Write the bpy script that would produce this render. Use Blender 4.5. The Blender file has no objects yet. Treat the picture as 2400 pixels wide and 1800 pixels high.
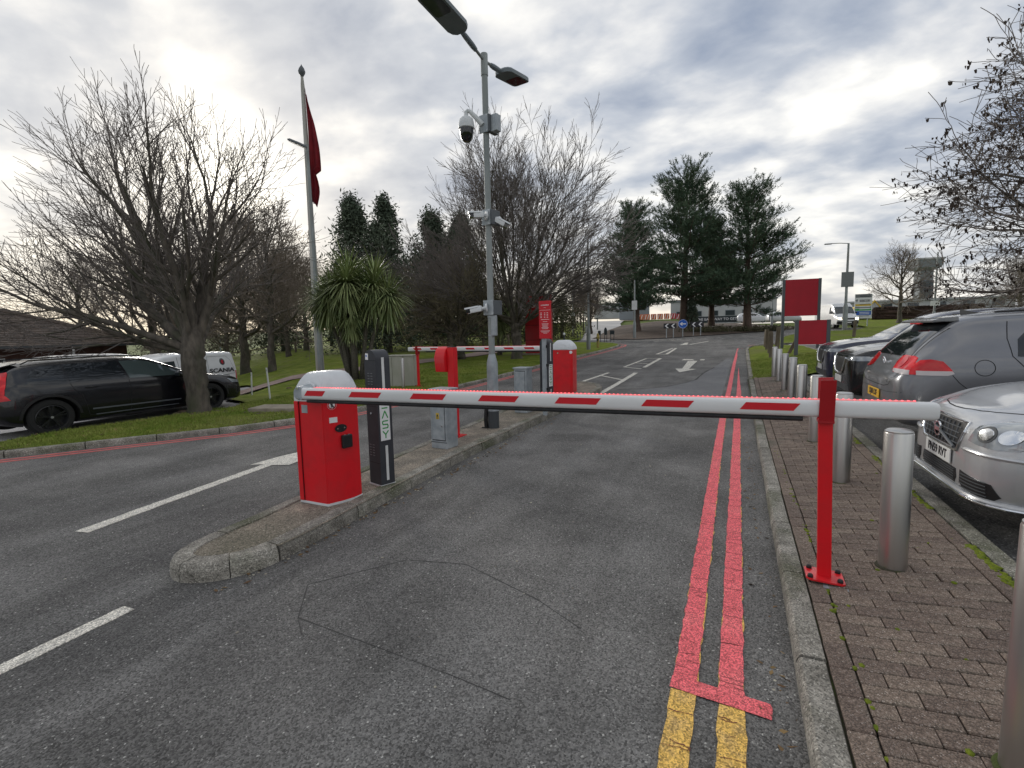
import bpy, bmesh, math, random
import numpy as np
from mathutils import Vector, Matrix, geometry
from mathutils.bvhtree import BVHTree
SC = bpy.context.scene
COL = SC.collection
R = math.radians

# ------------------------------------------------------------------ camera
cam_d = bpy.data.cameras.new("camera"); cam = bpy.data.objects.new("camera", cam_d); COL.objects.link(cam)
cam_d.sensor_fit = 'HORIZONTAL'; cam_d.sensor_width = 36.0; cam_d.lens = 17.25
cam_d.clip_start = 0.05; cam_d.clip_end = 3000
YAW, PITCH, ROLL = R(24.209), R(-5.86), R(1.28)
_fw = Vector((-math.sin(YAW)*math.cos(PITCH), math.cos(YAW)*math.cos(PITCH), math.sin(PITCH)))
_r = Vector((math.cos(YAW), math.sin(YAW), 0)); _u = _r.cross(_fw)
_r2 = _r*math.cos(ROLL) - _u*math.sin(ROLL); _u2 = _r*math.sin(ROLL) + _u*math.cos(ROLL)
cam.matrix_world = Matrix(((_r2.x,_u2.x,-_fw.x,0),(_r2.y,_u2.y,-_fw.y,0),(_r2.z,_u2.z,-_fw.z,1.68),(0,0,0,1)))
SC.camera = cam

# ------------------------------------------------------------------ sky, sun, exposure
SUN = Vector((-0.778, 0.588, 0.26)).normalized()
world = bpy.data.worlds.new("World"); SC.world = world; world.use_nodes = True
def build_world():
    nt = world.node_tree; N = nt.nodes; L = nt.links; N.clear()
    out = N.new('ShaderNodeOutputWorld'); bg = N.new('ShaderNodeBackground')
    tc = N.new('ShaderNodeTexCoord')
    def math_(op, a, b=None, c=None, clamp=False):
        n = N.new('ShaderNodeMath'); n.operation = op; n.use_clamp = clamp
        for i, v in enumerate((a, b, c)):
            if v is None: continue
            if isinstance(v, (int, float)): n.inputs[i].default_value = v
            else: L.new(v, n.inputs[i])
        return n.outputs[0]
    def mix(f, a, b):
        n = N.new('ShaderNodeMix'); n.data_type = 'RGBA'
        for s, v in ((n.inputs[0], f), (n.inputs[6], a), (n.inputs[7], b)):
            if isinstance(v, (int, float)): s.default_value = v
            elif isinstance(v, tuple): s.default_value = v
            else: L.new(v, s)
        return n.outputs[2]
    sep = N.new('ShaderNodeSeparateXYZ'); L.new(tc.outputs['Generated'], sep.inputs[0])
    zc = math_('ADD', math_('MAXIMUM', sep.outputs[2], 0.0), 0.26)
    comb = N.new('ShaderNodeCombineXYZ')
    L.new(math_('DIVIDE', sep.outputs[0], zc), comb.inputs[0]); L.new(math_('DIVIDE', sep.outputs[1], zc), comb.inputs[1])
    mp = N.new('ShaderNodeMapping'); mp.inputs['Rotation'].default_value = (0, 0, R(-32)); mp.inputs['Scale'].default_value = (1.1, 1.45, 1)
    mp.inputs['Location'].default_value = (3.1, 1.7, 0)
    L.new(comb.outputs[0], mp.inputs[0])
    n1 = N.new('ShaderNodeTexNoise'); n1.inputs['Scale'].default_value = 2.1; n1.inputs['Detail'].default_value = 7; n1.inputs['Roughness'].default_value = 0.50; n1.inputs['Distortion'].default_value = 0.22
    n2 = N.new('ShaderNodeTexNoise'); n2.inputs['Scale'].default_value = 0.75; n2.inputs['Detail'].default_value = 3; n2.inputs['Roughness'].default_value = 0.5
    L.new(mp.outputs[0], n1.inputs['Vector']); L.new(mp.outputs[0], n2.inputs['Vector'])
    dens = math_('ADD', math_('MULTIPLY', n1.outputs[0], 0.58), math_('MULTIPLY', n2.outputs[0], 0.42))
    n3 = N.new('ShaderNodeTexNoise'); n3.inputs['Scale'].default_value = 5.5; n3.inputs['Detail'].default_value = 5; n3.inputs['Roughness'].default_value = 0.5; n3.inputs['Distortion'].default_value = 0.2; L.new(mp.outputs[0], n3.inputs['Vector'])
    dens = math_('ADD', dens, math_('MULTIPLY', math_('SUBTRACT', n3.outputs[0], 0.5), 0.26))
    ramp = N.new('ShaderNodeValToRGB'); L.new(dens, ramp.inputs[0])
    e = ramp.color_ramp.elements
    e[0].position = 0.36; e[0].color = (0.20, 0.235, 0.305, 1)
    e[1].position = 0.61; e[1].color = (0.70, 0.685, 0.65, 1)
    a = e.new(0.465); a.color = (0.345, 0.37, 0.415, 1)
    a = e.new(0.53); a.color = (0.50, 0.505, 0.515, 1)
    # thin sky seen through the gaps
    sky = N.new('ShaderNodeTexSky'); sky.sky_type = 'NISHITA'; sky.sun_disc = False
    sky.sun_elevation = math.asin(SUN.z); sky.sun_rotation = math.atan2(SUN.x, SUN.y)
    sk = N.new('ShaderNodeVectorMath'); sk.operation = 'SCALE'; sk.inputs['Scale'].default_value = 0.09; L.new(sky.outputs[0], sk.inputs[0])
    col = mix(0.93, sk.outputs[0], ramp.outputs[0])
    # veiled sun: the cloud deck glows round it and turns warm low over the horizon
    dt = N.new('ShaderNodeVectorMath'); dt.operation = 'DOT_PRODUCT'; L.new(tc.outputs['Generated'], dt.inputs[0]); dt.inputs[1].default_value = SUN
    d = math_('MAXIMUM', dt.outputs['Value'], 0.0)
    glow = math_('MULTIPLY', math_('POWER', d, 8.0), 0.22)
    core = math_('MULTIPLY', math_('POWER', d, 320.0), 0.75)
    low = math_('MULTIPLY', math_('POWER', math_('SUBTRACT', 1.0, math_('MINIMUM', math_('MAXIMUM', sep.outputs[2], 0.0), 1.0)), 13.0), math_('POWER', d, 1.6))
    col = mix(math_('MULTIPLY', low, 0.95, clamp=True), col, (0.90, 0.76, 0.53, 1))
    col = mix(glow, col, (0.84, 0.77, 0.64, 1))
    add = N.new('ShaderNodeVectorMath'); add.operation = 'ADD'; L.new(col, add.inputs[0])
    cc = N.new('ShaderNodeVectorMath'); cc.operation = 'SCALE'; cc.inputs[0].default_value = (1, .95, .8); L.new(core, cc.inputs['Scale'])
    L.new(cc.outputs[0], add.inputs[1])
    L.new(add.outputs[0], bg.inputs[0]); bg.inputs[1].default_value = 1.0
    L.new(bg.outputs[0], out.inputs[0])
build_world()
sun_d = bpy.data.lights.new("sun", 'SUN'); sun_d.energy = 1.5; sun_d.angle = R(14); sun_d.color = (1.0, 0.95, 0.87)
sun = bpy.data.objects.new("sun", sun_d); COL.objects.link(sun)
sun.rotation_euler = (-SUN).to_track_quat('-Z', 'Y').to_euler()
SC.view_settings.view_transform = 'Standard'; SC.view_settings.look = 'None'
SC.view_settings.exposure = 0.70; SC.view_settings.gamma = 1.0; SC.view_settings.use_curve_mapping = False
SC.cycles.use_denoising = True
SC.cycles.max_bounces = 6; SC.cycles.diffuse_bounces = 3; SC.cycles.glossy_bounces = 3; SC.cycles.transparent_max_bounces = 6

# ------------------------------------------------------------------ the lie of the land
def S(a, b, t):
    t = (t-a)/(b-a); t = 0 if t < 0 else 1 if t > 1 else t
    return t*t*(3-2*t)
def hgt(y):
    if y < 6: return 0.0
    if y < 18: return 0.03*(y-6)**2/24
    return 0.18 + 0.03*(min(y, 110)-18)
def H(x, y):
    z = hgt(y)
    if y > 48 and x < -2: z += 0.025*(min(y, 110)-48)*S(-2, -10, x)
    if x < -12.3:
        q = S(0.95, 0.66, y/(-x)); z -= q*(0.56*S(-12.3, -16.5, x) + 0.30*S(-18, -27, x))
    if x > 0.45:
        z += 0.09*min(x-0.45, 1.2)*S(34, 26, y)
        if x > 1.62: z += S(1.62, 2.8, x)*(0.02 + 0.16*S(5.0, 7.6, y))*S(30, 22, y)
    return z

# ------------------------------------------------------------------ mesh helpers
def link(name, me, mat=None, parent=None, smooth=False):
    o = bpy.data.objects.new(name, me); COL.objects.link(o)
    if mat is not None and len(me.materials) == 0:
        for m in (mat if isinstance(mat, (list, tuple)) else [mat]): me.materials.append(m)
    if parent is not None: o.parent = parent
    if smooth: me.polygons.foreach_set('use_smooth', [True]*len(me.polygons))
    return o
def part(name, bm, mat, parent=None, smooth=False, loc=None, rot=None):
    me = bpy.data.meshes.new(name); bmesh.ops.recalc_face_normals(bm, faces=bm.faces[:]) if bm.faces else None
    bm.to_mesh(me); bm.free()
    o = link(name, me, mat, parent, smooth)
    if smooth == 'auto':
        pass
    if loc is not None: o.location = loc
    if rot is not None: o.rotation_euler = rot
    return o
def autos(o, ang=35):
    me = o.data; me.polygons.foreach_set('use_smooth', [True]*len(me.polygons))
    try: me.set_sharp_from_angle(angle=R(ang))
    except Exception: pass
    return o
def meta(o, label=None, cat=None, group=None, kind=None):
    if label: o['label'] = label
    if cat: o['category'] = cat
    if group: o['group'] = group
    if kind: o['kind'] = kind
    return o
def thing(name, label, cat, loc=(0,0,0), rz=0.0, group=None):
    o = bpy.data.objects.new(name, None); COL.objects.link(o); o.empty_display_size = 0.2
    o.location = loc; o.rotation_euler = (0, 0, rz)
    return meta(o, label, cat, group)
def struct(name, label=None):
    o = bpy.data.objects.new(name, None); COL.objects.link(o); o['kind'] = 'structure'
    return o
def copy_tree(o, parent=None):
    c = o.copy(); COL.objects.link(c); c.parent = parent
    if parent is not None: c.matrix_parent_inverse = o.matrix_parent_inverse.copy()
    for ch in o.children: copy_tree(ch, c)
    return c
def B(): return bmesh.new()
def box(bm, c, s, rz=0.0, bev=0.0, rot=None, seg=1):
    m = Matrix.Translation(Vector(c)) @ (rot.to_4x4() if rot is not None else Matrix.Rotation(rz, 4, 'Z')) @ Matrix.Diagonal((s[0], s[1], s[2], 1))
    r = bmesh.ops.create_cube(bm, size=1.0, matrix=m)
    if bev > 0:
        es = list({e for v in r['verts'] for e in v.link_edges})
        bmesh.ops.bevel(bm, geom=es, offset=bev, segments=seg, affect='EDGES', profile=0.7, clamp_overlap=True)
def cyl(bm, p0, p1, r0, r1=None, n=16, caps=True):
    p0, p1 = Vector(p0), Vector(p1); r1 = r0 if r1 is None else r1
    d = p1-p0; l = d.length
    q = Vector((0,0,1)).rotation_difference(d.normalized()) if l > 0 else None
    m = Matrix.Translation((p0+p1)/2) @ q.to_matrix().to_4x4()
    bmesh.ops.create_cone(bm, cap_ends=caps, segments=n, radius1=r0, radius2=r1, depth=l, matrix=m)
def lathe(bm, prof, n=20, c=(0,0,0), axis='Z', ring=False):
    if ring: prof = list(prof)+[prof[0]]
    rings = []
    for r, z in prof:
        ring = []
        for i in range(n):
            a = 2*math.pi*i/n; x, y = r*math.cos(a), r*math.sin(a)
            p = (c[0]+x, c[1]+y, c[2]+z) if axis == 'Z' else (c[0]+x, c[1]+z, c[2]+y) if axis == 'Y' else (c[0]+z, c[1]+x, c[2]+y)
            ring.append(bm.verts.new(p))
        rings.append(ring)
    for a, b in zip(rings, rings[1:]):
        for i in range(n):
            bm.faces.new((a[i], a[(i+1)%n], b[(i+1)%n], b[i]))
    if ring: bmesh.ops.remove_doubles(bm, verts=rings[0]+rings[-1], dist=1e-7); return
    if prof[0][0] > 1e-5: bm.faces.new(rings[0][::-1])
    if prof[-1][0] > 1e-5: bm.faces.new(rings[-1])
def prism(bm, pts, z0, z1):
    lo = [bm.verts.new((p[0], p[1], z0)) for p in pts]; hi = [bm.verts.new((p[0], p[1], z1)) for p in pts]
    n = len(pts)
    for i in range(n): bm.faces.new((lo[i], lo[(i+1)%n], hi[(i+1)%n], hi[i]))
    bm.faces.new(lo[::-1]); bm.faces.new(hi)
def loft(bm, rings, cap=True):
    rs = [[bm.verts.new(p) for p in r] for r in rings]; n = len(rs[0])
    for a, b in zip(rs, rs[1:]):
        for i in range(n): bm.faces.new((a[i], a[(i+1)%n], b[(i+1)%n], b[i]))
    if cap: bm.faces.new(rs[0][::-1]); bm.faces.new(rs[-1])
def slab(bm, pts3, nrm, t):
    """flat polygon pts3 thickened by t along nrm"""
    nrm = Vector(nrm)*t; lo = [bm.verts.new(p) for p in pts3]; hi = [bm.verts.new(Vector(p)+nrm) for p in pts3]
    n = len(pts3)
    for i in range(n): bm.faces.new((lo[i], lo[(i+1)%n], hi[(i+1)%n], hi[i]))
    bm.faces.new(lo[::-1]); bm.faces.new(hi)
def tube(bm, pts, rad, n=8):
    pts = [Vector(p) for p in pts]; rings = []
    for i, p in enumerate(pts):
        t = (pts[min(i+1, len(pts)-1)]-pts[max(i-1, 0)]).normalized()
        a = t.orthogonal().normalized() if i == 0 else (prev - t*prev.dot(t)).normalized()
        prev = a; b = t.cross(a); r = rad[i] if isinstance(rad, (list, tuple)) else rad
        rings.append([p + (a*math.cos(2*math.pi*k/n)+b*math.sin(2*math.pi*k/n))*r for k in range(n)])
    loft(bm, rings)
def mesh_np(name, V, Q):
    me = bpy.data.meshes.new(name); V = np.asarray(V, np.float32); Q = np.asarray(Q, np.int32); k = Q.shape[1]
    me.vertices.add(len(V)); me.vertices.foreach_set('co', V.ravel())
    me.loops.add(Q.size); me.loops.foreach_set('vertex_index', Q.ravel())
    me.polygons.add(len(Q)); me.polygons.foreach_set('loop_start', np.arange(0, Q.size, k, dtype=np.int32))
    me.update(calc_edges=True); me.validate(); return me
def densify(poly, step):
    out = []
    n = len(poly)
    for i in range(n):
        a, b = Vector(poly[i][:2]), Vector(poly[(i+1)%n][:2]); k = max(1, int((b-a).length/step))
        for j in range(k): out.append(a.lerp(b, j/k))
    return out
def inside(p, poly):
    x, y = p; c = False; n = len(poly); j = n-1
    for i in range(n):
        xi, yi = poly[i][0], poly[i][1]; xj, yj = poly[j][0], poly[j][1]
        if (yi > y) != (yj > y) and x < (xj-xi)*(y-yi)/(yj-yi)+xi: c = not c
        j = i
    return c
def fill2d(poly, step):
    b = densify(poly, step); n = len(b)
    xs = [p[0] for p in b]; ys = [p[1] for p in b]
    pts = list(b); x = min(xs)+step*0.5; row = 0
    bl = [(p[0], p[1]) for p in b]
    while x < max(xs):
        y = min(ys)+step*(0.5 if row % 2 else 0.97)
        while y < max(ys):
            if inside((x, y), bl): pts.append(Vector((x, y)))
            y += step
        x += step; row += 1
    v, e, f, *_ = geometry.delaunay_2d_cdt(pts, [(i, (i+1)%n) for i in range(n)], [list(range(n))], 1, 1e-5)
    return v, f
def sheet(name, poly, off, mat, step=1.0, parent=None, zf=None, smooth=True):
    v, f = fill2d(poly, step)
    me = bpy.data.meshes.new(name); g = zf or (lambda x, y: H(x, y)+off)
    me.from_pydata([(p[0], p[1], g(p[0], p[1])) for p in v], [], [t if (v[t[1]]-v[t[0]]).cross(v[t[2]]-v[t[0]]) > 0 else t[::-1] for t in f]); me.update()
    return link(name, me, mat, parent, smooth)
def strip(name, pts, w, off, mat, parent, jit=0.004, step=0.12, seed=1, thick=True):
    """painted line along pts (xy), width w, with worn wobbling edges"""
    rnd = random.Random(seed); P = []
    for a, b in zip(pts, pts[1:]):
        a, b = Vector(a), Vector(b); k = max(1, int((b-a).length/step))
        P += [a.lerp(b, i/k) for i in range(k)]
    P.append(Vector(pts[-1])); bm = B(); prev = None
    for i, p in enumerate(P):
        t = (P[min(i+1, len(P)-1)]-P[max(i-1, 0)]).normalized(); nn = Vector((-t.y, t.x))
        l = p+nn*(w/2+rnd.uniform(-jit, jit)); r = p-nn*(w/2+rnd.uniform(-jit, jit)); z = H(p.x, p.y)+off
        ring = [bm.verts.new((l.x, l.y, z-off*0.9)), bm.verts.new((l.x, l.y, z)), bm.verts.new((r.x, r.y, z)), bm.verts.new((r.x, r.y, z-off*0.9))]
        if prev:
            for k in range(3): bm.faces.new((prev[k], prev[k+1], ring[k+1], ring[k]))
        prev = ring
    return part(name, bm, mat, parent)
def polymark(name, poly, off, mat, parent, step=0.25):
    return sheet(name, poly, off, mat, step, parent, smooth=False)
def text(s, size, mat, parent, loc, rot, name='lettering', align='CENTER', ext=0.0015, sx=1.0, bold=0.0):
    cu = bpy.data.curves.new(name, 'FONT'); cu.body = s; cu.size = size; cu.align_x = align; cu.align_y = 'CENTER'; cu.extrude = ext; cu.resolution_u = 3; cu.offset = bold
    t = bpy.data.objects.new(name, cu); COL.objects.link(t)
    dg = bpy.context.evaluated_depsgraph_get(); me = bpy.data.meshes.new_from_object(t.evaluated_get(dg))
    bpy.data.objects.remove(t); bpy.data.curves.remove(cu)
    me.name = name; me.materials.clear()
    o = link(name, me, mat, parent); o.location = loc; o.rotation_euler = rot; o.scale = (sx, 1, 1)
    return o

# ------------------------------------------------------------------ materials
def material(name, col, rough=0.6, metal=0.0, col2=None, scale=6.0, detail=4.0, contrast=(0.35, 0.65), bump=0.0, bscale=None, coat=0.0,
             spec=0.5, alpha=1.0, emit=None, estr=0.0, speck=None, rnd=0.0, coords='Object', transmission=0.0, ior=1.45, stretch=None, col3=None, rough2=None, streak=None):
    m = bpy.data.materials.new(name); m.use_nodes = True; nt = m.node_tree; N = nt.nodes; L = nt.links
    p = N['Principled BSDF']; p.inputs['Roughness'].default_value = rough; p.inputs['Metallic'].default_value = metal
    p.inputs['Specular IOR Level'].default_value = spec; p.inputs['Coat Weight'].default_value = coat; p.inputs['Coat Roughness'].default_value = 0.06
    p.inputs['IOR'].default_value = ior; p.inputs['Transmission Weight'].default_value = transmission
    c4 = lambda c: (c[0], c[1], c[2], 1)
    p.inputs['Base Color'].default_value = c4(col)
    tc = N.new('ShaderNodeTexCoord'); vec = tc.outputs[coords]
    if stretch:
        mp = N.new('ShaderNodeMapping'); mp.inputs['Scale'].default_value = stretch; L.new(vec, mp.inputs[0]); vec = mp.outputs[0]
    cur = None
    def noise(sc, det, ro=0.55):
        n = N.new('ShaderNodeTexNoise'); n.inputs['Scale'].default_value = sc; n.inputs['Detail'].default_value = det; n.inputs['Roughness'].default_value = ro; L.new(vec, n.inputs['Vector']); return n.outputs[0]
    def remap(v, a, b):
        n = N.new('ShaderNodeMapRange'); n.inputs[1].default_value = a; n.inputs[2].default_value = b; L.new(v, n.inputs[0]); return n.outputs[0]
    def mix(f, a, b, mode='MIX'):
        n = N.new('ShaderNodeMix'); n.data_type = 'RGBA'; n.blend_type = mode
        for s, v in ((n.inputs[0], f), (n.inputs[6], a), (n.inputs[7], b)):
            if isinstance(v, (int, float)): s.default_value = v
            elif isinstance(v, tuple): s.default_value = v
            else: L.new(v, s)
        return n.outputs[2]
    if col2:
        f = remap(noise(scale, detail), *contrast); cur = mix(f, c4(col), c4(col2))
        if rough2 is not None:
            n = N.new('ShaderNodeMapRange'); n.inputs[3].default_value = rough; n.inputs[4].default_value = rough2; L.new(f, n.inputs[0]); L.new(n.outputs[0], p.inputs['Roughness'])
    if col3:
        f = remap(noise(scale*0.23, 3), 0.5, 0.68); cur = mix(f, cur if cur else c4(col), c4(col3))
    if streak:
        mp2 = N.new('ShaderNodeMapping'); mp2.inputs['Scale'].default_value = streak[0]; L.new(vec, mp2.inputs[0]); nn = N.new('ShaderNodeTexNoise'); nn.inputs['Scale'].default_value = 1.0; nn.inputs['Detail'].default_value = 8; nn.inputs['Roughness'].default_value = .62; L.new(mp2.outputs[0], nn.inputs['Vector'])
        f = remap(nn.outputs[0], .48, .70); mm = N.new('ShaderNodeMath'); mm.operation = 'MULTIPLY'; mm.inputs[1].default_value = streak[2]; L.new(f, mm.inputs[0]); cur = mix(mm.outputs[0], cur if cur else c4(col), c4(streak[1]))
    if speck:
        sc, thr, scol, amt = speck
        v = N.new('ShaderNodeTexVoronoi'); v.inputs['Scale'].default_value = sc; L.new(vec, v.inputs['Vector'])
        sp = N.new('ShaderNodeSeparateColor'); L.new(v.outputs['Color'], sp.inputs[0])
        f = remap(sp.outputs[0], thr, thr+0.02); mm = N.new('ShaderNodeMath'); mm.operation = 'MULTIPLY'; mm.inputs[1].default_value = amt; L.new(f, mm.inputs[0])
        cur = mix(mm.outputs[0], cur if cur else c4(col), c4(scol))
        f2 = remap(sp.outputs[1], 0, 1); hs = N.new('ShaderNodeHueSaturation'); n = N.new('ShaderNodeMapRange'); n.inputs[3].default_value = 0.45; n.inputs[4].default_value = 1.5; L.new(f2, n.inputs[0]); L.new(n.outputs[0], hs.inputs['Value']); L.new(cur, hs.inputs['Color']); cur = hs.outputs[0]
    if rnd:
        oi = N.new('ShaderNodeObjectInfo'); ge = N.new('ShaderNodeNewGeometry'); ad = N.new('ShaderNodeMath'); ad.operation = 'ADD'; L.new(oi.outputs['Random'], ad.inputs[0]); L.new(ge.outputs['Random Per Island'], ad.inputs[1])
        fr = N.new('ShaderNodeMath'); fr.operation = 'FRACT'; L.new(ad.outputs[0], fr.inputs[0])
        hs = N.new('ShaderNodeHueSaturation'); n = N.new('ShaderNodeMapRange'); n.inputs[3].default_value = 1-rnd; n.inputs[4].default_value = 1+rnd; L.new(fr.outputs[0], n.inputs[0]); L.new(n.outputs[0], hs.inputs['Value'])
        n = N.new('ShaderNodeMapRange'); n.inputs[3].default_value = 0.5-rnd*0.03; n.inputs[4].default_value = 0.5+rnd*0.03; L.new(fr.outputs[0], n.inputs[0]); L.new(n.outputs[0], hs.inputs['Hue'])
        if cur: L.new(cur, hs.inputs['Color'])
        else: hs.inputs['Color'].default_value = c4(col)
        cur = hs.outputs[0]
    if cur: L.new(cur, p.inputs['Base Color'])
    if bump:
        b = N.new('ShaderNodeBump'); b.inputs['Strength'].default_value = bump; b.inputs['Distance'].default_value = 0.01
        if speck and bscale is None:
            inv = N.new('ShaderNodeMath'); inv.operation = 'SUBTRACT'; inv.inputs[0].default_value = 1; L.new(v.outputs['Distance'], inv.inputs[1]); L.new(inv.outputs[0], b.inputs['Height'])
        else: L.new(noise(bscale or scale*4, 5), b.inputs['Height'])
        L.new(b.outputs[0], p.inputs['Normal'])
    if emit: p.inputs['Emission Color'].default_value = c4(emit); p.inputs['Emission Strength'].default_value = estr
    return m
M = {}
M['asphalt'] = material('asphalt', (.122,.118,.112), .88, col2=(.196,.189,.180), scale=1.1, detail=9, contrast=(.40,.66), speck=(125, .972, (.46,.45,.42), .7), bump=.55, col3=(.098,.095,.092), rough2=.78, spec=.3, streak=((1.7,.22,1), (.24,.235,.226), .6))
M['asphalt_lot'] = material('asphalt_lot', (.055,.054,.054), .9, col2=(.085,.083,.08), scale=1.5, detail=7, speck=(90, .95, (.25,.25,.24), .7), bump=.5)
M['asphalt_pale'] = material('asphalt_pale', (.26,.255,.255), .9, col2=(.33,.32,.32), scale=.9, detail=7, speck=(90, .96, (.5,.48,.45), .5), bump=.3)
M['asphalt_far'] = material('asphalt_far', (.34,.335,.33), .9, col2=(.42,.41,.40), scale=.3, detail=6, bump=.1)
M['asphalt_patch'] = material('asphalt_patch', (.16,.16,.165), .85, col2=(.20,.20,.20), scale=1.0, detail=8, speck=(125, .965, (.5,.49,.46), .7), bump=.5)
M['path'] = material('path', (.26,.185,.165), .95, col2=(.33,.25,.22), scale=1.5, detail=6, bump=.2)
M['grass'] = material('grass', (.105,.150,.020), .95, spec=.05, col2=(.205,.235,.045), scale=2.2, detail=8, contrast=(.38,.66), bump=1.0, bscale=45, col3=(.16,.165,.06))
M['ground'] = material('ground', (.080,.115,.025), .95, spec=.08, col2=(.12,.14,.045), scale=.3, detail=7, bump=.4, bscale=6)
M['blade'] = material('blade', (.135,.20,.03), .8, col2=(.28,.30,.08), scale=1.3, detail=4, rnd=.28, spec=.2)
M['mulch'] = material('mulch', (.060,.042,.032), 1, col2=(.105,.075,.055), scale=3, detail=8, bump=.9, bscale=18)
M['soil'] = material('soil', (.085,.062,.045), 1, col2=(.16,.12,.085), scale=9, detail=8, bump=1, bscale=30)
M['kerb'] = material('kerb', (.17,.158,.135), .92, col2=(.33,.31,.27), scale=7, detail=9, contrast=(.36,.66), speck=(150,.93,(.50,.48,.43),.55), bump=.35, bscale=60, rnd=.13, col3=(.10,.105,.065))
M['island'] = material('island', (.165,.145,.118), .95, col2=(.29,.245,.195), scale=3.2, detail=9, contrast=(.38,.62), bump=.5, bscale=50, col3=(.15,.135,.10), speck=(110,.94,(.42,.37,.30),.5))
M['brick'] = material('brick', (.140,.104,.083), .9, col2=(.218,.167,.134), scale=11, detail=9, contrast=(.34,.68), speck=(210,.935,(.42,.37,.33),.55), bump=.5, bscale=120, rnd=.17, col3=(.085,.078,.06))
M['joint'] = material('joint', (.05,.047,.03), 1, col2=(.065,.085,.02), scale=5, detail=6, contrast=(.5,.62), bump=.6, bscale=80)
M['moss'] = material('moss', (.10,.14,.008), 1, col2=(.20,.24,.018), scale=25, detail=5, bump=1, bscale=120)
M['red_line'] = material('red_line', (.84,.150,.170), .75, col2=(.66,.12,.13), scale=14, detail=8, contrast=(.45,.75), bump=.4, bscale=70, speck=(160,.965,(.25,.05,.05),.6), col3=(.84,.18,.19))
M['red_line_far'] = material('red_line_far', (.62,.14,.13), .8, col2=(.42,.13,.12), scale=8, detail=8, contrast=(.4,.7), bump=.3, bscale=60)
M['yellow_line'] = material('yellow_line', (.76,.47,.11), .75, col2=(.56,.37,.14), scale=12, detail=8, contrast=(.45,.75), bump=.4, bscale=70, speck=(150,.955,(.2,.14,.06),.6))
M['white_line'] = material('white_line', (.72,.68,.60), .8, col2=(.52,.50,.45), scale=11, detail=8, contrast=(.42,.7), bump=.3, bscale=70, speck=(140,.94,(.22,.21,.2),.65))
M['crack'] = material('crack', (.062,.060,.058), .9, bump=.3, bscale=60)
M['red_paint'] = material('red_paint', (.70,.006,.014), .36, col2=(.52,.010,.014), scale=5, detail=8, contrast=(.45,.8), coat=.3, spec=.45, col3=(.62,.016,.022), rough2=.55)
M['red_dark'] = material('red_dark', (.40,.006,.012), .42, col2=(.34,.006,.012), scale=3, coat=.2)
M['red_sign'] = material('red_sign', (.46,.012,.028), .55, col2=(.40,.012,.026), scale=2)
M['red_sticker'] = material('red_sticker', (.60,.010,.022), .42)
M['white_plastic'] = material('white_plastic', (.66,.68,.70), .38, col2=(.55,.57,.58), scale=7, detail=6, contrast=(.45,.8), coat=.15)
M['white_arm'] = material('white_arm', (.72,.73,.735), .33, col2=(.62,.63,.63), scale=5, detail=6, contrast=(.45,.8), stretch=(.3,1,1), coat=.2)
M['rubber'] = material('rubber', (.016,.017,.019), .6, col2=(.03,.03,.032), scale=20)
M['led'] = material('led', (.8,.12,.14), .3, emit=(1.0,.10,.13), estr=1.5)
M['led_strip'] = material('led_strip', (.75,.28,.28), .25, emit=(1.0,.12,.12), estr=.22)
M['pillar'] = material('pillar', (.030,.033,.040), .5, col2=(.042,.045,.052), scale=8, detail=5)
M['white'] = material('white', (.72,.73,.72), .5, col2=(.62,.63,.62), scale=6, detail=5)
M['paper'] = material('paper', (.78,.78,.78), .7)
M['green'] = material('green', (.025,.30,.055), .5)
M['ink'] = material('ink', (.02,.02,.025), .5)
M['galv'] = material('galv', (.30,.335,.36), .48, .35, col2=(.43,.46,.48), scale=9, detail=7, contrast=(.38,.66), rough2=.62)
M['lamp_head'] = material('lamp_head', (.15,.18,.20), .5, col2=(.18,.21,.225), scale=5)
M['column'] = material('column', (.22,.245,.245), .62, .15, col2=(.32,.345,.34), scale=6, detail=8, contrast=(.36,.68), stretch=(1,1,.25), col3=(.19,.17,.15))
M['dark_grey'] = material('dark_grey', (.055,.062,.068), .5)
M['pole_grey'] = material('pole_grey', (.095,.105,.115), .45)
M['steel'] = material('steel', (.56,.55,.53), .30, 1.0, col2=(.42,.41,.40), scale=6, detail=7, stretch=(1,1,.08), contrast=(.35,.7), rough2=.42, bump=.02, bscale=90)
M['chrome'] = material('chrome', (.75,.76,.77), .14, 1.0)
M['black_plastic'] = material('black_plastic', (.012,.012,.013), .45)
M['black_gloss'] = material('black_gloss', (.008,.009,.011), .08, coat=.6)
M['cam_white'] = material('cam_white', (.62,.64,.65), .4, coat=.1)
M['yellow'] = material('yellow', (.62,.43,.05), .6)
M['yellow_post'] = material('yellow_post', (.42,.32,.06), .8, col2=(.25,.22,.1), scale=20, detail=6)
M['cab_pale'] = material('cab_pale', (.42,.41,.36), .7, col2=(.33,.335,.27), scale=5, detail=7, contrast=(.4,.75), stretch=(1,1,.35))
M['bark'] = material('bark', (.062,.054,.045), .95, col2=(.15,.128,.105), scale=9, detail=9, contrast=(.36,.7), bump=1, bscale=30, stretch=(1,1,.4), col3=(.055,.060,.035))
M['twig'] = material('twig', (.125,.110,.102), .9, col2=(.19,.165,.15), scale=3)
M['twig_far'] = material('twig_far', (.145,.118,.094), .9, col2=(.21,.17,.135), scale=1)
M['twig_olive'] = material('twig_olive', (.135,.118,.074), .9, col2=(.20,.17,.108), scale=1.5)
M['pod'] = material('pod', (.050,.036,.028), .95, rnd=.3)
M['pine_bark'] = material('pine_bark', (.075,.052,.04), .95, col2=(.12,.085,.065), scale=4, detail=8, bump=1, bscale=14)
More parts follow.
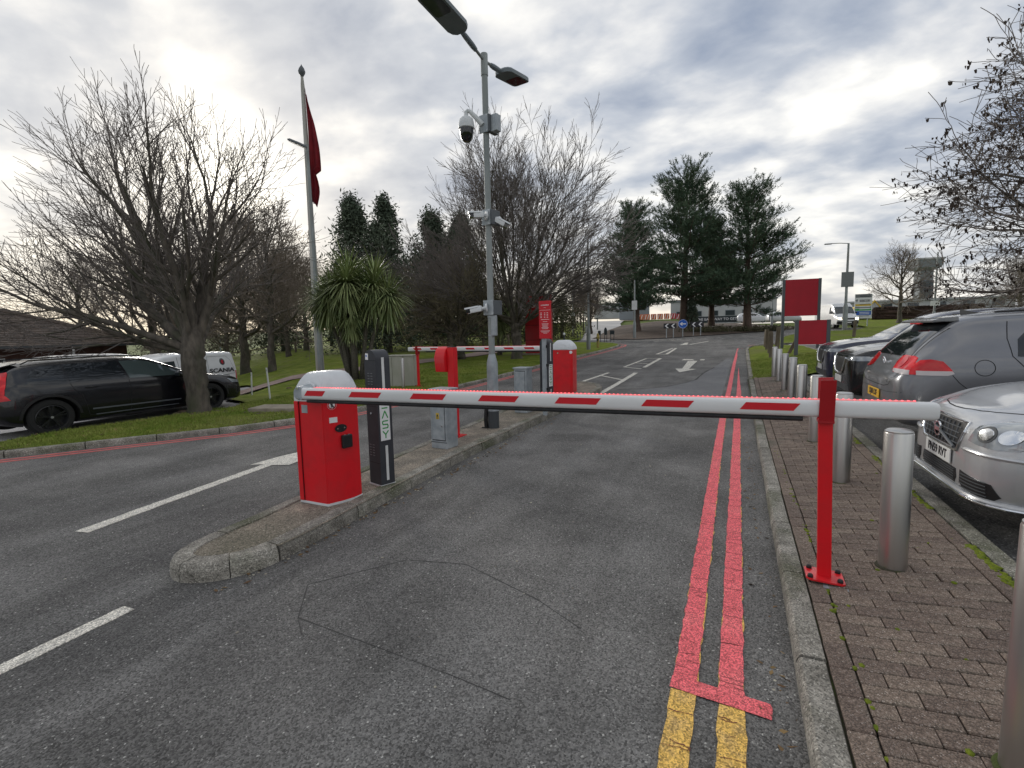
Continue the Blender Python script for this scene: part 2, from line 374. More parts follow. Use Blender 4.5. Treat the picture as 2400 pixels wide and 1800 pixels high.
M['needle'] = material('needle', (.056,.094,.060), .8, col2=(.098,.138,.080), scale=.8, detail=3, rnd=.3, spec=.25)
M['cypress'] = material('cypress', (.070,.092,.066), .85, col2=(.115,.138,.096), scale=.7, rnd=.3, spec=.2)
M['bushleaf'] = material('bushleaf', (.062,.066,.036), .85, col2=(.115,.105,.062), scale=.6, rnd=.3, spec=.2)
M['palm'] = material('palm', (.16,.21,.085), .5, col2=(.29,.33,.14), scale=2.2, detail=3, rnd=.32, spec=.35)
M['palm_stem'] = material('palm_stem', (.085,.078,.062), .95, col2=(.15,.135,.11), scale=14, detail=7, bump=1, bscale=40, stretch=(1,1,3))
M['wood'] = material('wood', (.105,.085,.062), .95, col2=(.19,.16,.12), scale=8, detail=8, stretch=(1,1,.2), bump=.6, bscale=30)
M['roof_tile'] = material('roof_tile', (.075,.058,.048), .9, col2=(.13,.10,.082), scale=4, detail=8, bump=.3, bscale=20, rnd=.18)
M['brickwall'] = material('brickwall', (.055,.026,.02), .95, col2=(.085,.042,.032), scale=5, detail=6)
M['gutter'] = material('gutter', (.50,.50,.49), .5)
M['concrete'] = material('concrete', (.22,.19,.15), .95, col2=(.32,.28,.22), scale=6, detail=8, bump=.4)
M['blue_sign'] = material('blue_sign', (.012,.11,.50), .45)
M['sign_back'] = material('sign_back', (.17,.18,.185), .6)
M['glass'] = material('glass', (.012,.015,.018), .03, coat=0, spec=.8)
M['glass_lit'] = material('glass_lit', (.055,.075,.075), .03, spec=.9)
M['glass_van'] = material('glass_van', (.045,.055,.06), .05, spec=.7)
M['lens'] = material('lens', (.42,.45,.47), .08, .2, spec=.9, coat=1.0, col2=(.22,.24,.26), scale=9, detail=2)
M['tail_red'] = material('tail_red', (.50,.004,.010), .12, coat=.3, spec=.4, col2=(.70,.010,.016), scale=9, detail=1, contrast=(.45,.6))
M['tail_clear'] = material('tail_clear', (.55,.50,.50), .15, coat=.6)
M['tyre'] = material('tyre', (.016,.016,.016), .85, bump=.2)
M['rim_black'] = material('rim_black', (.018,.019,.021), .3, .3, coat=.3)
M['rim_silver'] = material('rim_silver', (.45,.46,.47), .35, .8)
M['seam'] = material('seam', (.006,.006,.007), .7)
def paint(n, c, metal=.0, rough=.34, coat=1.0): return material(n, c, rough, metal, coat=coat, spec=.5, col2=tuple(v*.90 for v in c), scale=3, detail=4)
M['paint_black'] = paint('paint_black', (.005,.0055,.008), .0, .22, .6)
M['paint_navy'] = paint('paint_navy', (.014,.018,.05))
M['paint_silver'] = paint('paint_silver', (.52,.53,.545), .55, .36)
M['paint_grey'] = paint('paint_grey', (.17,.175,.19), .5, .34)
M['paint_white'] = paint('paint_white', (.72,.73,.74), .0, .4, .6)
M['plate_y'] = material('plate_y', (.72,.42,.03), .45)
M['plate_w'] = material('plate_w', (.70,.71,.69), .45)
M['headlamp_on'] = material('headlamp_on', (.9,.85,.7), .3, emit=(1,.86,.55), estr=5.0)
M['flag'] = material('flag', (.25,.03,.04), .85, col2=(.20,.025,.035), scale=3)
M['hedge'] = material('hedge', (.045,.028,.022), .95, col2=(.075,.045,.035), scale=3, detail=8, bump=1, bscale=14)
M['far_wall'] = material('far_wall', (.48,.48,.48), .8, col2=(.38,.39,.40), scale=.3)
M['far_grey'] = material('far_grey', (.22,.24,.26), .8)
M['banner'] = material('banner', (.035,.045,.05), .7)
M['orange'] = material('orange', (.60,.16,.06), .7)
M['sky_blue_panel'] = material('sky_blue_panel', (.02,.11,.45), .5)
# ================================================================== the setting
rng = random.Random(7)
def ground():
    # one sheet to the horizon: fine near the camera, coarse far away
    g = lambda lo, hi: sorted(set([-1500,-700,-350,-200,-140,-100]+[float(v) for v in range(-80, 81, 2)]+[100,140,200,350,700,1500]))
    xs = g(0, 0); V = []; Q = []; n = len(xs)
    for y in xs:
        for x in xs: V.append((x, y, H(x, y)-0.14))
    for j in range(n-1):
        for i in range(n-1): Q.append((j*n+i, j*n+i+1, (j+1)*n+i+1, (j+1)*n+i))
    o = link('ground', mesh_np('ground', V, Q), M['ground'], None, True); o['kind'] = 'structure'
ground()

# --- main lines of the plan (metres; camera stands over the origin, road runs along +Y)
LK = [(-13.2,-1.0),(-11.3,1.6),(-9.90,3.40),(-9.03,4.80),(-8.25,6.0),(-7.70,7.3),(-7.62,8.7),(-7.55,12.8),(-7.45,19.5),(-7.25,23.7),(-7.05,27.4),(-6.95,30.5),(-6.95,33.0),(-7.25,35.0),(-8.0,36.6),(-9.2,37.6),(-10.6,38.0)]
RK = [(0.30,-2.0),(0.31,2.0),(0.325,3.3),(0.34,5.2),(0.37,8.5),(0.42,12.5),(0.48,17.0),(0.56,23.0),(0.66,29.0),(0.86,31.0),(1.4,32.6),(2.3,33.6),(4.5,34.8)]
road = meta(sheet('road', [(-14,-6),(14,-6),(14,12),(16,34),(16,52),(14,60),(7,66),(3,57),(-4,50),(-8,45),(-12,46),(-18,44),(-14,38),(-9,38),(-9,10),(-12,4)], 0.0, M['asphalt'], 1.1), kind='structure')
lot_r = meta(sheet('car_park', [(1.62,-6),(13.9,-6),(13.9,12),(13,30),(3.3,30),(3.0,16.4),(1.62,16.4)], 0.006, M['asphalt_lot'], .7), kind='structure')
lot_l = meta(sheet('car_park', [(-10.95,-4),(-10.95,3.77),(-11.3,4.96),(-11.06,6.79),(-10.95,7.96),(-11.3,8.6),(-12.6,8.9),(-14.2,10.2),(-15.2,12.6),(-18.6,14.2),(-22,14.2),(-27.6,15),(-27.6,-6)], 0.012, M['asphalt_pale'], .9), kind='structure')
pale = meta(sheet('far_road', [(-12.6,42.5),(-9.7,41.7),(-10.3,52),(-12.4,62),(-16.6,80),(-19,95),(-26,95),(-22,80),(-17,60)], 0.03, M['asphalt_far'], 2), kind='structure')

# --- kerbs, stone by stone
def offset_line(pts, d):
    out = []
    for i, p in enumerate(pts):
        a, b = Vector(pts[max(i-1, 0)]), Vector(pts[min(i+1, len(pts)-1)]); t = (b-a).normalized(); out.append((p[0]-t.y*d, p[1]+t.x*d))
    return out
def resample(pts, step):
    P = [Vector(p) for p in pts]; L = [0]
    for a, b in zip(P, P[1:]): L.append(L[-1]+(b-a).length)
    n = max(1, int(round(L[-1]/step))); out = []
    for i in range(n+1):
        s = L[-1]*i/n; k = max(j for j in range(len(L)) if L[j] <= s+1e-9); k = min(k, len(P)-2)
        out.append(P[k].lerp(P[k+1], (s-L[k])/(L[k+1]-L[k])))
    return out
def kerb(root, pts, side, w=0.125, top=0.10, length=0.915, gap=0.007, mat='kerb', sub=3, batter=0.022, seed=3, zf=None):
    """side +1: the stone lies left of the line's direction, -1: right of it"""
    tot = sum((Vector(b)-Vector(a)).length for a, b in zip(pts, pts[1:])); ns = max(1, round(tot/length))
    rnd = random.Random(seed); P = resample(pts, tot/(ns*sub)); zf = zf or H
    for k in range(0, len(P)-sub, sub):
        seg = P[k:k+sub+1]; bm = B(); prev = None; dz = rnd.uniform(-.004, .004); dx = rnd.uniform(-.004, .004)
        for i, p in enumerate(seg):
            j = k+i; t = (P[min(j+1, len(P)-1)]-P[max(j-1, 0)]).normalized(); nn = Vector((-t.y, t.x))*side; q = p.copy()
            if i == 0: q = p+t*gap
            if i == len(seg)-1: q = p-t*gap
            z = zf(q.x, q.y); f = lambda d, h: bm.verts.new((q.x+nn.x*(d+dx), q.y+nn.y*(d+dx), z+h+dz))
            ring = [f(-.002, -.06), f(0, top*.62), f(batter*.5, top*.90), f(batter, top), f(w-.006, top+.001), f(w, top-.01), f(w, -.06)]
            if prev:
                for a in range(6): bm.faces.new((prev[a], prev[a+1], ring[a+1], ring[a]))
            else: bm.faces.new(ring)
            prev = ring
        bm.faces.new(prev[::-1]); part('kerb_stone', bm, M[mat], root)
kr = struct('kerb'); kerb(kr, RK, -1)
kl = struct('kerb'); kerb(kl, LK, 1, seed=5)
PKX = [(1.50,-1.0),(1.515,3.0),(1.53,6.0),(1.56,10.0),(1.60,16.4)]
kp = struct('kerb'); kerb(kp, PKX, -1, w=.125, top=.10, seed=8, batter=.006)
kg = struct('kerb'); kerb(kg, [(3.05,16.5),(3.3,23),(3.6,30.2)], 1, seed=9)

# --- brick paving of the footway between the two kerbs
pav = meta(sheet('pavement', [(.40,-1),(1.54,-1),(1.54,8),(1.60,15.9),(.42,15.9)], .075, M['joint'], .5), kind='structure')
def bricks():
    rnd = random.Random(21); bases = []
    for v in range(7):
        bm = B(); jx = rnd.uniform(-.004, .002); jy = rnd.uniform(-.003, .002)
        box(bm, (0, 0, 0), (.197+jx, .0965+jy, .05), bev=.005)
        for vv in bm.verts: vv.co += Vector((rnd.uniform(-.0012,.0012), rnd.uniform(-.0012,.0012), rnd.uniform(-.001,.001)))
        me = bpy.data.meshes.new('brick'); bm.to_mesh(me); bm.free(); me.materials.append(M['brick']); bases.append(me)
    spots = []
    def kx(y, line):
        for (x0, y0), (x1, y1) in zip(line, line[1:]):
            if y0 <= y <= y1: return x0+(x1-x0)*(y-y0)/(y1-y0)
        return line[-1][0]
    y = 0.6; row = 0
    while y < 15.8:
        a = kx(y, RK)+.13; b = kx(y, PKX)-.012
        if row % 2 == 0:
            spots.append((a+.052, y+.05, math.pi/2, 1)); spots.append((b-.052, y+.05, math.pi/2, 1))
        x = a+.106; lim = b-.106; first = .1 if row % 2 else .2
        while x < lim-.03:
            l = min(first, lim-x); first = .2
            if lim-x-l < .06 and lim-x-l > 0: l = lim-x
            spots.append((x+l/2, y, 0, l/.2))
            x += l
        y += .1; row += 1
    spots.sort(key=lambda s: (s[0]-.3)**2*.5+s[1]**2)
    vis = [s for s in spots if s[1] > 1.55]
    V = []; Q = []
    def mtx(s):
        x, y, a, l = s; e = .3; z = H(x, y)+.078+rnd.uniform(-.003, .003)
        tl = math.atan((H(x+e, y)-H(x-e, y))/(2*e)); tb = math.atan((H(x, y+e)-H(x, y-e))/(2*e))
        return Matrix.Translation((x, y, z)) @ Matrix.Rotation(-tl+rnd.gauss(0,.006), 4, 'Y') @ Matrix.Rotation(tb+rnd.gauss(0,.006), 4, 'X') @ Matrix.Rotation(a+rnd.gauss(0,.006), 4, 'Z') @ Matrix.Diagonal((l*.985 if l != 1 else 1, 1, 1, 1))
    for s in vis[:300]:
        o = bpy.data.objects.new('brick', rnd.choice(bases)); COL.objects.link(o); o.parent = pav; o.matrix_world = mtx(s)
    bm = B()
    for s in vis[300:]:
        n0 = len(bm.verts); bm.from_mesh(rnd.choice(bases)); bm.verts.ensure_lookup_table()
        bmesh.ops.transform(bm, matrix=mtx(s), verts=bm.verts[n0:])
    o = part('bricks_beyond', bm, M['brick'], pav); o['kind'] = 'stuff'
bricks()
# moss along the car park kerb and in the joints
def moss():
    rnd = random.Random(4); bm = B()
    for i in range(2500):
        if i < 2200: y = rnd.uniform(1.6, 9.5); x = 1.497+.012*(y-1.5)/5+rnd.gauss(-.014, .011)
        elif i < 2262: y = rnd.uniform(1.6, 7); x = rnd.choice((.545, .56))+rnd.gauss(0, .01)
        elif i > 2290: continue
        else: y = round(rnd.uniform(1.6, 6)*10)/10+.05+rnd.gauss(0, .006)-.0; x = rnd.uniform(.6, 1.45)
        if math.sin(y*2.3)+math.sin(y*5.1+1) < -.3 and i < 2200: continue
        r = rnd.uniform(.006, .017); bmesh.ops.create_icosphere(bm, subdivisions=1, radius=r, matrix=Matrix.Translation((x, y, H(x, y)+.1)) @ Matrix.Diagonal((1, 1.4, .55, 1)))
    o = part('moss', bm, M['moss'], None, True); meta(o, 'bright green moss growing along the inner edge of the footway kerb', 'moss', kind='stuff')
moss()

# --- traffic island
ISL_R = [(-3.10,2.53),(-3.10,2.75),(-3.13,3.2),(-3.20,4.1),(-3.28,5.8),(-3.26,8.0),(-3.20,10.5),(-3.17,12.6)]
ISL_L = [(-4.38,14.2),(-4.36,11.8),(-4.26,8.7),(-4.12,6.0),(-3.98,4.0),(-3.90,3.2),(-3.84,2.75),(-3.84,2.53)]
nose = [(-3.47+.37*math.cos(a)-.05*math.sin(a)*math.sin(a), 2.52+.50*math.sin(a)) for a in [math.pi+math.pi*i/14 for i in range(15)]]
tail = [(-3.2,13.1),(-3.45,13.75),(-3.9,14.25)]
isl = meta(sheet('traffic_island', [(p[0], p[1]) for p in ISL_R]+tail+[(p[0]+.05, p[1]) for p in ISL_L]+[(-3.47+(p[0]+3.47)*.9, 2.52+(p[1]-2.52)*.9) for p in nose], .122, M['island'], .3), kind='structure')
kerb(isl, nose, 1, w=.15, top=.13, length=.34, sub=4, seed=11, batter=.03, gap=.003)
kerb(isl, ISL_R, 1, w=.14, top=.13, seed=12, batter=.03)
kerb(isl, ISL_L, 1, w=.14, top=.13, seed=13, batter=.03)
kerb(isl, [ISL_R[-1]]+tail+[ISL_L[0]], 1, w=.14, top=.13, length=.6, seed=14)

# --- painted markings: pieces of the road
def off_pts(line, d, y0, y1):
    return [(p[0], p[1]) for p in resample(offset_line(line, d), .5) if y0 <= p[1] <= y1]
RL, RR = [(-.172,2.30),(-.165,4.0),(-.155,7.0),(-.13,10.0),(-.05,14),(.02,18),(.10,22),(.20,26),(.32,30.5)], [(.030,2.33),(.045,4.0),(.075,7.0),(.115,10.0),(.19,14),(.25,18),(.32,22),(.42,26),(.54,30.5)]
strip('old_yellow_line', [(x+.003, y) for x, y in RL if y < 11], .104, .0036, M['yellow_line'], road, seed=51, jit=.009, step=.05)
strip('old_yellow_line', [(x+.002, y) for x, y in RR if y < 11], .104, .0036, M['yellow_line'], road, seed=52, jit=.009, step=.05)
strip('red_line', RL, .108, .0055, M['red_line'], road, seed=1, jit=.005, step=.06)
strip('red_line', RR, .108, .0055, M['red_line'], road, seed=2, jit=.005, step=.06)
polymark('red_end_bar', [(-.236,2.262),(-.10,2.245),(.05,2.232),(.19,2.215),(.198,2.285),(.19,2.315),(.09,2.325),(-.03,2.335),(-.115,2.345),(-.232,2.345)], .0075, M['red_line'], road, .05)
strip('yellow_line', [(-.172,-1.5),(-.172,1.0),(-.176,1.7),(-.172,2.255)], .112, .0045, M['yellow_line'], road, seed=3, jit=.005, step=.06)
strip('yellow_line', [(.032,1.905),(.034,2.235)], .112, .0045, M['yellow_line'], road, seed=4, jit=.006, step=.05)
polymark('yellow_line', [(-.024,1.60),(.03,1.60),(.018,1.72),(.03,1.80),(.07,1.85),(.088,1.90),(-.024,1.905)], .0045, M['yellow_line'], road, .04)
for d, s in ((-.16, 5), (-.33, 6)):
    strip('red_line', off_pts(LK, d, 1.0, 35.0), .07, .0055, M['red_line_far'], road, seed=s, jit=.006, step=.15)
strip('red_line', [(1.0,32.9),(1.9,34.1),(4.0,35.2)], .09, .0055, M['red_line_far'], road, seed=7)
strip('red_line', [(.85,33.2),(1.75,34.4),(3.9,35.5)], .09, .0055, M['red_line_far'], road, seed=8)
strip('red_line', [(-6.6,33.5),(-6.9,35.3),(-7.8,36.9),(-9.1,37.95)], .09, .0055, M['red_line_far'], road, seed=9)
strip('white_line', [(-3.40,-.2),(-3.425,.8),(-3.46,1.69)], .105, .005, M['white_line'], road, seed=10, jit=.005, step=.06)
strip('white_line', [(-5.27,2.27),(-5.42,3.1),(-5.66,4.55)], .145, .005, M['white_line'], road, seed=11, jit=.006, step=.07)
polymark('white_arrow', [(-5.88,4.44),(-5.72,4.52),(-5.59,4.52),(-5.36,4.62),(-5.40,4.85),(-5.52,5.3),(-5.68,6.1),(-5.80,5.4),(-5.88,4.9)], .0065, M['white_line'], road, .1)
def paint_cracks():
    rnd = random.Random(61); bm = B()
    def px(line, y):
        for (x0, y0), (x1, y1) in zip(line, line[1:]):
            if y0 <= y <= y1: return x0+(x1-x0)*(y-y0)/(y1-y0)
        return line[0][0]
    for line, lo, hi, n in ((RL, 2.36, 8, 34), (RR, 2.36, 8, 48), ([(-.172,0),(-.172,2.3)], 1.6, 2.25, 6), ([(.033,0),(.033,2.3)], 1.9, 2.22, 4)):
        for _ in range(n):
            y = lo+(hi-lo)*rnd.random()**1.5; x = px(line, y); w = rnd.uniform(.0012, .0032); a = -.054 if rnd.random() < .7 else rnd.uniform(-.05, .0); b = .054 if rnd.random() < .7 else rnd.uniform(0, .05); prev = None; yy = y
            for k in range(7):
                f = k/6; yy += rnd.gauss(0, .004); X = x+a+(b-a)*f; ww = w*rnd.uniform(.4, 1.3); r = [bm.verts.new((X, yy-ww, H(X, yy)+.0064)), bm.verts.new((X, yy+ww, H(X, yy)+.0064))]
                if prev: bm.faces.new((prev[0], r[0], r[1], prev[1]))
                prev = r
    o = part('paint_cracks', bm, material('paint_crack', (.17,.045,.045), .9), road); o['kind'] = 'stuff'
paint_cracks()
# hatched box and arrow beyond the barriers
for i, (a, b, w) in enumerate([((-4.42,14.35),(-4.12,17.8),.11),((-3.15,12.75),(-3.15,17.9),.15),((-4.40,14.4),(-3.18,12.8),.11),((-4.18,16.9),(-3.2,15.8),.10),
    ((-3.97,19.9),(-3.72,23.9),.10),((-3.16,19.8),(-3.08,24.0),.15),((-3.97,19.9),(-3.18,19.25),.10),((-3.85,21.7),(-3.15,21.2),.09),((-3.72,24.0),(-3.1,24.05),.10),((-3.60,26.5),(-3.30,31.3),.12),((-3.10,26.5),(-3.10,31.3),.14),((-3.58,26.7),(-3.1,26.4),.1)]):
    strip('white_line', [a, b], w, .005, M['white_line'], road, seed=20+i, jit=.008, step=.12)
polymark('white_arrow', [(-1.68,18.2),(-1.19,19.35),(-1.46,19.4),(-1.36,22.7),(-1.75,22.7),(-1.70,19.45),(-1.94,19.4)], .005, M['white_line'], road, .3)
polymark('white_arrow', [(-2.05,23.0),(-1.5,23.0),(-1.62,23.5),(-2.0,23.6)], .005, M['white_line'], road, .3)
polymark('white_arrow', [(-1.28,23.0),(-1.1,23.0),(-1.1,23.5),(-1.28,23.5)], .005, M['white_line'], road, .3)
for k in range(9):
    a = Vector((-6.0, 41.4)).lerp(Vector((-.7, 44.0)), (k+.15)/9); b = Vector((-6.0, 41.4)).lerp(Vector((-.7, 44.0)), (k+.78)/9)
    strip('white_line', [a, b], .22, .005, M['white_line'], road, seed=40+k)
    if k % 2 == 0: strip('white_line', [a+Vector((.3,-1.6)), b+Vector((.25,-1.6))], .2, .005, M['white_line'], road, seed=60+k)
polymark('white_arrow', [(-3.2,34.6),(-2.75,34.7),(-2.85,37.2),(-3.05,37.2)], .005, M['white_line'], road, .4)
strip('white_line', [(-2.6,34.9),(-1.6,38.8)], .15, .005, M['white_line'], road, seed=71)
# saw cuts of the detector loop and old cracks
for i, pl in enumerate([[(-2.62,2.34),(-2.36,2.02),(-1.25,1.94),(-.9,1.9)],[(-2.62,2.34),(-2.2,2.9),(-1.75,3.0),(-1.1,2.75),(-.75,2.55)],[(-2.36,2.02),(-2.2,1.9)]]):
    strip('saw_cut', pl, .0042, .0025, M['crack'], road, seed=80+i, jit=.002, step=.1)
strip('crack', [(-2.9,13.5),(-2.2,13.9),(-1.7,14.3),(-1.3,15.2),(-1.0,16.2),(-.9,18.0),(-.6,20)], .05, .003, M['crack'], road, seed=90, jit=.02, step=.2)
polymark('patch', [(-1.65,14.4),(-1.25,15.3),(-.95,16.3),(-.85,18.0),(-.55,20.5),(-.2,24),(.0,24),(-.1,18),(-.2,13.2),(-.28,9.8),(-1.6,11.6),(-2.4,13.4)], .0028, M['asphalt_patch'], road, .6)
# gutter grit: pale chips and leaf litter
def grit():
    rnd = random.Random(9); bm = B()
    for i in range(420):
        q = rnd.random()
        if q < .45: y = rnd.uniform(2.2, 9); x = -3.12-.05*(y-2.6)/2+abs(rnd.gauss(0, .035)); x = min(x, -2.9) if y < 4 else x+.02
        elif q < .75: y = rnd.uniform(1.4, 9); x = .30-abs(rnd.gauss(0, .03))
        else: x = rnd.uniform(-5.5, .2); y = rnd.uniform(1.2, 7)
        s = rnd.uniform(.004, .011); z = H(x, y)
        m = Matrix.Translation((x, y, z+s*.3)) @ Matrix.Rotation(rnd.uniform(0, 6), 4, 'Z') @ Matrix.Diagonal((rnd.uniform(.7,1.8), 1, .5, 1))
        bmesh.ops.create_icosphere(bm, subdivisions=1, radius=s, matrix=m)
    o = part('grit', bm, material('grit_mat', (.36,.33,.27), .95, rnd=.5)); meta(o, 'pale grit and leaf scraps in the road gutter', 'grit', kind='stuff')
grit()

# --- lawns
verge = [(p[0], p[1]) for p in offset_line(LK, .12)]
LAWN_L = verge[2:]+[(-13,40),(-12.4,43),(-16.8,60),(-22,80),(-40,90),(-60,60),(-55,30),(-27.6,15),(-22,14.2),(-18.6,14.2),(-15.2,12.6),(-14.2,10.2),(-12.6,8.9),(-11.3,8.6),(-10.95,7.96),(-11.06,6.79),(-11.3,4.96),(-10.95,3.77),(-10.4,2.9)]
def lawn_z(x, y): return H(x, y)+.09+.02*math.sin(x*1.7+y*.9)*math.sin(y*1.3)
lawn = meta(sheet('lawn', LAWN_L, .09, M['grass'], .8, zf=lawn_z), kind='structure')
meta(sheet('lawn', [(.50,15.85),(1.6,15.85),(3.0,16.4),(3.3,23),(3.6,30.1),(3.4,31.3),(2.0,32.0),(1.2,31.2),(.80,29),(.69,23),(.6,17)], .09, M['grass'], .5, zf=lambda x, y: H(x, y)+.085+.01*math.sin(x*3+y*2)), kind='structure')
meta(sheet('lawn', [(2.6,34.2),(5,35.2),(14,34.5),(30,33),(40,60),(38,95),(14,98),(12.8,62),(10.4,54.5),(6,52),(3.8,44),(2.8,37)], .08, M['grass'], 1.6, zf=lambda x, y: H(x, y)+.06+.35*S(60, 90, y)), kind='structure')
meta(sheet('footpath', [(2.9,32.2),(14,30.2),(30,29.5),(30,33.2),(14,34.4),(5,35.0),(3.2,34.2)], .03, M['asphalt_pale'], 1.5), kind='structure')
cpath = [(-18.6,9.6),(-16.9,11.6),(-16.0,13.6),(-15.4,16.5),(-14.7,19.5),(-14.1,22.6),(-13.7,26),(-13.5,31),(-14.0,38)]
meta(sheet('path', offset_line(cpath, .95)+offset_line(cpath, -.95)[::-1], 0, M['path'], .8, zf=lambda x, y: lawn_z(x, y)+.03), kind='structure')
ra = [(-16,46),(-12,45.2),(-9.6,43.3),(-7.5,42.7),(-5.4,44.2),(-3.2,47),(-.2,51),(2.8,55.4),(5.6,60),(7,68),(4,78),(-8,82),(-15,74),(-14,60),(-10.8,50)]
ra = ra[1:-1]
def ra_z(x, y):
    d = min((Vector((x, y))-Vector(a)).length for a in densify(ra, 1.0)); return H(x, y)+.06+.55*S(0, 6, d)
meta(sheet('roundabout', ra, 0, M['mulch'], 1.0, zf=ra_z), kind='structure')

# grass blades where they can be told apart
def blades():
    rnd = np.random.default_rng(5); V = []; F = []
    def scatter(poly, n, hmin, hmax, zf, near=None):
        xs = [p[0] for p in poly]; ys = [p[1] for p in poly]; c = 0
        while c < n:
            x = rnd.uniform(min(xs), max(xs)); y = rnd.uniform(min(ys), max(ys))
            if not inside((x, y), poly): continue
            c += 1; z = zf(x, y)-.005
            for _ in range(3):
                a = rnd.uniform(0, 6.283); h = rnd.uniform(hmin, hmax); w = .0045+.004*rnd.random(); lean = rnd.uniform(.1, .8)*h; b = rnd.uniform(0, 6.283)
                px, py = x+rnd.normal(0, .02), y+rnd.normal(0, .02); i = len(V)
                V.extend([(px-w*math.cos(a), py-w*math.sin(a), z), (px+w*math.cos(a), py+w*math.sin(a), z), (px+lean*math.cos(b), py+lean*math.sin(b), z+h)])
                F.append((i, i+1, i+2))
    near_l = [(p[0], p[1]) for p in offset_line(LK, .128)[1:9]]+[(-9.4,12.8),(-11.4,11.0),(-11.3,8.6),(-10.95,7.96),(-11.06,6.79),(-11.3,4.96),(-10.95,3.77),(-11.9,2.2)]
    scatter(near_l, 16000, .022, .06, lawn_z)
    scatter([(-7.7,12.8),(-7.6,20),(-13.2,22),(-14.3,16),(-11.4,11),(-9.4,12.8)], 11000, .025, .07, lawn_z)
    scatter([(.56,15.95),(1.6,15.95),(3.0,16.6),(3.2,22),(.70,22)], 5000, .02, .06, lambda x, y: H(x, y)+.085)
    o = link('grass', mesh_np('grass', V, F), M['blade']); meta(o, 'short green grass on the roadside verges', 'grass', kind='stuff')
blades()
def litter():
    r = np.random.default_rng(8); V = []; F = []
    poly = [(p[0], p[1]) for p in offset_line(LK, .05)[1:9]]+[(-9.4,12.8),(-13,14),(-11.3,8.6),(-10.95,7.96),(-11.06,6.79),(-11.3,4.96),(-10.95,3.77),(-11.9,2.2)]
    for k in range(1500):
        if k < 1100: x, y = r.uniform(-13, -7.4), r.uniform(1.5, 14); ok = inside((x, y), poly); z = lawn_z(x, y)+.03
        else:
            y = r.uniform(2, 9); x = (-3.1 if r.random() < .5 else .28)+r.normal(0, .06); ok = -3.15 < x < .3; z = H(x, y)+.006
        if not ok: continue
        a = r.uniform(0, 6.28); s_ = r.uniform(.012, .032); u = np.array([math.cos(a), math.sin(a), r.normal(0, .25)])*s_; w = np.array([-math.sin(a), math.cos(a), r.normal(0, .25)])*s_*.45; c = np.array([x, y, z]); i = len(V)
        V.extend([c-u, c-w, c+u, c+w]); F.append((i, i+1, i+2, i+3))
    o = link('leaf_litter', mesh_np('leaf_litter', V, F), material('dead_leaf', (.17,.105,.05), .9, rnd=.5)); meta(o, 'scattered dead brown leaves on verge and gutters', 'leaves', kind='stuff')
litter()
# ================================================================== barriers and street furniture
FR = (math.pi/2, 0, 0)          # lettering facing -Y
def frame_rot(nx, ny):          # lettering on a vertical face whose outward normal is (nx, ny)
    return (math.pi/2, 0, math.atan2(ny, nx)+math.pi/2)

def arm_mesh(x0, x1, h=.105, w=.075):
    bm = B(); ring = []
    n = 24
    for i in range(n):
        a = 2*math.pi*i/n; c, s = math.cos(a), math.sin(a)
        ring.append((math.copysign(abs(c)**.62, c)*w/2, math.copysign(abs(s)**.62, s)*h/2))
    e = .025; sg = 1 if x1 > x0 else -1
    st = [(x0, 1), (x1-sg*e, 1), (x1-sg*e*.35, .93), (x1, .78)]
    loft(bm, [[(x, p[0]*k, p[1]*k) for p in ring] for x, k in st]); return bm
def stripe(bm, xa, xb, y, z0, z1, slant, side=-1):
    y2 = y+side*.0016
    slab(bm, [(xa, y, z0), (xb-slant, y, z0), (xb, y, z1), (xa+slant, y, z1)] if side < 0 else [(xa+slant, y, z1), (xb, y, z1), (xb-slant, y, z0), (xa, y, z0)], (0, side, 0), .0016)

# ---------------------------------------------------------------- near barrier
BX, BY, BZ = -3.52, 3.52, H(-3.5, 3.5)+.122
bar = thing('barrier', 'red barrier cabinet with white hood and lowered striped arm across the near lane', 'barrier', (BX, BY, BZ))
plan = [(-.22,-.19),(.13,-.20),(.185,-.08),(.22,.04),(.22,.16),(.13,.21),(-.22,.21)]
bm = B(); prism(bm, [(p[0]*1.012, p[1]*1.012) for p in plan], 0, .022); part('base_frame', bm, M['white_plastic'], bar)
bm = B(); prism(bm, plan, .022, .985); bmesh.ops.bevel(bm, geom=[e for e in bm.edges if abs(e.verts[0].co.z-e.verts[1].co.z) > .5], offset=.008, segments=2, affect='EDGES'); autos(part('cabinet', bm, M['red_paint'], bar))
bm = B(); box(bm, (-.192, -.1985, .50), (.05, .012, .95), bev=.003); part('door_edge', bm, M['red_paint'], bar)
bm = B(); box(bm, (-.163, -.1955, .50), (.004, .004, .95)); part('door_gap', bm, M['seam'], bar)
def scaled(k, kx=1.0, dx=0): return [(p[0]*k*kx+dx, p[1]*k) for p in plan]
bm = B(); loft(bm, [[(p[0], p[1], z) for p in scaled(k, kx, dx)] for z, k, kx, dx in [(.965,1.035,1,0),(1.045,1.035,1,0),(1.075,1.02,1,0),(1.165,.90,.93,.01),(1.225,.77,.82,.015),(1.245,.66,.72,.015)]])
bmesh.ops.bevel(bm, geom=bm.edges[:], offset=.012, segments=2, affect='EDGES', clamp_overlap=True); hood = autos(part('hood', bm, M['white_plastic'], bar), 50)
bm = B(); slab(bm, [(-.16,-.214,1.04),(.09,-.218,1.04),(.06,-.196,1.135),(-.02,-.188,1.165),(-.11,-.196,1.135)], (0,-.9,.2), .012); bmesh.ops.bevel(bm, geom=bm.edges[:], offset=.004, segments=1, affect='EDGES'); part('hood_panel', bm, M['white_plastic'], hood)
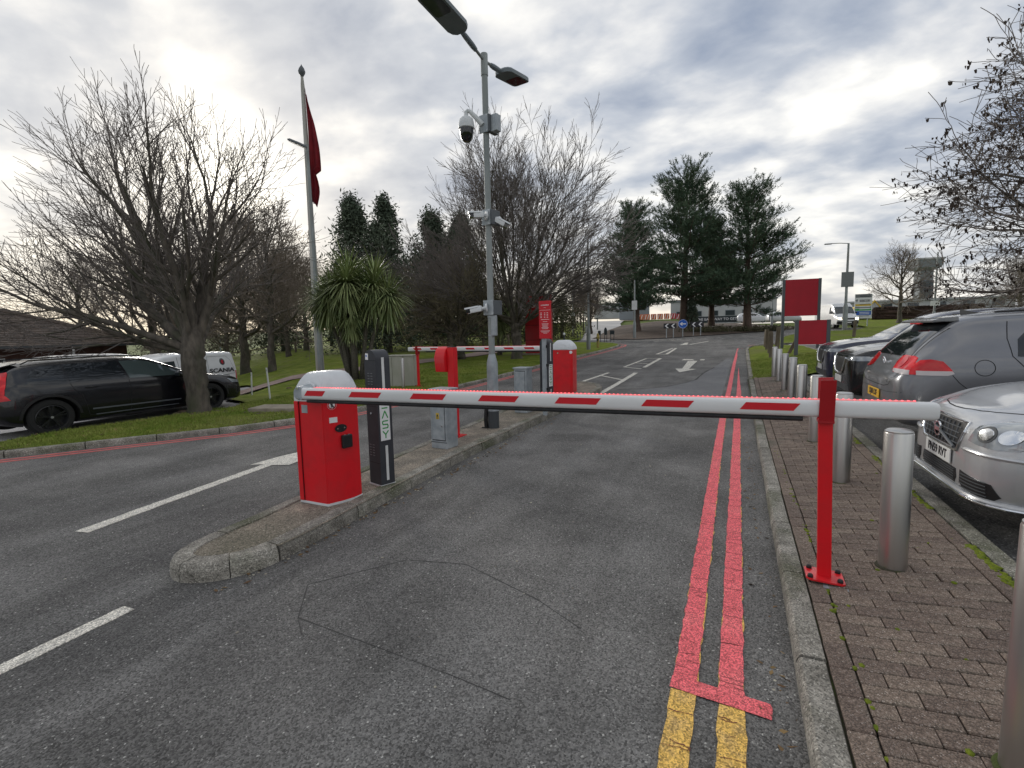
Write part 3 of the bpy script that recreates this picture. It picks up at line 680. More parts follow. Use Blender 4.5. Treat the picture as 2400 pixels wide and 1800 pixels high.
# hub and arm (local frame: AX along the arm)
AZ = 1.19-BZ
hub_x, hub_y = -3.525-BX, 3.235-BY
bm = B(); cyl(bm, (hub_x, -.19, AZ), (hub_x, hub_y+.03, AZ), .075, .07, 24); cyl(bm, (hub_x, hub_y+.03, AZ), (hub_x, hub_y-.045, AZ), .068, .062, 24)
box(bm, (hub_x+.06, hub_y, AZ), (.11, .085, .112), bev=.012); hubo = autos(part('hub', bm, M['galv'], bar))
for dz in (-.045, .045):
    bm = B(); cyl(bm, (hub_x-.005, hub_y-.045, AZ+dz), (hub_x-.005, hub_y-.056, AZ+dz), .012, .012, 6); part('bolt', bm, M['chrome'], hubo)
armE = bpy.data.objects.new('arm', None)
ang = math.atan2(3.475-3.215, 1.05+3.50)
bm = arm_mesh(0, 4.555); arm = autos(part('arm', bm, M['white_arm'], bar)); arm.location = (-3.48-BX, 3.215-BY, AZ); arm.rotation_euler = (0, 0, ang)
for k in range(7):
    x = (-3.575+.604*k+3.48)/math.cos(ang)
    if k == 0: x = .03
    bm = B(); stripe(bm, x, x+.335 if k else x+.235, -.0372, -.016, .030, .036); part('red_stripe', bm, M['red_sticker'], arm)
    bm = B(); stripe(bm, x, x+.335, .0372, -.016, .030, .036, 1); part('red_stripe', bm, M['red_sticker'], arm)
bm = B(); box(bm, (2.28, -.004, .0535), (4.34, .02, .008), bev=.003); ls = part('led_strip', bm, M['led_strip'], arm)
bm = B()
for k in range(150): box(bm, (.15+k*.0288, -.0075, .0582), (.008, .009, .004))
lo = part('led_dots', bm, M['led'], ls); lo['kind'] = 'stuff'
bm = B(); cyl(bm, (.03, 0, -.067), (3.89, 0, -.067), .0165, .0165, 12); box(bm, (1.96, 0, -.052), (3.86, .012, .014)); autos(part('safety_edge', bm, M['rubber'], arm))
# fittings on the faceted side
def on_facet(a, b, t, z):        # a point and the normal of the cabinet face between plan points a and b
    p, q = Vector(plan[a]), Vector(plan[b]); m = p.lerp(q, t); d = (q-p).normalized(); return Vector((m.x, m.y, z)), Vector((d.y, -d.x, 0)), Vector((d.x, d.y, 0))
def facet_box(name, a, b, t, z, w, h, th, mat, parent=bar, bev=.0, shape=None):
    c, n, d = on_facet(a, b, t, z); rot = Matrix((( d.x, -n.x, 0), (d.y, -n.y, 0), (0, 0, 1))); bm = B()
    if shape == 'oval':
        cyl(bm, (0, .0, 0), (0, -th, 0), .5, .5, 28); bmesh.ops.scale(bm, vec=(w, 1, h), verts=bm.verts); bmesh.ops.transform(bm, matrix=Matrix.Translation(c) @ rot.to_4x4(), verts=bm.verts)
    else: box(bm, c+n*th/2, (w, th, h), rot=rot, bev=bev)
    return part(name, bm, mat, parent), c, n, d
facet_box('rating_plate', 0, 1, .36, .905, .075, .075, .002, M['galv'])
facet_box('label', 1, 2, .72, .80, .075, .05, .002, M['paper'])
st, c, n, d = facet_box('pedestrian_sticker', 1, 2, .68, .94, .085, .085, .002, M['paper'], shape='oval')
bm = B(); lathe(bm, [(.030,0),(.040,0),(.040,.0015),(.030,.0015)], 24, axis='Y', ring=True); bm2 = part('ban_ring', bm, M['red_sticker'], st); bm2.matrix_world = Matrix.Translation(c+n*.0035) @ Matrix.Rotation(math.atan2(n.y, n.x)+math.pi/2, 4, 'Z')
fc = c+n*.0035; bm = B(); box(bm, (0,0,.022), (.012,.001,.012)); box(bm, (0,0,.002), (.014,.001,.026)); box(bm, (-.008,0,-.02), (.006,.001,.026), rot=Matrix.Rotation(.4,3,'Y')); box(bm, (.008,0,-.02), (.006,.001,.026), rot=Matrix.Rotation(-.4,3,'Y')); box(bm, (.0,0,0), (.07,.0014,.006), rot=Matrix.Rotation(.8,3,'Y'))
o = part('walking_figure', bm, M['ink'], st); o.matrix_world = Matrix.Translation(fc) @ Matrix.Rotation(math.atan2(n.y, n.x)+math.pi/2, 4, 'Z')
ov, c, n, d = facet_box('cover_plate', 2, 3, .25, .715, .12, .075, .006, M['black_plastic'], shape='oval')
for s in (-.035, .035):
    bm = B(); p = c+d*s+n*.006; cyl(bm, p, p+n*.004, .007, .007, 8); part('screw', bm, M['chrome'], ov)
pb, c, n, d = facet_box('photocell', 2, 3, .62, .585, .105, .125, .035, M['black_plastic'], bev=.008)
for s in (-.02, .02):
    bm = B(); p = c+d*s+n*.02+Vector((0,0,.06)); cyl(bm, p, p+Vector((0,0,.008)), .008, .008, 8); part('screw', bm, M['chrome'], pb)

# ---------------------------------------------------------------- arm rest posts
def rest_post(label, x, y, z, h, rz, lean=0.0, fork=True, face=1):
    t = thing('arm_rest_post', label, 'barrier post', (x, y, z), rz, None)
    bm = B(); box(bm, (0, 0, h*.5), (.075, .05, h), bev=.004); part('post', bm, M['red_paint'], t)
    for s in (-1, 1):
        bm = B(); slab(bm, [(-.04, s*.052, h-.02), (.04, s*.052, h-.02), (.048, s*.088, h+.245), (-.032, s*.088, h+.245)], (0, s, 0), .006); part('fork', bm, M['red_dark'], t)
    bm = B(); box(bm, (0, 0, h-.01), (.085, .12, .012)); part('saddle', bm, M['red_dark'], t)
    bm = B(); pl = [(-.1,-.075),(-.08,-.1),(.085,-.1),(.105,-.08),(.1,.08),(.085,.1),(-.085,.1),(-.105,.08)]; prism(bm, pl, .012, .022); bp = part('base_plate', bm, M['red_paint'], t); bp.rotation_euler = (R(-2), R(3), 0)
    for a in (-1, 1):
        for b in (-1, 1):
            bm = B(); lathe(bm, [(.016,.022),(.016,.034),(.012,.042),(.0,.044)], 10, (a*.078, b*.072, 0)); cyl(bm, (a*.078, b*.072, -.01), (a*.078, b*.072, .014), .007, .007, 8); part('bolt_cap', bm, M['black_plastic'], bp)
    return t
rp = rest_post('red steel post with forked top carrying the arm end over the brick footway', .555, 3.46, H(.555, 3.46)+.103, 1.01, R(-4))
rp.rotation_euler = (R(0), R(-1.6), R(-4))
bm = B(); box(bm, (.055, -.085, -.001), (.13, .09, .004)); part('shim', bm, M['galv'], rp)

# ---------------------------------------------------------------- payment pillars
def pillar(label, x, y, z, rz, sc=1.0):
    t = thing('access_pillar', label, 'pillar', (x, y, z), rz); W, D, h = .205, .168, 1.315
    pts = [(-W/2, 0), (W/2, 0), (W/2, h)]+[(W/2*math.cos(a), h+.098*math.sin(a)) for a in [math.pi*i/16 for i in range(1, 16)]]+[(-W/2, h)]
    bm = B(); lo = [bm.verts.new((p[0], -D/2, p[1]+.012)) for p in pts]; hi = [bm.verts.new((p[0], D/2, p[1]+.012)) for p in pts]; n = len(pts)
    for i in range(n): bm.faces.new((lo[i], lo[(i+1)%n], hi[(i+1)%n], hi[i]))
    bm.faces.new(lo[::-1]); bm.faces.new(hi); autos(part('casing', bm, M['pillar'], t), 30)
    bm = B(); box(bm, (0, 0, .007), (W+.014, D+.014, .014)); part('base', bm, M['white_plastic'], t)
    for z0 in (.245, .84, .93, 1.315):
        bm = B(); box(bm, (0, -D/2-.0008, z0), (W-.004, .0016, .004)); part('panel_gap', bm, M['seam'], t)
    for z0, x0 in ((.32, -.035), (1.07, -.01)):
        for i in range(2):
            for k in range(5):
                bm = B(); box(bm, (x0-.025+i*.055, -D/2-.0015, z0+k*.028), (.034, .003, .008), bev=.001); part('vent_slot', bm, M['sign_back'], t)
    bm = B(); cyl(bm, (-.02, -D/2, .765), (-.02, -D/2-.006, .765), .013, .013, 12); cyl(bm, (-.02, -D/2-.006, .765), (-.02, -D/2-.009, .765), .006, .006, 8); part('lock', bm, M['chrome'], t)
    for z0, z1 in ((.055, .425), (.985, 1.345)):
        bm = B(); box(bm, (W/2+.001, .0, (z0+z1)/2), (.003, .03, z1-z0)); part('white_strip', bm, M['white'], t)
    bm = B(); box(bm, (W/2+.0015, -.005, .70), (.004, .118, .44), bev=.0015); pn = part('name_panel', bm, M['paper'], t)
    X = W/2+.0036; s = .066                     # the four letters, built from bars
    def bar(bm, y0, z0, y1, z1, w=.0125):
        a, b = Vector((X, y0, z0)), Vector((X, y1, z1)); d = (b-a).normalized(); q = Vector((0, -d.z, d.y))*w/2
        slab(bm, [a-q-d*w*.15, b-q+d*w*.15, b+q+d*w*.15, a+q-d*w*.15], (1,0,0), .0012)
    def letter(nm, segs, zc):
        bm = B()
        for y0, z0, y1, z1 in segs: bar(bm, -.005+y0*s/2, zc+z0*.037, -.005+y1*s/2, zc+z1*.037)
        part(nm, bm, M['green'], pn)
    letter('letter_e', [(-1,1,1,1),(-1,0,1,0),(-1,-1,1,-1)], .858)
    letter('letter_a', [(-1,-1,0,1),(0,1,1,-1)], .753)
    letter('letter_s', [(1,1,-.8,1),(-.9,1,-1,.5),(-1,.5,-.8,.05),(-.8,.05,.8,-.02),(.8,0,1,-.5),(1,-.5,.85,-1),(.85,-1,-1,-1)], .648)
    letter('letter_y', [(-1,1,0,0),(1,1,0,0),(0,0,0,-1)], .543)
    return t
p1 = pillar('slim black pillar with green lettering beside the near barrier cabinet', -3.375, 4.085, H(-3.4, 4.1)+.122, R(-17))
bm = B(); box(bm, (-.05, -.0855, 1.355), (.05, .002, .066), rot=Matrix.Rotation(.06, 3, 'Y')); nt = part('paper_note', bm, M['paper'], p1)
bm = B(); box(bm, (-.056, -.0868, 1.362), (.022, .001, .018)); part('print', bm, M['sky_blue_panel'], nt)
p2 = pillar('slim black pillar with green lettering behind the tariff sign post', -3.39, 9.25, H(-3.4, 9.3)+.122, R(-17))

# ---------------------------------------------------------------- feeder cabinets
def feeder(label, x, y, z, rz, W, D, h, sticker=True):
    t = thing('feeder_cabinet', label, 'cabinet', (x, y, z), rz)
    bm = B(); box(bm, (0, 0, h/2), (W, D, h), bev=.006); part('casing', bm, M['galv'], t)
    bm = B(); box(bm, (0, 0, h+.014), (W+.035, D+.035, .03), bev=.005); part('cap', bm, M['galv'], t)
    bm = B(); box(bm, (0, -D/2-.001, h*.55), (W*.82, .002, h*.82)); part('door_gap', bm, M['seam'], t)
    bm = B(); box(bm, (0, -D/2-.005, h*.55), (W*.78, .01, h*.79), bev=.003); dr = part('door', bm, M['galv'], t)
    bm = B(); cyl(bm, (W*.24, -D/2-.009, h*.40), (W*.24, -D/2-.02, h*.40), .016, .013, 12); part('lock', bm, M['chrome'], dr)
    bm = B(); box(bm, (0, -D/2-.0112, h*(.86 if sticker else .30)), (W*.32, .002, .045)); part('label', bm, M['paper'], dr)
    bm = B(); box(bm, (0, -D/2-.0025, .09), (W, .005, .006)); part('plinth_joint', bm, M['seam'], t)
    if sticker:
        bm = B(); box(bm, (-W*.02, -D/2-.0112, h*.57), (.05, .002, .085)); ws = part('warning_sticker', bm, M['yellow'], dr)
        bm = B(); slab(bm, [(-W*.02-.018, -D/2-.0125, h*.57-.005), (-W*.02+.018, -D/2-.0125, h*.57-.005), (-W*.02, -D/2-.0125, h*.57+.03)], (0,-1,0), .0008); part('warning_triangle', bm, M['ink'], ws)
        bm = B()
        for k in range(3): box(bm, (-W*.02, -D/2-.0128, h*.57-.014-.009*k), (.034, .0008, .004))
        part('print', bm, M['ink'], ws)
    return t
feeder('galvanised feeder cabinet with yellow warning sticker beside the lamp post', -3.65, 5.78, H(-3.6, 5.8)+.122, R(-5), .27, .26, .80)
feeder('plain galvanised feeder cabinet between the lamp post and the tariff sign', -3.74, 8.86, H(-3.7, 8.9)+.122, R(-6), .27, .26, .86, False)
t = thing('equipment_cabinet', 'large pale stained equipment cabinet standing on the grass', 'cabinet', (-9.25, 12.55, lawn_z(-9.25, 12.55)), R(16))
bm = B(); box(bm, (-.36, 0, .47), (.70, .45, .94), bev=.012); part('casing', bm, M['cab_pale'], t)
bm = B(); box(bm, (.16, .02, .475), (.33, .46, .95), bev=.012); part('side_bay', bm, M['cab_pale'], t)
bm = B(); box(bm, (-.36, -.228, .47), (.006, .006, .88)); part('door_gap', bm, M['seam'], t)
bm = B(); box(bm, (-.1, .0, .955), (.90, .5, .02), bev=.004); part('cap', bm, M['cab_pale'], t)

# ---------------------------------------------------------------- lamp column with cameras
lx, ly = -3.61, 7.25; lz = H(lx, ly)+.12
lamp = thing('lamp_post', 'tall grey lamp post with two flood heads on the traffic island', 'lamp post', (lx, ly, lz))
bm = B(); lathe(bm, [(.092,-.02),(.092,.29),(.0925,.30)], 24); autos(part('black_sleeve', bm, M['dark_grey'], lamp))
bm = B(); lathe(bm, [(.0915,.30),(.0915,1.02),(.088,1.09),(.070,1.16),(.058,1.21),(.052,1.23)], 24); autos(part('base_column', bm, M['galv'], lamp))
bm = B(); lathe(bm, [(.052,1.22),(.050,3.0),(.048,5.58)], 20); autos(part('column', bm, M['column'], lamp))
bm = B(); lathe(bm, [(.056,5.56),(.056,5.87),(.052,5.885)], 20); autos(part('cap_sleeve', bm, M['column'], lamp))
bm = B(); box(bm, (.02, -.0905, .66), (.09, .008, .33), bev=.004); part('hatch', bm, M['galv'], lamp)
for z in (.30, 1.54, 1.84):
    bm = B(); lathe(bm, [(.054 if z > 1 else .093,-.012),(.056 if z > 1 else .095,-.012),(.056 if z > 1 else .095,.012),(.054 if z > 1 else .093,.012)], 20, (0,0,z), ring=True); part('strap', bm, M['galv'], lamp)
def head(end, tip, w, name='flood_head'):
    a = Vector((0, 0, 5.78)); e, tp = Vector(end), Vector(tip); d = (tp-e).normalized()
    bm = B(); tube(bm, [a+(e-a)*.02, a+(e-a)*.45], .022, 10); ab = part('bracket_arm', bm, M['column'], lamp)
    bm = B(); tube(bm, [a+(e-a)*.40, a+(e-a)*.55, a+(e-a)*.85, e+d*.03], [.034,.042,.040,.030], 10); kn = autos(part('knuckle', bm, M['lamp_head'], lamp))
    for s in (.5, .62, .78):
        bm = B(); p = a+(e-a)*s; cyl(bm, p+Vector((0,0,-.052)), p+Vector((0,0,-.03)), .007, .007, 6); part('bolt', bm, M['galv'], kn)
    side = d.cross(Vector((0,0,1))).normalized(); up = side.cross(d).normalized(); L = (tp-e).length
    out = [(0,.0),(0,.22*w),(.05*L,.40*w),(.14*L,.5*w),(.9*L,.5*w),(.97*L,.45*w),(L,.34*w)]; out = out[1:]+[(x, -y) for x, y in out[:0:-1]]
    bm = B(); loft(bm, [[e+d*x+side*y+up*z for x, y in out] for z in (-.025,.0,.03)]+[[e+d*(x*.9+.05*L)+side*y*.85+up*.055 for x, y in out]])
    hd = autos(part(name, bm, M['lamp_head'], lamp), 40)
    bm = B(); slab(bm, [e+d*(.45*L+x*.5)+side*y*.8-up*.0255 for x, y in out[1:-1]], -up, .003); part('glass', bm, M['glass_van'], hd)
head((-.06,-.58,5.92), (-.18,-1.36,6.06), .34)
head((.06,.46,5.82), (.17,1.12,5.90), .32)
# post box 4 below the low camera
bm = B(); box(bm, (.065, -.02, 1.695), (.085, .07, .33), bev=.006); part('cable_box', bm, M['galv'], lamp)
bm = B(); tube(bm, [(-.11,-.05,-.02),(-.115,-.06,.15),(-.105,-.05,.32)], .035, 8); box(bm, (-.12,-.07,.0), (.12,.05,.03)); part('socket_box', bm, M['black_plastic'], lamp)

def mount(t, z, W, hh, yo=-.06, dark=True):
    bm = B(); box(bm, (0, yo, z), (W, .012, hh), bev=.002); pl = part('mount_plate', bm, M['galv'], t)
    bm = B(); box(bm, (.075, .055, z), (.07, .22, hh*.96), bev=.004); part('junction_box', bm, M['pole_grey'] if dark else M['galv'], t)
    for a in (-1, 1):
        for b in (-1, 1):
            bm = B(); cyl(bm, (a*W*.42, yo-.006, z+b*hh*.42), (a*W*.42, yo-.012, z+b*hh*.42), .006, .006, 6); part('bolt', bm, M['chrome'], pl)
    return pl
CR = R(-12)
def cam_thing(label): return thing('security_camera', label, 'camera', (lx, ly, lz), CR, 'security cameras on the lamp post')
# dome camera
t = cam_thing('white dome camera hanging from a bracket high on the lamp post'); mount(t, 4.83, .17, .27)
bm = B(); box(bm, (.16, .05, 4.83), (.11, .12, .25), bev=.005); part('power_box', bm, M['galv'], t)
bm = B(); tube(bm, [(-.02,-.06,4.82),(-.10,-.12,4.93),(-.175,-.17,5.02),(-.205,-.19,5.035),(-.225,-.205,5.01),(-.225,-.205,4.94)], [.045,.038,.032,.032,.034,.036], 10); autos(part('bracket', bm, M['cam_white'], t))
bm = B(); lathe(bm, [(.036,4.94),(.075,4.935),(.108,4.90),(.122,4.84),(.127,4.80),(.127,4.77),(.115,4.762)], 24, (-.225,-.205,0)); autos(part('housing', bm, M['cam_white'], t))
bm = B(); lathe(bm, [(.113,4.765),(.110,4.70),(.092,4.625),(.055,4.575),(.0,4.56)], 24, (-.225,-.205,0)); autos(part('dome', bm, M['black_gloss'], t))
# bullet cameras
def bullet(t, p, d, L=.24, r=.042, neck=None):
    p, d = Vector(p), Vector(d).normalized(); up = Vector((0,0,1)); side = d.cross(up).normalized(); up = side.cross(d)
    prof = [(-.9,-.7),(-1,.2),(-.75,.85),(.75,.85),(1,.2),(.9,-.7)]
    ring = lambda c, k: [c+side*a*r*k+up*b*r*k for a, b in prof]
    bm = B(); loft(bm, [ring(p-d*L*.5, .8), ring(p-d*L*.44, 1), ring(p+d*L*.22, 1.0)]); bd = autos(part('housing', bm, M['cam_white'], t), 50)
    bm = B(); loft(bm, [ring(p+d*L*.22, .985), ring(p+d*L*.49, .985), ring(p+d*L*.5, .9)]); part('front_glass', bm, M['black_gloss'], t)
    bm = B(); slab(bm, [p+side*s*r*1.08+up*r*u+d*L*l for s, u, l in ((-1,.5,-.3),(-.8,.93,-.3),(.8,.93,-.3),(1,.5,-.3))], d, L*.86); part('sun_shield', bm, M['cam_white'], bd)
    if neck:
        bm = B(); a = Vector(neck); cyl(bm, a, a+(p-a).normalized()*.03, .075, .068, 20); tube(bm, [a, a.lerp(p-d*L*.3, .5), p-d*L*.32], [.032,.024,.028], 10); autos(part('neck', bm, M['cam_white'], t))
t = cam_thing('pair of white bullet cameras halfway up the lamp post'); mount(t, 3.41, .17, .24)
bullet(t, (-.07,-.215,3.425), (-.75,-.85,-.05), .22, .058, (.02,-.066,3.43)); bullet(t, (.165,.13,3.33), (.75,.55,-.5), .24, .056, (.10,.12,3.37))
t = cam_thing('low white bullet camera on a grey box above the cable box'); mount(t, 1.985, .20, .24)
bullet(t, (-.20,-.18,1.955), (-.95,-.42,-.16), .26, .058, (-.01,-.066,1.985))

# ---------------------------------------------------------------- red help point on its post
t = thing('help_point', 'red help point box on a square red post behind the feeder cabinet', 'help point', (-3.90, 6.47, H(-3.9, 6.4)+.122), R(-3))
bm = B(); box(bm, (0, 0, .69), (.115, .115, 1.36), bev=.004); part('post', bm, M['red_paint'], t)
bm = B(); box(bm, (.0, 0, 1.375), (.10, .10, .018)); part('post_cap', bm, M['black_plastic'], t)
pr = [(-.10,1.0),(.13,.98),(.13,1.36),(.06,1.385),(-.03,1.375),(-.085,1.33),(-.13,1.22)]
bm = B(); lo = [(-.165-.085, p[0], p[1]) for p in pr]; slab(bm, lo, (1,0,0), .19); bmesh.ops.bevel(bm, geom=bm.edges[:], offset=.008, segments=2, affect='EDGES'); autos(part('hooded_box', bm, M['red_paint'], t))
bm = B(); prism(bm, [(-.12,-.12),(.14,-.12),(.14,.12),(-.12,.12)], .0, .012); bp = part('base_plate', bm, M['red_paint'], t)
for a in (-.09, .11):
    bm = B(); lathe(bm, [(.014,.012),(.014,.026),(.0,.032)], 8, (a,-.09,0)); part('bolt_cap', bm, M['black_plastic'], bp)

# ---------------------------------------------------------------- tariff sign
sx, sy = -3.20, 8.62; t = thing('tariff_sign', 'red tariff board with white print on a grey post', 'sign', (sx, sy, H(sx, sy)+.122), R(-6))
bm = B(); box(bm, (.0, .0, 1.0), (.075, .06, 2.0), bev=.006); part('post', bm, M['galv'], t)
for z in (.5, .95, 1.3): 
    bm = B(); box(bm, (.055, .02, z), (.04, .05, .05)); part('bracket', bm, M['black_plastic'], t)
bm = B(); box(bm, (.05, -.045, 1.79), (.245, .012, .69), bev=.003); bd = part('board', bm, M['red_sticker'], t)
text('LEONARDO', .030, M['paper'], bd, (.05,-.052,2.055), FR, bold=.0006); text('Hotel', .018, M['paper'], bd, (.05,-.052,2.010), FR)
def bars(z, w, h=.006, n=1):
    for k in range(n):
        bm = B(); box(bm, (.05, -.0515, z-k*.022), (w*(1-.12*(k % 3)), .001, h)); part('print_line', bm, M['paper'], bd)
bars(1.965,.225,.004); bars(1.795,.17,.007); bars(1.755,.09,.006); bars(1.715,.14,.007,5); bars(1.585,.19,.007); bars(1.565,.15,.006); bars(1.545,.08,.006)
for k in range(4):
    for xx, w in ((-.03,.03),(.045,.025),(.10,.03)):
        bm = B(); box(bm, (xx, -.0515, 1.915-k*.028), (w, .001, .009)); part('print_line', bm, M['paper'], bd)

# ---------------------------------------------------------------- far barrier
fx, fy = -3.90, 11.95; fz = H(fx, fy)+.122
fb = thing('barrier', 'red barrier cabinet at the far end of the island, arm lowered across the exit lane', 'barrier', (fx, fy, fz))
fp = [(-.27,-.2),(.22,-.2),(.27,-.15),(.27,.2),(-.27,.2)]
bm = B(); prism(bm, fp, 0, 1.08); bmesh.ops.bevel(bm, geom=[e for e in bm.edges if abs(e.verts[0].co.z-e.verts[1].co.z) > .5], offset=.012, segments=2, affect='EDGES'); autos(part('cabinet', bm, M['red_paint'], fb))
bm = B(); loft(bm, [[(p[0]*kx, p[1]*ky, z) for p in fp] for z, kx, ky in [(1.07,1.03,1.04),(1.14,1.03,1.04),(1.23,.86,.9),(1.31,.55,.72),(1.325,.45,.6)]]); bmesh.ops.bevel(bm, geom=bm.edges[:], offset=.012, segments=2, affect='EDGES', clamp_overlap=True); hd = autos(part('hood', bm, M['white_plastic'], fb), 50)
bm = B(); slab(bm, [(-.24,-.209,1.10),(.17,-.209,1.10),(.11,-.196,1.20),(.02,-.183,1.235),(-.12,-.183,1.235),(-.2,-.196,1.19)], (0,-.94,.3), .008); part('hood_panel', bm, M['white_plastic'], hd)
bm = B(); cyl(bm, (-.1,-.2,1.0), (-.1,-.21,1.0), .018, .018, 12); part('lock', bm, M['chrome'], fb)
bm = B(); cyl(bm, (.235,-.191,1.02), (.24,-.2,1.02), .04, .04, 16); part('pedestrian_sticker', bm, M['paper'], fb)
bm = B(); cyl(bm, (-.18, .2, 1.09), (-.18, .33, 1.09), .07, .065, 20); autos(part('hub', bm, M['galv'], fb))
fa = math.atan2(.95, -4.75)
bm = arm_mesh(0, 4.95, .125, .08); ar = autos(part('arm', bm, M['white_arm'], fb)); ar.location = (-.18, .30, 1.11); ar.rotation_euler = (0, 0, math.pi-R(2)) ; AR2 = ar
for k in range(8):
    x = .12+.615*k; bm = B(); stripe(bm, x, x+.32, .0402, -.02, .032, .038, 1); part('red_stripe', bm, M['red_sticker'], ar)
bm = B(); box(bm, (2.45, .0, .0645), (4.7, .022, .008)); part('led_strip', bm, M['led_strip'], ar)
bm = B(); cyl(bm, (.1,0,-.077), (4.3,0,-.077), .018, .018, 10); part('safety_edge', bm, M['rubber'], ar)
rp2 = rest_post('red steel post with forked top carrying the far arm beside the pale cabinet', -8.70, 12.42, lawn_z(-8.7, 12.42), .98, R(8))

# ---------------------------------------------------------------- stainless bollards
def bollard_proto():
    t = thing('bollard', '', 'bollard', (0,0,0))
    bm = B(); lathe(bm, [(.077,-.03),(.077,.865),(.073,.874)], 32); autos(part('tube', bm, M['steel'], t), 40)
    bm = B(); lathe(bm, [(.094,-.004),(.090,.003),(.078,.006)], 24); part('dirt_contact_ring', bm, M['joint'], t)  # dark ring standing in for dirt and contact shade round the foot
    bm = B(); lathe(bm, [(.074,.868),(.0735,.880),(.060,.889),(.0,.893)], 32); autos(part('cap', bm, M['steel'], t), 40)
    return t
bp = bollard_proto(); lab = ['polished steel bollard on the footway opposite the red and yellow line join', 'polished steel bollard on the footway just past the red rest post, before the silver car',
  'polished steel bollard behind the striped arm end, opposite the grey hatchback', 'polished steel bollard half hidden by the forked rest post', 'polished steel bollard fifth along the row from the silver car end', 'polished steel bollard sixth along the row, opposite the black crossover',
  'polished steel bollard third from the grass end of the row', 'polished steel bollard second from the grass end of the row', 'polished steel bollard at the grass end of the row']
for i, (x, y) in enumerate([(.955,2.10),(.965,3.72),(1.01,5.64),(1.04,7.55),(1.075,9.45),(1.12,11.3),(1.14,13.05),(1.16,14.85),(1.125,15.95)]):
    o = bp if i == 0 else copy_tree(bp)
    o.location = (x, y, H(x, y)+.10); o.rotation_euler = (R(rng.uniform(-.6,.6)), R(rng.uniform(-.6,.6)), rng.uniform(0, 6)); meta(o, lab[i], 'bollard', 'steel bollards along the footway')
    if i in (6,7,8): o.scale = (.93,.93,.96)
bo = copy_tree(bp); bo.location = (-9.0, 12.05, lawn_z(-9, 12.05)); bo.scale = (.62,.62,1.0); meta(bo, 'thin steel bollard in front of the pale equipment cabinet', 'bollard'); del bo['group']

# ---------------------------------------------------------------- flagpole and the lamp column beside it
def zl(x, y): return lawn_z(x, y)
t = thing('flagpole', 'tall white flagpole with a limp red flag', 'flagpole', (-16.05, 15.75, zl(-16.05, 15.75)))
bm = B(); lathe(bm, [(.17,0),(.165,2),(.12,6),(.075,11.6),(.05,11.95)], 18); autos(part('pole', bm, material('pole_white', (.45,.44,.41), .6, col2=(.30,.29,.25), scale=3, detail=8, stretch=(1,1,.1), contrast=(.4,.7)), t))
bm = B(); lathe(bm, [(.05,11.95),(.07,12.0),(.12,12.08),(.14,12.16),(.10,12.28),(.03,12.38),(.0,12.45)], 14); autos(part('finial', bm, M['pole_grey'], t))
def flag():
    bm = B(); rows = 26; cols = 9; g = []; rnd = random.Random(2)
    for i in range(rows+1):
        f = i/rows; z = 11.55-4.45*f; w = .08+.42*math.sin(min(f*1.35, 1)*math.pi*.56)*(1 if f < .66 else .82)
        if f > .66: w = .22+.18*math.sin((f-.66)*9)
        g.append([bm.verts.new((.10+w*(j/cols), -.05+.10*math.sin(j*1.5+f*5)*(.3+f), z-.55*(j/cols)*(1-.5*f)-.03*math.sin(j*2+i))) for j in range(cols+1)])
    for i in range(rows):
        for j in range(cols): bm.faces.new((g[i][j], g[i][j+1], g[i+1][j+1], g[i+1][j]))
    bmesh.ops.solidify(bm, geom=bm.faces[:], thickness=.006)
    part('flag', bm, M['flag'], t, True).rotation_euler = (0, 0, R(24))
flag()
t = thing('lamp_post', 'slender grey lamp post standing against the white flagpole', 'lamp post', (-15.6, 15.35, zl(-15.6, 15.35)))
bm = B(); lathe(bm, [(.115,0),(.115,1.3),(.085,1.42),(.075,1.5),(.065,5),(.055,9.15)], 16); autos(part('column', bm, M['column'], t))
bm = B(); loft(bm, [[(x*k-.52+.1, y*k, z) for x, y in ((-.42,-.1),(.1,-.17),(.42,-.09),(.42,.09),(.1,.17),(-.42,.1))] for z, k in ((9.14,.9),(9.18,1),(9.24,.8))]); h = autos(part('lamp_head', bm, M['pole_grey'], t), 40); h.rotation_euler = (0, R(24), R(24)); h.location = (-3.40,-1.50,.62)
bm = B(); box(bm, (0, -.10, .75), (.10, .012, .42)); part('hatch', bm, M['galv'], t)
for z in (1.9, 2.0):
    bm = B(); lathe(bm, [(.075,-.01),(.085,-.01),(.085,.01),(.075,.01)], 12, (0,0,z), ring=True); part('strap', bm, M['rubber'], t)

# ---------------------------------------------------------------- things on the near lawn
for i, (x, y, h, lb) in enumerate([(-12.5,9.66,.66,'short white marker stake on the grass nearer the van'), (-11.15,9.15,.86,'tall white marker stake on the grass nearer the barrier')]):
    t = thing('marker_stake', lb, 'stake', (x, y, zl(x, y)-.02), 0, 'white marker stakes on the grass')
    bm = B(); box(bm, (0, 0, h/2), (.035, .03, h), bev=.004); part('stake', bm, M['white'], t); t.rotation_euler = (0, R(-3 if i else 3), .3)
    bm = B(); box(bm, (0, -.016, h-.07), (.02, .004, .05)); part('tag', bm, M['galv'], t)
t = thing('manhole_slab', 'low concrete manhole slab with broken earth rim in the verge', 'manhole', (-9.25, 7.78, zl(-9.3, 7.8)-.02), R(18))
bm = B(); box(bm, (0, 0, .05), (1.05, .62, .10), bev=.012); part('slab', bm, M['concrete'], t)
bm = B(); rr = random.Random(3)
for k in range(60):
    a = rr.uniform(0, 6.28); bmesh.ops.create_icosphere(bm, subdivisions=1, radius=rr.uniform(.02,.05), matrix=Matrix.Translation((math.cos(a)*.62+rr.gauss(0,.05), math.sin(a)*.42+rr.gauss(0,.05), .01)) @ Matrix.Diagonal((1.4,1,.5,1)))
part('earth_rim', bm, M['soil'], t)
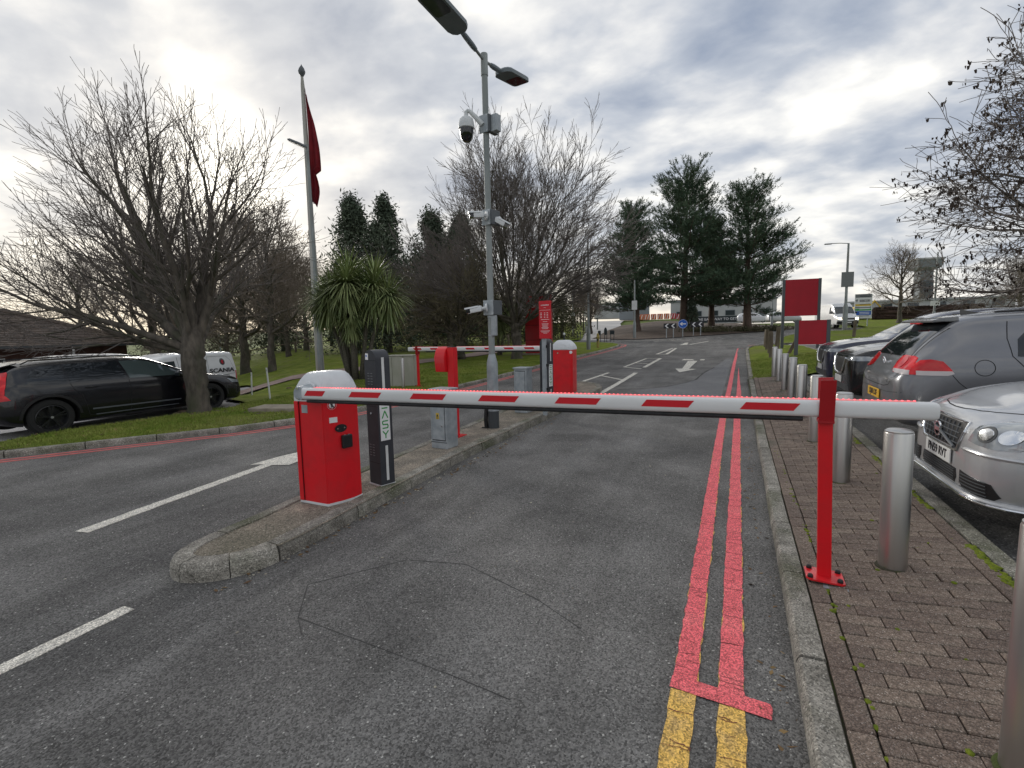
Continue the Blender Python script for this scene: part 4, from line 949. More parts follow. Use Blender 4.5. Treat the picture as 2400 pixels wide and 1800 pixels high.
t = thing('earth_patch', 'bare stony earth patch with a scrap of white sheet behind the barrier', 'earth patch', (-11.4, 11.35, zl(-11.4, 11.35)))
bm = B()
for k in range(160):
    r = abs(rr.gauss(0, .5)); a = rr.uniform(0, 6.28); bmesh.ops.create_icosphere(bm, subdivisions=1, radius=rr.uniform(.03,.11), matrix=Matrix.Translation((math.cos(a)*r*1.4, math.sin(a)*r, rr.uniform(-.02,.05)*(1-r))) @ Matrix.Diagonal((1.5,1.2,.5,1)))
part('earth', bm, M['soil'], t, True)
bm = B(); slab(bm, [(-.55,-.3,.10),(-.15,-.38,.10),(-.05,-.1,.16),(-.42,-.05,.15)], (0,0,1), .008); part('white_sheet', bm, M['paper'], t)
bm = B(); box(bm, (.35, .1, .05), (.75, .5, .14), bev=.05); part('stone', bm, M['concrete'], t)
# ================================================================== vehicles
def pchip(xs, ys, xq):
    xs, ys = np.array(xs, float), np.array(ys, float); h = np.diff(xs); d = np.diff(ys)/h; m = np.zeros(len(xs))
    for i in range(1, len(xs)-1):
        if d[i-1]*d[i] > 0:
            w1, w2 = 2*h[i]+h[i-1], h[i]+2*h[i-1]; m[i] = (w1+w2)/(w1/d[i-1]+w2/d[i])
    m[0], m[-1] = d[0], d[-1]
    k = np.clip(np.searchsorted(xs, xq, side='right')-1, 0, len(xs)-2); t = (xq-xs[k])/h[k]
    return ys[k]*(2*t**3-3*t**2+1)+h[k]*m[k]*(t**3-2*t**2+t)+ys[k+1]*(-2*t**3+3*t**2)+h[k]*m[k+1]*(t**3-t**2)
def catmull(P, n):
    P = np.array(P, float); out = []
    Q = np.vstack([2*P[0]-P[1], P, 2*P[-1]-P[-2]])
    for i in range(1, len(Q)-2):
        p0, p1, p2, p3 = Q[i-1:i+3]
        for j in range(n):
            t = j/n; out.append(.5*((2*p1)+(-p0+p2)*t+(2*p0-5*p1+4*p2-p3)*t*t+(-p0+3*p1-3*p2+p3)*t**3))
    out.append(P[-1]); return out
class Car:
    """local frame: +X forward, +Y left, origin on the ground; keys: x, w, z0, zs, zb, wb, zr, wr, zc"""
    def __init__(s, name, label, loc, rz, keys, paint, axles, wr, tyre_w=.22, track=None, arch=1.13, group='parked cars', cat='car', nst=90, arches=True):
        s.t = thing(name, label, cat, loc, rz, group); K = np.array(keys, float)
        xs = np.unique(np.concatenate([np.linspace(K[0,0], K[-1,0], nst), K[:,0], K[0,0]+np.array([.012,.03,.06]), K[-1,0]-np.array([.012,.03,.06])]))
        prm = np.array([pchip(K[:,0], K[:,i], xs) for i in range(1, 9)]).T
        rings = []
        for x, (w, z0, zs, zb, wb, zr, wrf, zc) in zip(xs, prm):
            P = [(.90*w, z0), (w*.985, z0+.10*(zb-z0)), (w, zs), (wb, zb), (wrf+.35*(wb-wrf), zr-.28*(zr-zb)), (wrf, zr), (.62*wrf, zc-.18*max(zc-zr, .004)), (0, zc)]
            h = [(0, z0)]+[(p[0], p[1]) for p in catmull(P, 4)]
            full = h+[(-p[0], p[1]) for p in h[-2:0:-1]]
            rings.append([(x, y, z) for y, z in full])
        bm = B(); loft(bm, rings); bmesh.ops.recalc_face_normals(bm, faces=bm.faces[:]); me = bpy.data.meshes.new('body'); bm.to_mesh(me); bm.free()
        s.bvh = BVHTree.FromPolygons([v.co.copy() for v in me.vertices], [tuple(p.vertices) for p in me.polygons])
        me.materials.append(paint); me.materials.append(M['black_plastic']); s.w = max(K[:,1])
        body = link('body', me, None, s.t)
        if arches:
            cb = B()
            for ax in axles:
                for sd in (-1, 1): cyl(cb, (ax, sd*(s.w-.30), wr), (ax, sd*(s.w+.2), wr), wr*arch, wr*arch, 40)
            cm = bpy.data.meshes.new('cut'); cb.to_mesh(cm); cb.free(); co = bpy.data.objects.new('cut', cm); COL.objects.link(co); co.parent = s.t
            md = body.modifiers.new('b', 'BOOLEAN'); md.operation = 'DIFFERENCE'; md.object = co; md.solver = 'EXACT'
            bpy.context.view_layer.update(); dg = bpy.context.evaluated_depsgraph_get(); nm = bpy.data.meshes.new_from_object(body.evaluated_get(dg)); body.modifiers.clear(); nm.name = 'body'
            body.data = nm; bpy.data.objects.remove(co); me = nm
            if len(me.materials) < 2:
                me.materials.clear(); me.materials.append(paint); me.materials.append(M['black_plastic'])
            for p in me.polygons:
                c = p.center; p.material_index = 0
                for ax in axles:
                    if math.hypot(c.x-ax, c.z-wr) < wr*arch*1.004 and abs(c.y) > s.w-.31 and (math.hypot(c.x-ax, c.z-wr) < wr*arch*.99 or p.normal.dot(Vector((ax-c.x, 0, wr-c.z))) > 0.02): p.material_index = 1
        s.body = autos(body, 42); s.axles = axles; s.wr = wr; s.tw = tyre_w
    def cast(s, o, d):
        h = s.bvh.ray_cast(Vector(o), Vector(d)); return h if h[0] is not None else None
    def patch(s, name, poly, axis, mat, off=.004, step=.05, parent=None, th=.004, label=None):
        """poly in the plane seen along axis ('L','R' sides: (x,z); 'F','B': (y,z); 'T': (x,y)), laid on the body"""
        v, f = fill2d(poly, step); V = []; ok = []
        dirs = {'L': (0,-1,0), 'R': (0,1,0), 'F': (-1,0,0), 'B': (1,0,0), 'T': (0,0,-1)}; d = Vector(dirs[axis])
        for p in v:
            a, b = p[0], p[1]
            o = {'L': (a, 4, b), 'R': (a, -4, b), 'F': (6, a, b), 'B': (-6, a, b), 'T': (a, b, 5)}[axis]
            h = s.cast(o, d)
            if h: n = h[1] if h[1].dot(d) < 0 else -h[1]; V.append(h[0]+n*off); ok.append(True)
            else: V.append(None); ok.append(False)
        dep = sorted(x.dot(d) for x in V if x is not None); md = dep[len(dep)//2]
        V = [x if x is not None and abs(x.dot(d)-md) < .30 else None for x in V]
        ctr = [x for x in V if x is not None]
        for i in range(len(V)):
            if V[i] is None: V[i] = min(ctr, key=lambda c: (Vector(v[i]) - Vector({'L': (c.x, c.z), 'R': (c.x, c.z), 'F': (c.y, c.z), 'B': (c.y, c.z), 'T': (c.x, c.y)}[axis])).length).copy()
        bm = B(); vs = [bm.verts.new(p) for p in V]
        for t in f:
            if len(set(t)) == 3:
                try: bm.faces.new([vs[i] for i in t])
                except ValueError: pass
        bmesh.ops.recalc_face_normals(bm, faces=bm.faces[:])
        if bm.faces and sum((fc.normal.dot(d) for fc in bm.faces)) > 0: bmesh.ops.reverse_faces(bm, faces=bm.faces[:])
        be = [e for e in bm.edges if e.is_boundary]
        r = bmesh.ops.extrude_edge_only(bm, edges=be); 
        for q in r['geom']:
            if isinstance(q, bmesh.types.BMVert): q.co += d*(off+th)
        me = bpy.data.meshes.new(name); bm.to_mesh(me); bm.free()
        o = autos(link(name, me, mat, parent or s.t), 40)
        if label: o['label'] = label
        return o
    def line(s, name, pts, axis, mat, w=.007, off=.0015, step=.05, parent=None):
        P = [Vector(p) for p in pts]; L = []; Rr = []
        Q = []
        for a, b in zip(P, P[1:]):
            k = max(1, int((b-a).length/step)); Q += [a.lerp(b, i/k) for i in range(k)]
        Q.append(P[-1]); d = Vector({'L': (0,-1,0), 'R': (0,1,0), 'F': (-1,0,0), 'B': (1,0,0), 'T': (0,0,-1)}[axis]); bm = B(); prev = None
        for i, p in enumerate(Q):
            t = (Q[min(i+1, len(Q)-1)]-Q[max(i-1, 0)]).normalized(); n = Vector((-t.y, t.x))*w/2; ring = []
            for q in (p+n, p-n):
                a, b = q; h = s.cast({'L': (a, 4, b), 'R': (a, -4, b), 'F': (6, a, b), 'B': (-6, a, b), 'T': (a, b, 5)}[axis], d)
                if h: nn = h[1] if h[1].dot(d) < 0 else -h[1]; ring.append(bm.verts.new(h[0]+nn*off))
            if len(ring) == 2:
                if prev: bm.faces.new((prev[0], prev[1], ring[1], ring[0]))
                prev = ring
            else: prev = None
        return part(name, bm, mat, parent or s.body)
    def pt(s, a, b, axis):
        d = Vector({'L': (0,-1,0), 'R': (0,1,0), 'F': (-1,0,0), 'B': (1,0,0), 'T': (0,0,-1)}[axis]); h = s.cast({'L': (a, 4, b), 'R': (a, -4, b), 'F': (6, a, b), 'B': (-6, a, b), 'T': (a, b, 5)}[axis], d)
        n = h[1] if h[1].dot(d) < 0 else -h[1]; return h[0], n
    def wheels(s, rim, sides=(-1, 1), spokes=5):
        for ax in s.axles:
            for sd in sides:
                yo = sd*(s.w-.025); r = s.wr
                bm = B(); lathe(bm, [(r*.66,-s.tw), (r*.9,-s.tw-.0), (r*.985,-s.tw+.03), (r,-s.tw*.5), (r*.985,-.03), (r*.9,-.002), (r*.72,.0), (r*.67,-.02), (r*.66,-s.tw)], 36, axis='Y')
                w = thing('wheel', None, None, (ax, yo, r)); w.parent = s.t
                ty = autos(part('tyre', bm, M['tyre'], w)); ty.scale = (1, sd, 1)
                bm = B(); lathe(bm, [(r*.67,-.015),(r*.64,-.01),(r*.60,-.035),(r*.60,-.12),(0.0,-.12)], 30, axis='Y')
                rm = autos(part('rim', bm, rim, w)); rm.scale = (1, sd, 1)
                bm = B()
                for k in range(spokes):
                    a = 2*math.pi*k/spokes+.3; d = Vector((math.cos(a), 0, math.sin(a))); q = Vector((-math.sin(a), 0, math.cos(a)))
                    for sgn in (-1, 1):
                        slab(bm, [d*r*.08+q*r*.02*sgn+Vector((0,-.03,0)), d*r*.63+q*(r*.10*sgn+.03*r*sgn)+Vector((0,-.028,0)), d*r*.63+q*(r*.10*sgn-.045*r*sgn)+Vector((0,-.028,0)), d*r*.10-q*r*.035*sgn+Vector((0,-.03,0))], (0,1,0), .014)
                cyl(bm, (0,-.04,0), (0,-.008,0), r*.16, r*.12, 16); sp = part('spokes', bm, rim, w); sp.scale = (1, sd, 1)
                bm = B(); cyl(bm, (0,-.009,0), (0,-.004,0), r*.07, r*.065, 14); hc = part('hub_cap', bm, M['rim_silver'], w); hc.scale = (1, sd, 1)
def oval(cx, cz, a, b, n=18): return [(cx+a*math.cos(2*math.pi*i/n), cz+b*math.sin(2*math.pi*i/n)) for i in range(n)]
def rrect(x0, z0, x1, z1, r=.03, n=3):
    out = []
    for cx, cz, a0 in ((x1-r, z1-r, 0), (x0+r, z1-r, 90), (x0+r, z0+r, 180), (x1-r, z0+r, 270)):
        out += [(cx+r*math.cos(R(a0+90*i/n)), cz+r*math.sin(R(a0+90*i/n))) for i in range(n+1)]
    return out
def mirror(c, x, y, z, sd, mat):
    bm = B(); bmesh.ops.create_uvsphere(bm, u_segments=14, v_segments=10, radius=1, matrix=Matrix.Translation((x, sd*(y+.10), z)) @ Matrix.Diagonal((.075,.12,.085,1))); box(bm, (x+.02, sd*(y+.0), z-.04), (.06,.12,.04), bev=.01)
    m = autos(part('mirror', bm, mat, c.t), 60)
    bm = B(); box(bm, (x-.062, sd*(y+.105), z), (.03,.16,.10), bev=.012); part('mirror_glass', bm, M['glass'], m)
def handle(c, x, z, side, mat):
    p, n = c.pt(x, z, 'R' if side < 0 else 'L'); bm = B(); box(bm, p+n*.018, (.20,.02,.028), bev=.008); part('handle', bm, mat, c.t)

# ---------------------------------------------------------------- black estate, side on, beyond the verge
KE = [(-2.136,0.6,0.44,0.64,0.84,0.58,0.92,0.5,0.94),(-2.099,0.78,0.34,0.64,0.9,0.75,1.0,0.62,1.03),(-2.002,0.875,0.27,0.63,0.945,0.83,1.1,0.66,1.15),(-1.84,0.915,0.23,0.62,0.965,0.88,1.265,0.66,1.315),(-1.647,0.925,0.21,0.62,0.965,0.895,1.345,0.635,1.395),(-1.2,0.93,0.19,0.62,0.965,0.9,1.385,0.61,1.44),(-0.3,0.93,0.19,0.62,0.955,0.9,1.395,0.6,1.455),(0.25,0.93,0.19,0.62,0.95,0.9,1.365,0.6,1.425),(0.62,0.93,0.19,0.62,0.945,0.9,1.23,0.655,1.29),(1.0,0.93,0.19,0.62,0.935,0.9,1.04,0.73,1.085),(1.16,0.93,0.19,0.62,0.925,0.9,0.965,0.76,0.995),(1.45,0.925,0.2,0.61,0.885,0.89,0.905,0.74,0.945),(1.9,0.9,0.21,0.58,0.82,0.85,0.84,0.68,0.875),(2.15,0.84,0.22,0.54,0.745,0.78,0.765,0.62,0.795),(2.28,0.74,0.24,0.5,0.67,0.68,0.69,0.55,0.71),(2.36,0.56,0.28,0.46,0.58,0.52,0.595,0.42,0.61)]
bcx, bcy = -12.28, 6.17
c = Car('estate_car', 'black estate car parked behind the bare tree on the left verge', (bcx, bcy, H(bcx, bcy)+.012), math.pi/2, KE, M['paint_black'], (-1.44, 1.43), .345)
c.wheels(M['rim_black']); c.t.scale = (1.05, 1.05, .955)
c.patch('window', [(-1.751,1.0),(-1.18,.985),(-1.17,1.33),(-1.447,1.31),(-1.603,1.235)], 'R', M['glass'])
c.patch('window', [(-1.13,.985),(-.22,.975),(-.27,1.345),(-1.12,1.335)], 'R', M['glass'])
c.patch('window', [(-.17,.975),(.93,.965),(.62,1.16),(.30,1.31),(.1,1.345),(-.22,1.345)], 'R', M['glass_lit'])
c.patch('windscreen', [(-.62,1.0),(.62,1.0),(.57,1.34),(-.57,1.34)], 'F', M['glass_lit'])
c.patch('rear_window', [(-.6,1.02),(.6,1.02),(.55,1.30),(-.55,1.30)], 'B', M['glass'])
c.line('window_trim', [(-1.78,.985),(-1.2,.97),(.98,.95)], 'R', M['black_gloss'], .02)
for pl in ([(-.195,1.34),(-.195,.95),(-.19,.6),(-.22,.3)], [(-1.13,.96),(-1.10,.85),(-.98,.72),(-.93,.5),(-.9,.32)], [(.99,.93),(.99,.75),(.9,.45),(.88,.3)], [(-.9,.30),(.88,.28)]): c.line('door_seam', pl, 'R', M['seam'], .009)
c.line('sill_highlight', [(-.85,.42),(.75,.40)], 'R', M['pole_grey'], .03, off=.003)
c.line('sill_highlight', [(-.80,.30),(.7,.29)], 'R', M['pole_grey'], .02, off=.003)
handle(c, -.82, .86, -1, M['paint_black']); handle(c, .12, .84, -1, M['paint_black']); mirror(c, .72, .93, .99, -1, M['paint_black'])
c.patch('tail_light', [(-2.15,.72),(-1.943,.74),(-2.002,.84),(-1.988,.93),(-1.869,1.24),(-1.914,1.24),(-2.076,.96),(-2.15,.86)], 'R', M['tail_red'], .012, .03)
c.patch('headlight', [(1.98,.66),(2.24,.625),(2.27,.66),(2.2,.70),(1.86,.765)], 'R', M['lens'], .006, .03)
c.patch('wheel_arch_lip', [(-1.44+.40*math.cos(a), .345+.40*math.sin(a)) for a in np.linspace(.05, math.pi-.05, 14)]+[(-1.44+.44*math.cos(a), .345+.44*math.sin(a)) for a in np.linspace(math.pi-.05, .05, 14)], 'R', M['black_plastic'], .006, .06)
c.patch('wheel_arch_lip', [(1.43+.40*math.cos(a), .345+.40*math.sin(a)) for a in np.linspace(.05, math.pi-.05, 14)]+[(1.43+.44*math.cos(a), .345+.44*math.sin(a)) for a in np.linspace(math.pi-.05, .05, 14)], 'R', M['black_plastic'], .006, .06)
c.patch('lower_grille', [(2.12,.36),(2.28,.37),(2.28,.5),(2.16,.5)], 'R', M['black_plastic'], .004, .04)
for s in (-1, 1):
    bm = B(); tube(bm, [(-1.669, s*.60, 1.375),(-1.558, s*.60, 1.435),(-.3, s*.595, 1.465),(.2, s*.59, 1.44)], .014, 6); part('roof_rail', bm, M['black_gloss'], c.t)
bm = B(); slab(bm, [(-1.706,-.58,1.385),(-1.706,.58,1.385),(-1.943,.55,1.315),(-1.943,-.55,1.315)], (0,0,1), .02); part('spoiler', bm, M['paint_black'], c.t)

# ---------------------------------------------------------------- white hatchback hidden behind it
KH = [(-2.05,.62,.40,.62,.82,.6,.95,.5,.97),(-2.0,.78,.30,.6,.88,.75,1.05,.6,1.08),(-1.85,.86,.22,.6,.93,.82,1.22,.62,1.27),(-1.62,.89,.2,.6,.95,.86,1.36,.61,1.41),(-1.0,.895,.19,.6,.95,.87,1.42,.59,1.475),(-.2,.895,.19,.6,.94,.87,1.42,.58,1.48),(.35,.895,.19,.6,.93,.87,1.36,.58,1.42),(.75,.895,.19,.6,.93,.87,1.20,.64,1.26),(1.08,.89,.19,.6,.92,.86,1.02,.72,1.07),(1.2,.885,.19,.6,.91,.86,.965,.73,.99),(1.7,.86,.2,.56,.83,.81,.86,.66,.89),(1.98,.78,.22,.52,.72,.72,.74,.56,.76),(2.08,.64,.25,.48,.6,.58,.61,.46,.63)]
hx, hy = -15.4, 7.7
c = Car('hatchback', 'white car whose roof shows over the black estate', (hx, hy, -.08), math.pi/2, KH, M['paint_white'], (-1.3, 1.28), .31, arches=False)
c.wheels(M['rim_silver']); c.patch('window', [(-1.6,1.0),(-.95,.99),(-.95,1.36),(-1.4,1.33)], 'R', M['glass']); c.patch('window', [(-.9,.99),(.0,.98),(-.05,1.38),(-.9,1.37)], 'R', M['glass']); c.patch('window', [(.05,.98),(.95,.97),(.5,1.27),(.1,1.37),(.0,1.38)], 'R', M['glass']); c.patch('rear_window', [(-.6,1.0),(.6,1.0),(.55,1.34),(-.55,1.34)], 'B', M['glass'])

# ---------------------------------------------------------------- white van with lettering, tail to the right
KV = [(-2.2,.70,.36,.7,1.10,.70,1.70,.58,1.73),(-2.17,.84,.28,.7,1.10,.84,1.74,.62,1.785),(-2.05,.885,.24,.7,1.10,.87,1.765,.66,1.815),(-1.2,.90,.22,.7,1.10,.88,1.78,.67,1.835),(-.2,.90,.22,.7,1.10,.88,1.775,.67,1.83),(.35,.90,.22,.7,1.08,.88,1.70,.67,1.75),(.85,.90,.22,.7,1.06,.88,1.46,.69,1.52),(1.25,.90,.22,.68,1.04,.87,1.16,.74,1.22),(1.38,.89,.22,.66,1.02,.86,1.08,.74,1.11),(1.8,.87,.22,.6,.93,.83,.96,.70,.995),(2.05,.80,.23,.56,.82,.75,.84,.62,.865),(2.18,.66,.26,.5,.66,.6,.67,.5,.69)]
vx, vy = -17.35, 10.08
van = Car('van', 'white panel van with a truck maker\'s name on its side', (vx, vy, H(vx, vy)+.012-.02), -math.pi/2+R(3), KV, M['paint_white'], (-1.35, 1.40), .32, cat='van', group=None, arches=False)
del van.t['label']; meta(van.t, 'white panel van with dark lettering and emblem beyond the black estate'); c = van
c.wheels(M['rim_silver'])
c.patch('window', [(.02,1.12),(1.08,1.10),(.98,1.24),(.72,1.42),(.42,1.55),(.02,1.58)], 'L', M['glass_van']); c.patch('windscreen', [(-.64,1.12),(.64,1.12),(.6,1.62),(-.6,1.62)], 'F', M['glass_van'])
c.line('panel_seam', [(-.08,1.70),(-.08,.4)], 'L', M['seam'], .010)
c.line('panel_crease', [(-.22,1.62),(-.9,1.66),(-1.02,1.6),(-1.02,1.0),(-.9,.9),(-.3,.9),(-.2,1.0),(-.22,1.62)], 'L', M['sign_back'], .010)
c.line('panel_crease', [(-1.12,1.66),(-1.85,1.66),(-2.0,1.5),(-2.06,1.2),(-2.06,1.03),(-1.12,.96),(-1.08,1.2),(-1.12,1.66)], 'L', M['sign_back'], .010)
c.patch('tail_light', [(-2.2,.62),(-2.1,.62),(-2.1,1.12),(-2.2,1.12)], 'L', M['tail_red'], .006, .04)
p, n = c.pt(-1.62, 1.02, 'L'); yy = p.y+.006
text('SCANIA', .20, M['ink'], c.t, (-1.56, yy, 1.16), (R(90), 0, math.pi), sx=1.35, bold=.006); text('Sales Support', .13, M['sign_back'], c.t, (-1.44, yy+.004, .985), (R(90), 0, math.pi), sx=1.1, bold=.002)
e, n = c.pt(-1.52, 1.38, 'L'); 
em = c.patch('emblem', oval(-1.66, 1.46, .105, .125), 'L', M['sign_back'], .006, .05); c.patch('emblem_field', oval(-1.66, 1.45, .08, .095), 'L', M['ink'], .009, .05, em)
c.patch('emblem_figure', [(-1.71,1.40),(-1.64,1.39),(-1.61,1.46),(-1.64,1.52),(-1.70,1.52),(-1.72,1.47),(-1.68,1.46)], 'L', M['red_sign'], .012, .04, em)

# ---------------------------------------------------------------- silver saloon, nose over the footway kerb
KS = [(-2.3,.6,.4,.6,.85,.55,.95,.5,1.0),(-1.5,.92,.2,.6,.95,.9,1.10,.7,1.14),(-.9,.925,.19,.6,.95,.9,1.40,.62,1.45),(.0,.93,.19,.6,.94,.9,1.43,.6,1.48),(.5,.93,.19,.6,.94,.9,1.30,.64,1.36),(1.0,.93,.19,.61,.955,.90,1.09,.76,1.14),(1.15,.93,.19,.61,.945,.90,1.01,.78,1.055),(1.6,.93,.20,.60,.905,.895,.95,.76,1.0),(1.95,.915,.20,.58,.85,.86,.885,.70,.935),(2.15,.87,.195,.555,.79,.80,.815,.62,.86),(2.27,.81,.195,.53,.755,.725,.785,.54,.835),(2.35,.735,.20,.50,.72,.64,.755,.44,.80),(2.395,.66,.21,.48,.68,.56,.715,.36,.755),(2.42,.56,.235,.45,.61,.47,.64,.30,.665),(2.43,.47,.27,.42,.54,.40,.56,.26,.575)]
qx, qy = 1.60+2.43, 5.12
c = Car('silver_saloon', 'silver saloon with white number plate, nose overhanging the footway by the bollards', (qx, qy, .205), math.pi, KS, M['paint_silver'], (-1.4, 1.45), .33)
c.wheels(M['rim_silver'], spokes=7)
gr = c.patch('grille', [(-.33,.515),(-.36,.56),(-.40,.66),(-.395,.72),(.395,.72),(.40,.66),(.36,.56),(.33,.515)], 'F', M['black_plastic'], .004, .04)
for y in np.linspace(-.30, .30, 9):
    bm = B(); p0, n0 = c.pt(y*.92, .53, 'F'); p1, n1 = c.pt(y, .71, 'F'); cyl(bm, p0+n0*.010, p1+n1*.010, .006, .006, 6); part('grille_bar', bm, M['pole_grey'], gr)
for z in (.56, .60, .64, .68):
    pts = []
    for y in np.linspace(-.35, .35, 9): p, n = c.pt(y, z, 'F'); pts.append(p+n*.009)
    bm = B(); tube(bm, pts, .004, 6); part('grille_bar', bm, M['pole_grey'], gr)
pts = []
for y, z in [(-.34,.505),(-.2,.497),(0,.493),(.2,.497),(.34,.505),(.372,.56),(.412,.66),(.405,.728),(.2,.735),(0,.738),(-.2,.735),(-.405,.728),(-.412,.66),(-.372,.56),(-.34,.505)]:
    p, n = c.pt(y, z, 'F'); pts.append(p+n*.006)
bm = B(); tube(bm, pts, .011, 8); part('grille_surround', bm, M['chrome'], gr)
pts = []
for k in np.linspace(0, 1, 8): p, n = c.pt(.33-.66*k, .53+.17*k, 'F'); pts.append(p+n*.020)
bm = B(); tube(bm, pts, .012, 8); part('diagonal_bar', bm, M['pole_grey'], gr)
p, n = c.pt(0, .615, 'F'); bm = B(); lathe(bm, [(.050,.0),(.062,.0),(.062,.012),(.050,.012)], 28, axis='X', ring=True); em = part('emblem', bm, M['chrome'], gr); em.location = p+Vector((.018,0,0))
bm = B(); box(bm, p+Vector((.030,0,0)), (.008,.105,.034), bev=.002); box(bm, p+Vector((.024,-.055,.06)), (.01,.05,.012), rot=Matrix.Rotation(-.8, 3, 'X')); box(bm, p+Vector((.024,-.07,.05)), (.01,.012,.045)); part('emblem_bar', bm, M['chrome'], gr)
# plate
p, n = c.pt(0, .43, 'F'); pl = thing('number_plate', None, None, (p.x+.012, p.y, .435)); pl.parent = c.t
bm = B(); box(bm, (0,0,0), (.010,.52,.112), bev=.003); part('plate', bm, M['plate_w'], pl)
text('PN59 RVT', .098, M['ink'], pl, (.0065, 0, .002), (R(90), 0, R(90)), sx=.92, bold=.0015)
for s in (-1, 1):
    hl = c.patch('headlight', [(.49*s,.615),(.60*s,.60),(.72*s,.595),(.80*s,.61),(.85*s,.67),(.84*s,.74),(.74*s,.79),(.62*s,.785),(.535*s,.73)][::s], 'F', M['lens'], .006, .03)
    c.patch('lamp_bezel', oval(.63*s, .685, .058, .058), 'F', M['dark_grey'], .010, .03, hl); c.patch('lamp_unit', oval(.63*s, .685, .042, .042), 'F', M['chrome'], .014, .02, hl); c.patch('lamp_unit', oval(.745*s, .69, .045, .05), 'F', M['chrome'], .012, .02, hl)
    fg = c.patch('fog_grille', [(.42*s,.375),(.72*s,.35),(.76*s,.27),(.72*s,.235),(.46*s,.255),(.42*s,.29)][::s], 'F', M['black_plastic'], .005, .04)
    for k in range(5):
        z = .258+k*.024; pts = []
        for y in np.linspace(.44, .70, 6): q, n = c.pt(y*s, z, 'F'); pts.append(q+n*.010)
        bm = B(); tube(bm, pts, .004, 5); part('mesh_bar', bm, M['dark_grey'], fg)
lg = c.patch('lower_grille', [(-.34,.365),(.34,.365),(.36,.30),(.33,.255),(-.33,.255),(-.36,.30)], 'F', M['black_plastic'], .004, .04)
for z in (.275, .295, .315, .335, .352):
    pts = []
    for y in np.linspace(-.33, .33, 8): q, n = c.pt(y, z, 'F'); pts.append(q+n*.008)
    bm = B(); tube(bm, pts, .004, 5); part('mesh_bar', bm, M['dark_grey'], lg)
pts = []; 
for y in np.linspace(-.86, .86, 25):
    q, n = c.pt(y, .232, 'F'); pts.append(Vector((q.x+.012, q.y*1.01, .222)))
bm = B(); tube(bm, pts, .020, 8); autos(part('front_lip', bm, M['paint_silver'], c.t))
pts = [Vector((p.x+.018, p.y*1.01, .205)) for p in pts]; bm = B(); tube(bm, pts, .012, 8); part('lip_trim', bm, M['chrome'], c.t)
pts = []
for y in np.linspace(-.8, .8, 21):
    if abs(y) < .42: continue
for s in (-1, 1):
    pts = []
    for y in np.linspace(.43, .88, 10): q, n = c.pt(y*s, .545, 'F'); pts.append(q+n*.002)
    bm = B(); tube(bm, pts, [.008]+[.016]*8+[.008], 8); autos(part('bumper_moulding', bm, M['paint_silver'], c.t))
c.line('bonnet_seam', [(2.25,-.42),(2.30,-.32),(2.335,-.15),(2.345,0),(2.335,.15),(2.30,.32),(2.25,.42),(2.12,.58),(1.95,.69),(1.6,.78),(1.2,.80)], 'T', M['seam'], .009)
c.line('bonnet_seam', [(2.25,-.42),(2.12,-.58),(1.95,-.69),(1.6,-.78),(1.2,-.80)], 'T', M['seam'], .009)
c.patch('windscreen', [(-.70,1.02),(.70,1.02),(.6,1.40),(-.6,1.40)], 'F', M['glass'])
c.patch('window', [(-.1,.97),(.95,.965),(.4,1.30),(-.1,1.36)], 'L', M['glass'])
for s in (-1, 1): mirror(c, .75, .93, 1.0, s, M['paint_silver'])

# ---------------------------------------------------------------- grey hatchback, tail to the footway
KG = [(-2.10,.56,.40,.54,.66,.52,.70,.42,.715),(-2.085,.70,.33,.54,.70,.655,.74,.52,.76),(-2.04,.81,.27,.55,.76,.765,.80,.60,.825),(-1.98,.855,.235,.56,.83,.81,.90,.64,.935),(-1.86,.88,.22,.57,.93,.845,1.07,.65,1.11),(-1.70,.89,.215,.58,.96,.86,1.235,.64,1.28),(-1.55,.892,.21,.58,.965,.865,1.35,.62,1.40),(-1.35,.893,.20,.58,.965,.868,1.40,.605,1.45),(-.6,.895,.195,.58,.96,.87,1.425,.59,1.482),(.0,.895,.195,.58,.95,.87,1.415,.585,1.475),(.5,.895,.195,.58,.945,.87,1.30,.62,1.36),(.95,.895,.195,.58,.93,.87,1.08,.70,1.13),(1.15,.89,.195,.58,.92,.865,.96,.74,1.0),(1.7,.87,.2,.56,.84,.82,.87,.68,.90),(2.0,.78,.22,.52,.72,.72,.74,.56,.76),(2.10,.62,.26,.48,.58,.56,.60,.46,.61)]
gx, gy, gz = 1.66+2.10, 7.52, .335
c = Car('grey_hatchback', 'dark grey hatchback backed up to the bollards with red tail lamp and yellow plate', (gx, gy, gz), 0, KG, M['paint_grey'], (-1.29, 1.29), .315)
c.wheels(M['rim_silver'])
rw = c.patch('rear_window', [(-.60,.985),(.60,.985),(.645,1.0),(.60,1.33),(.57,1.36),(-.57,1.36),(-.60,1.33),(-.645,1.0)], 'B', M['glass'], .004, .05)
bm = B(); loft(bm, [[(-1.50,-.58,1.425),(-1.50,.58,1.425),(-1.50,.58,1.37),(-1.50,-.58,1.37)],[(-1.64,-.59,1.412),(-1.64,.59,1.412),(-1.64,.59,1.372),(-1.64,-.59,1.372)],[(-1.725,-.565,1.388),(-1.725,.565,1.388),(-1.725,.565,1.365),(-1.725,-.565,1.365)]]); bmesh.ops.bevel(bm, geom=bm.edges[:], offset=.008, segments=2, affect='EDGES', clamp_overlap=True); sp = autos(part('spoiler', bm, M['paint_grey'], c.t))
bm = B(); box(bm, (-1.715,0,1.356), (.03,.36,.018), bev=.004); part('brake_light', bm, M['tail_red'], sp)
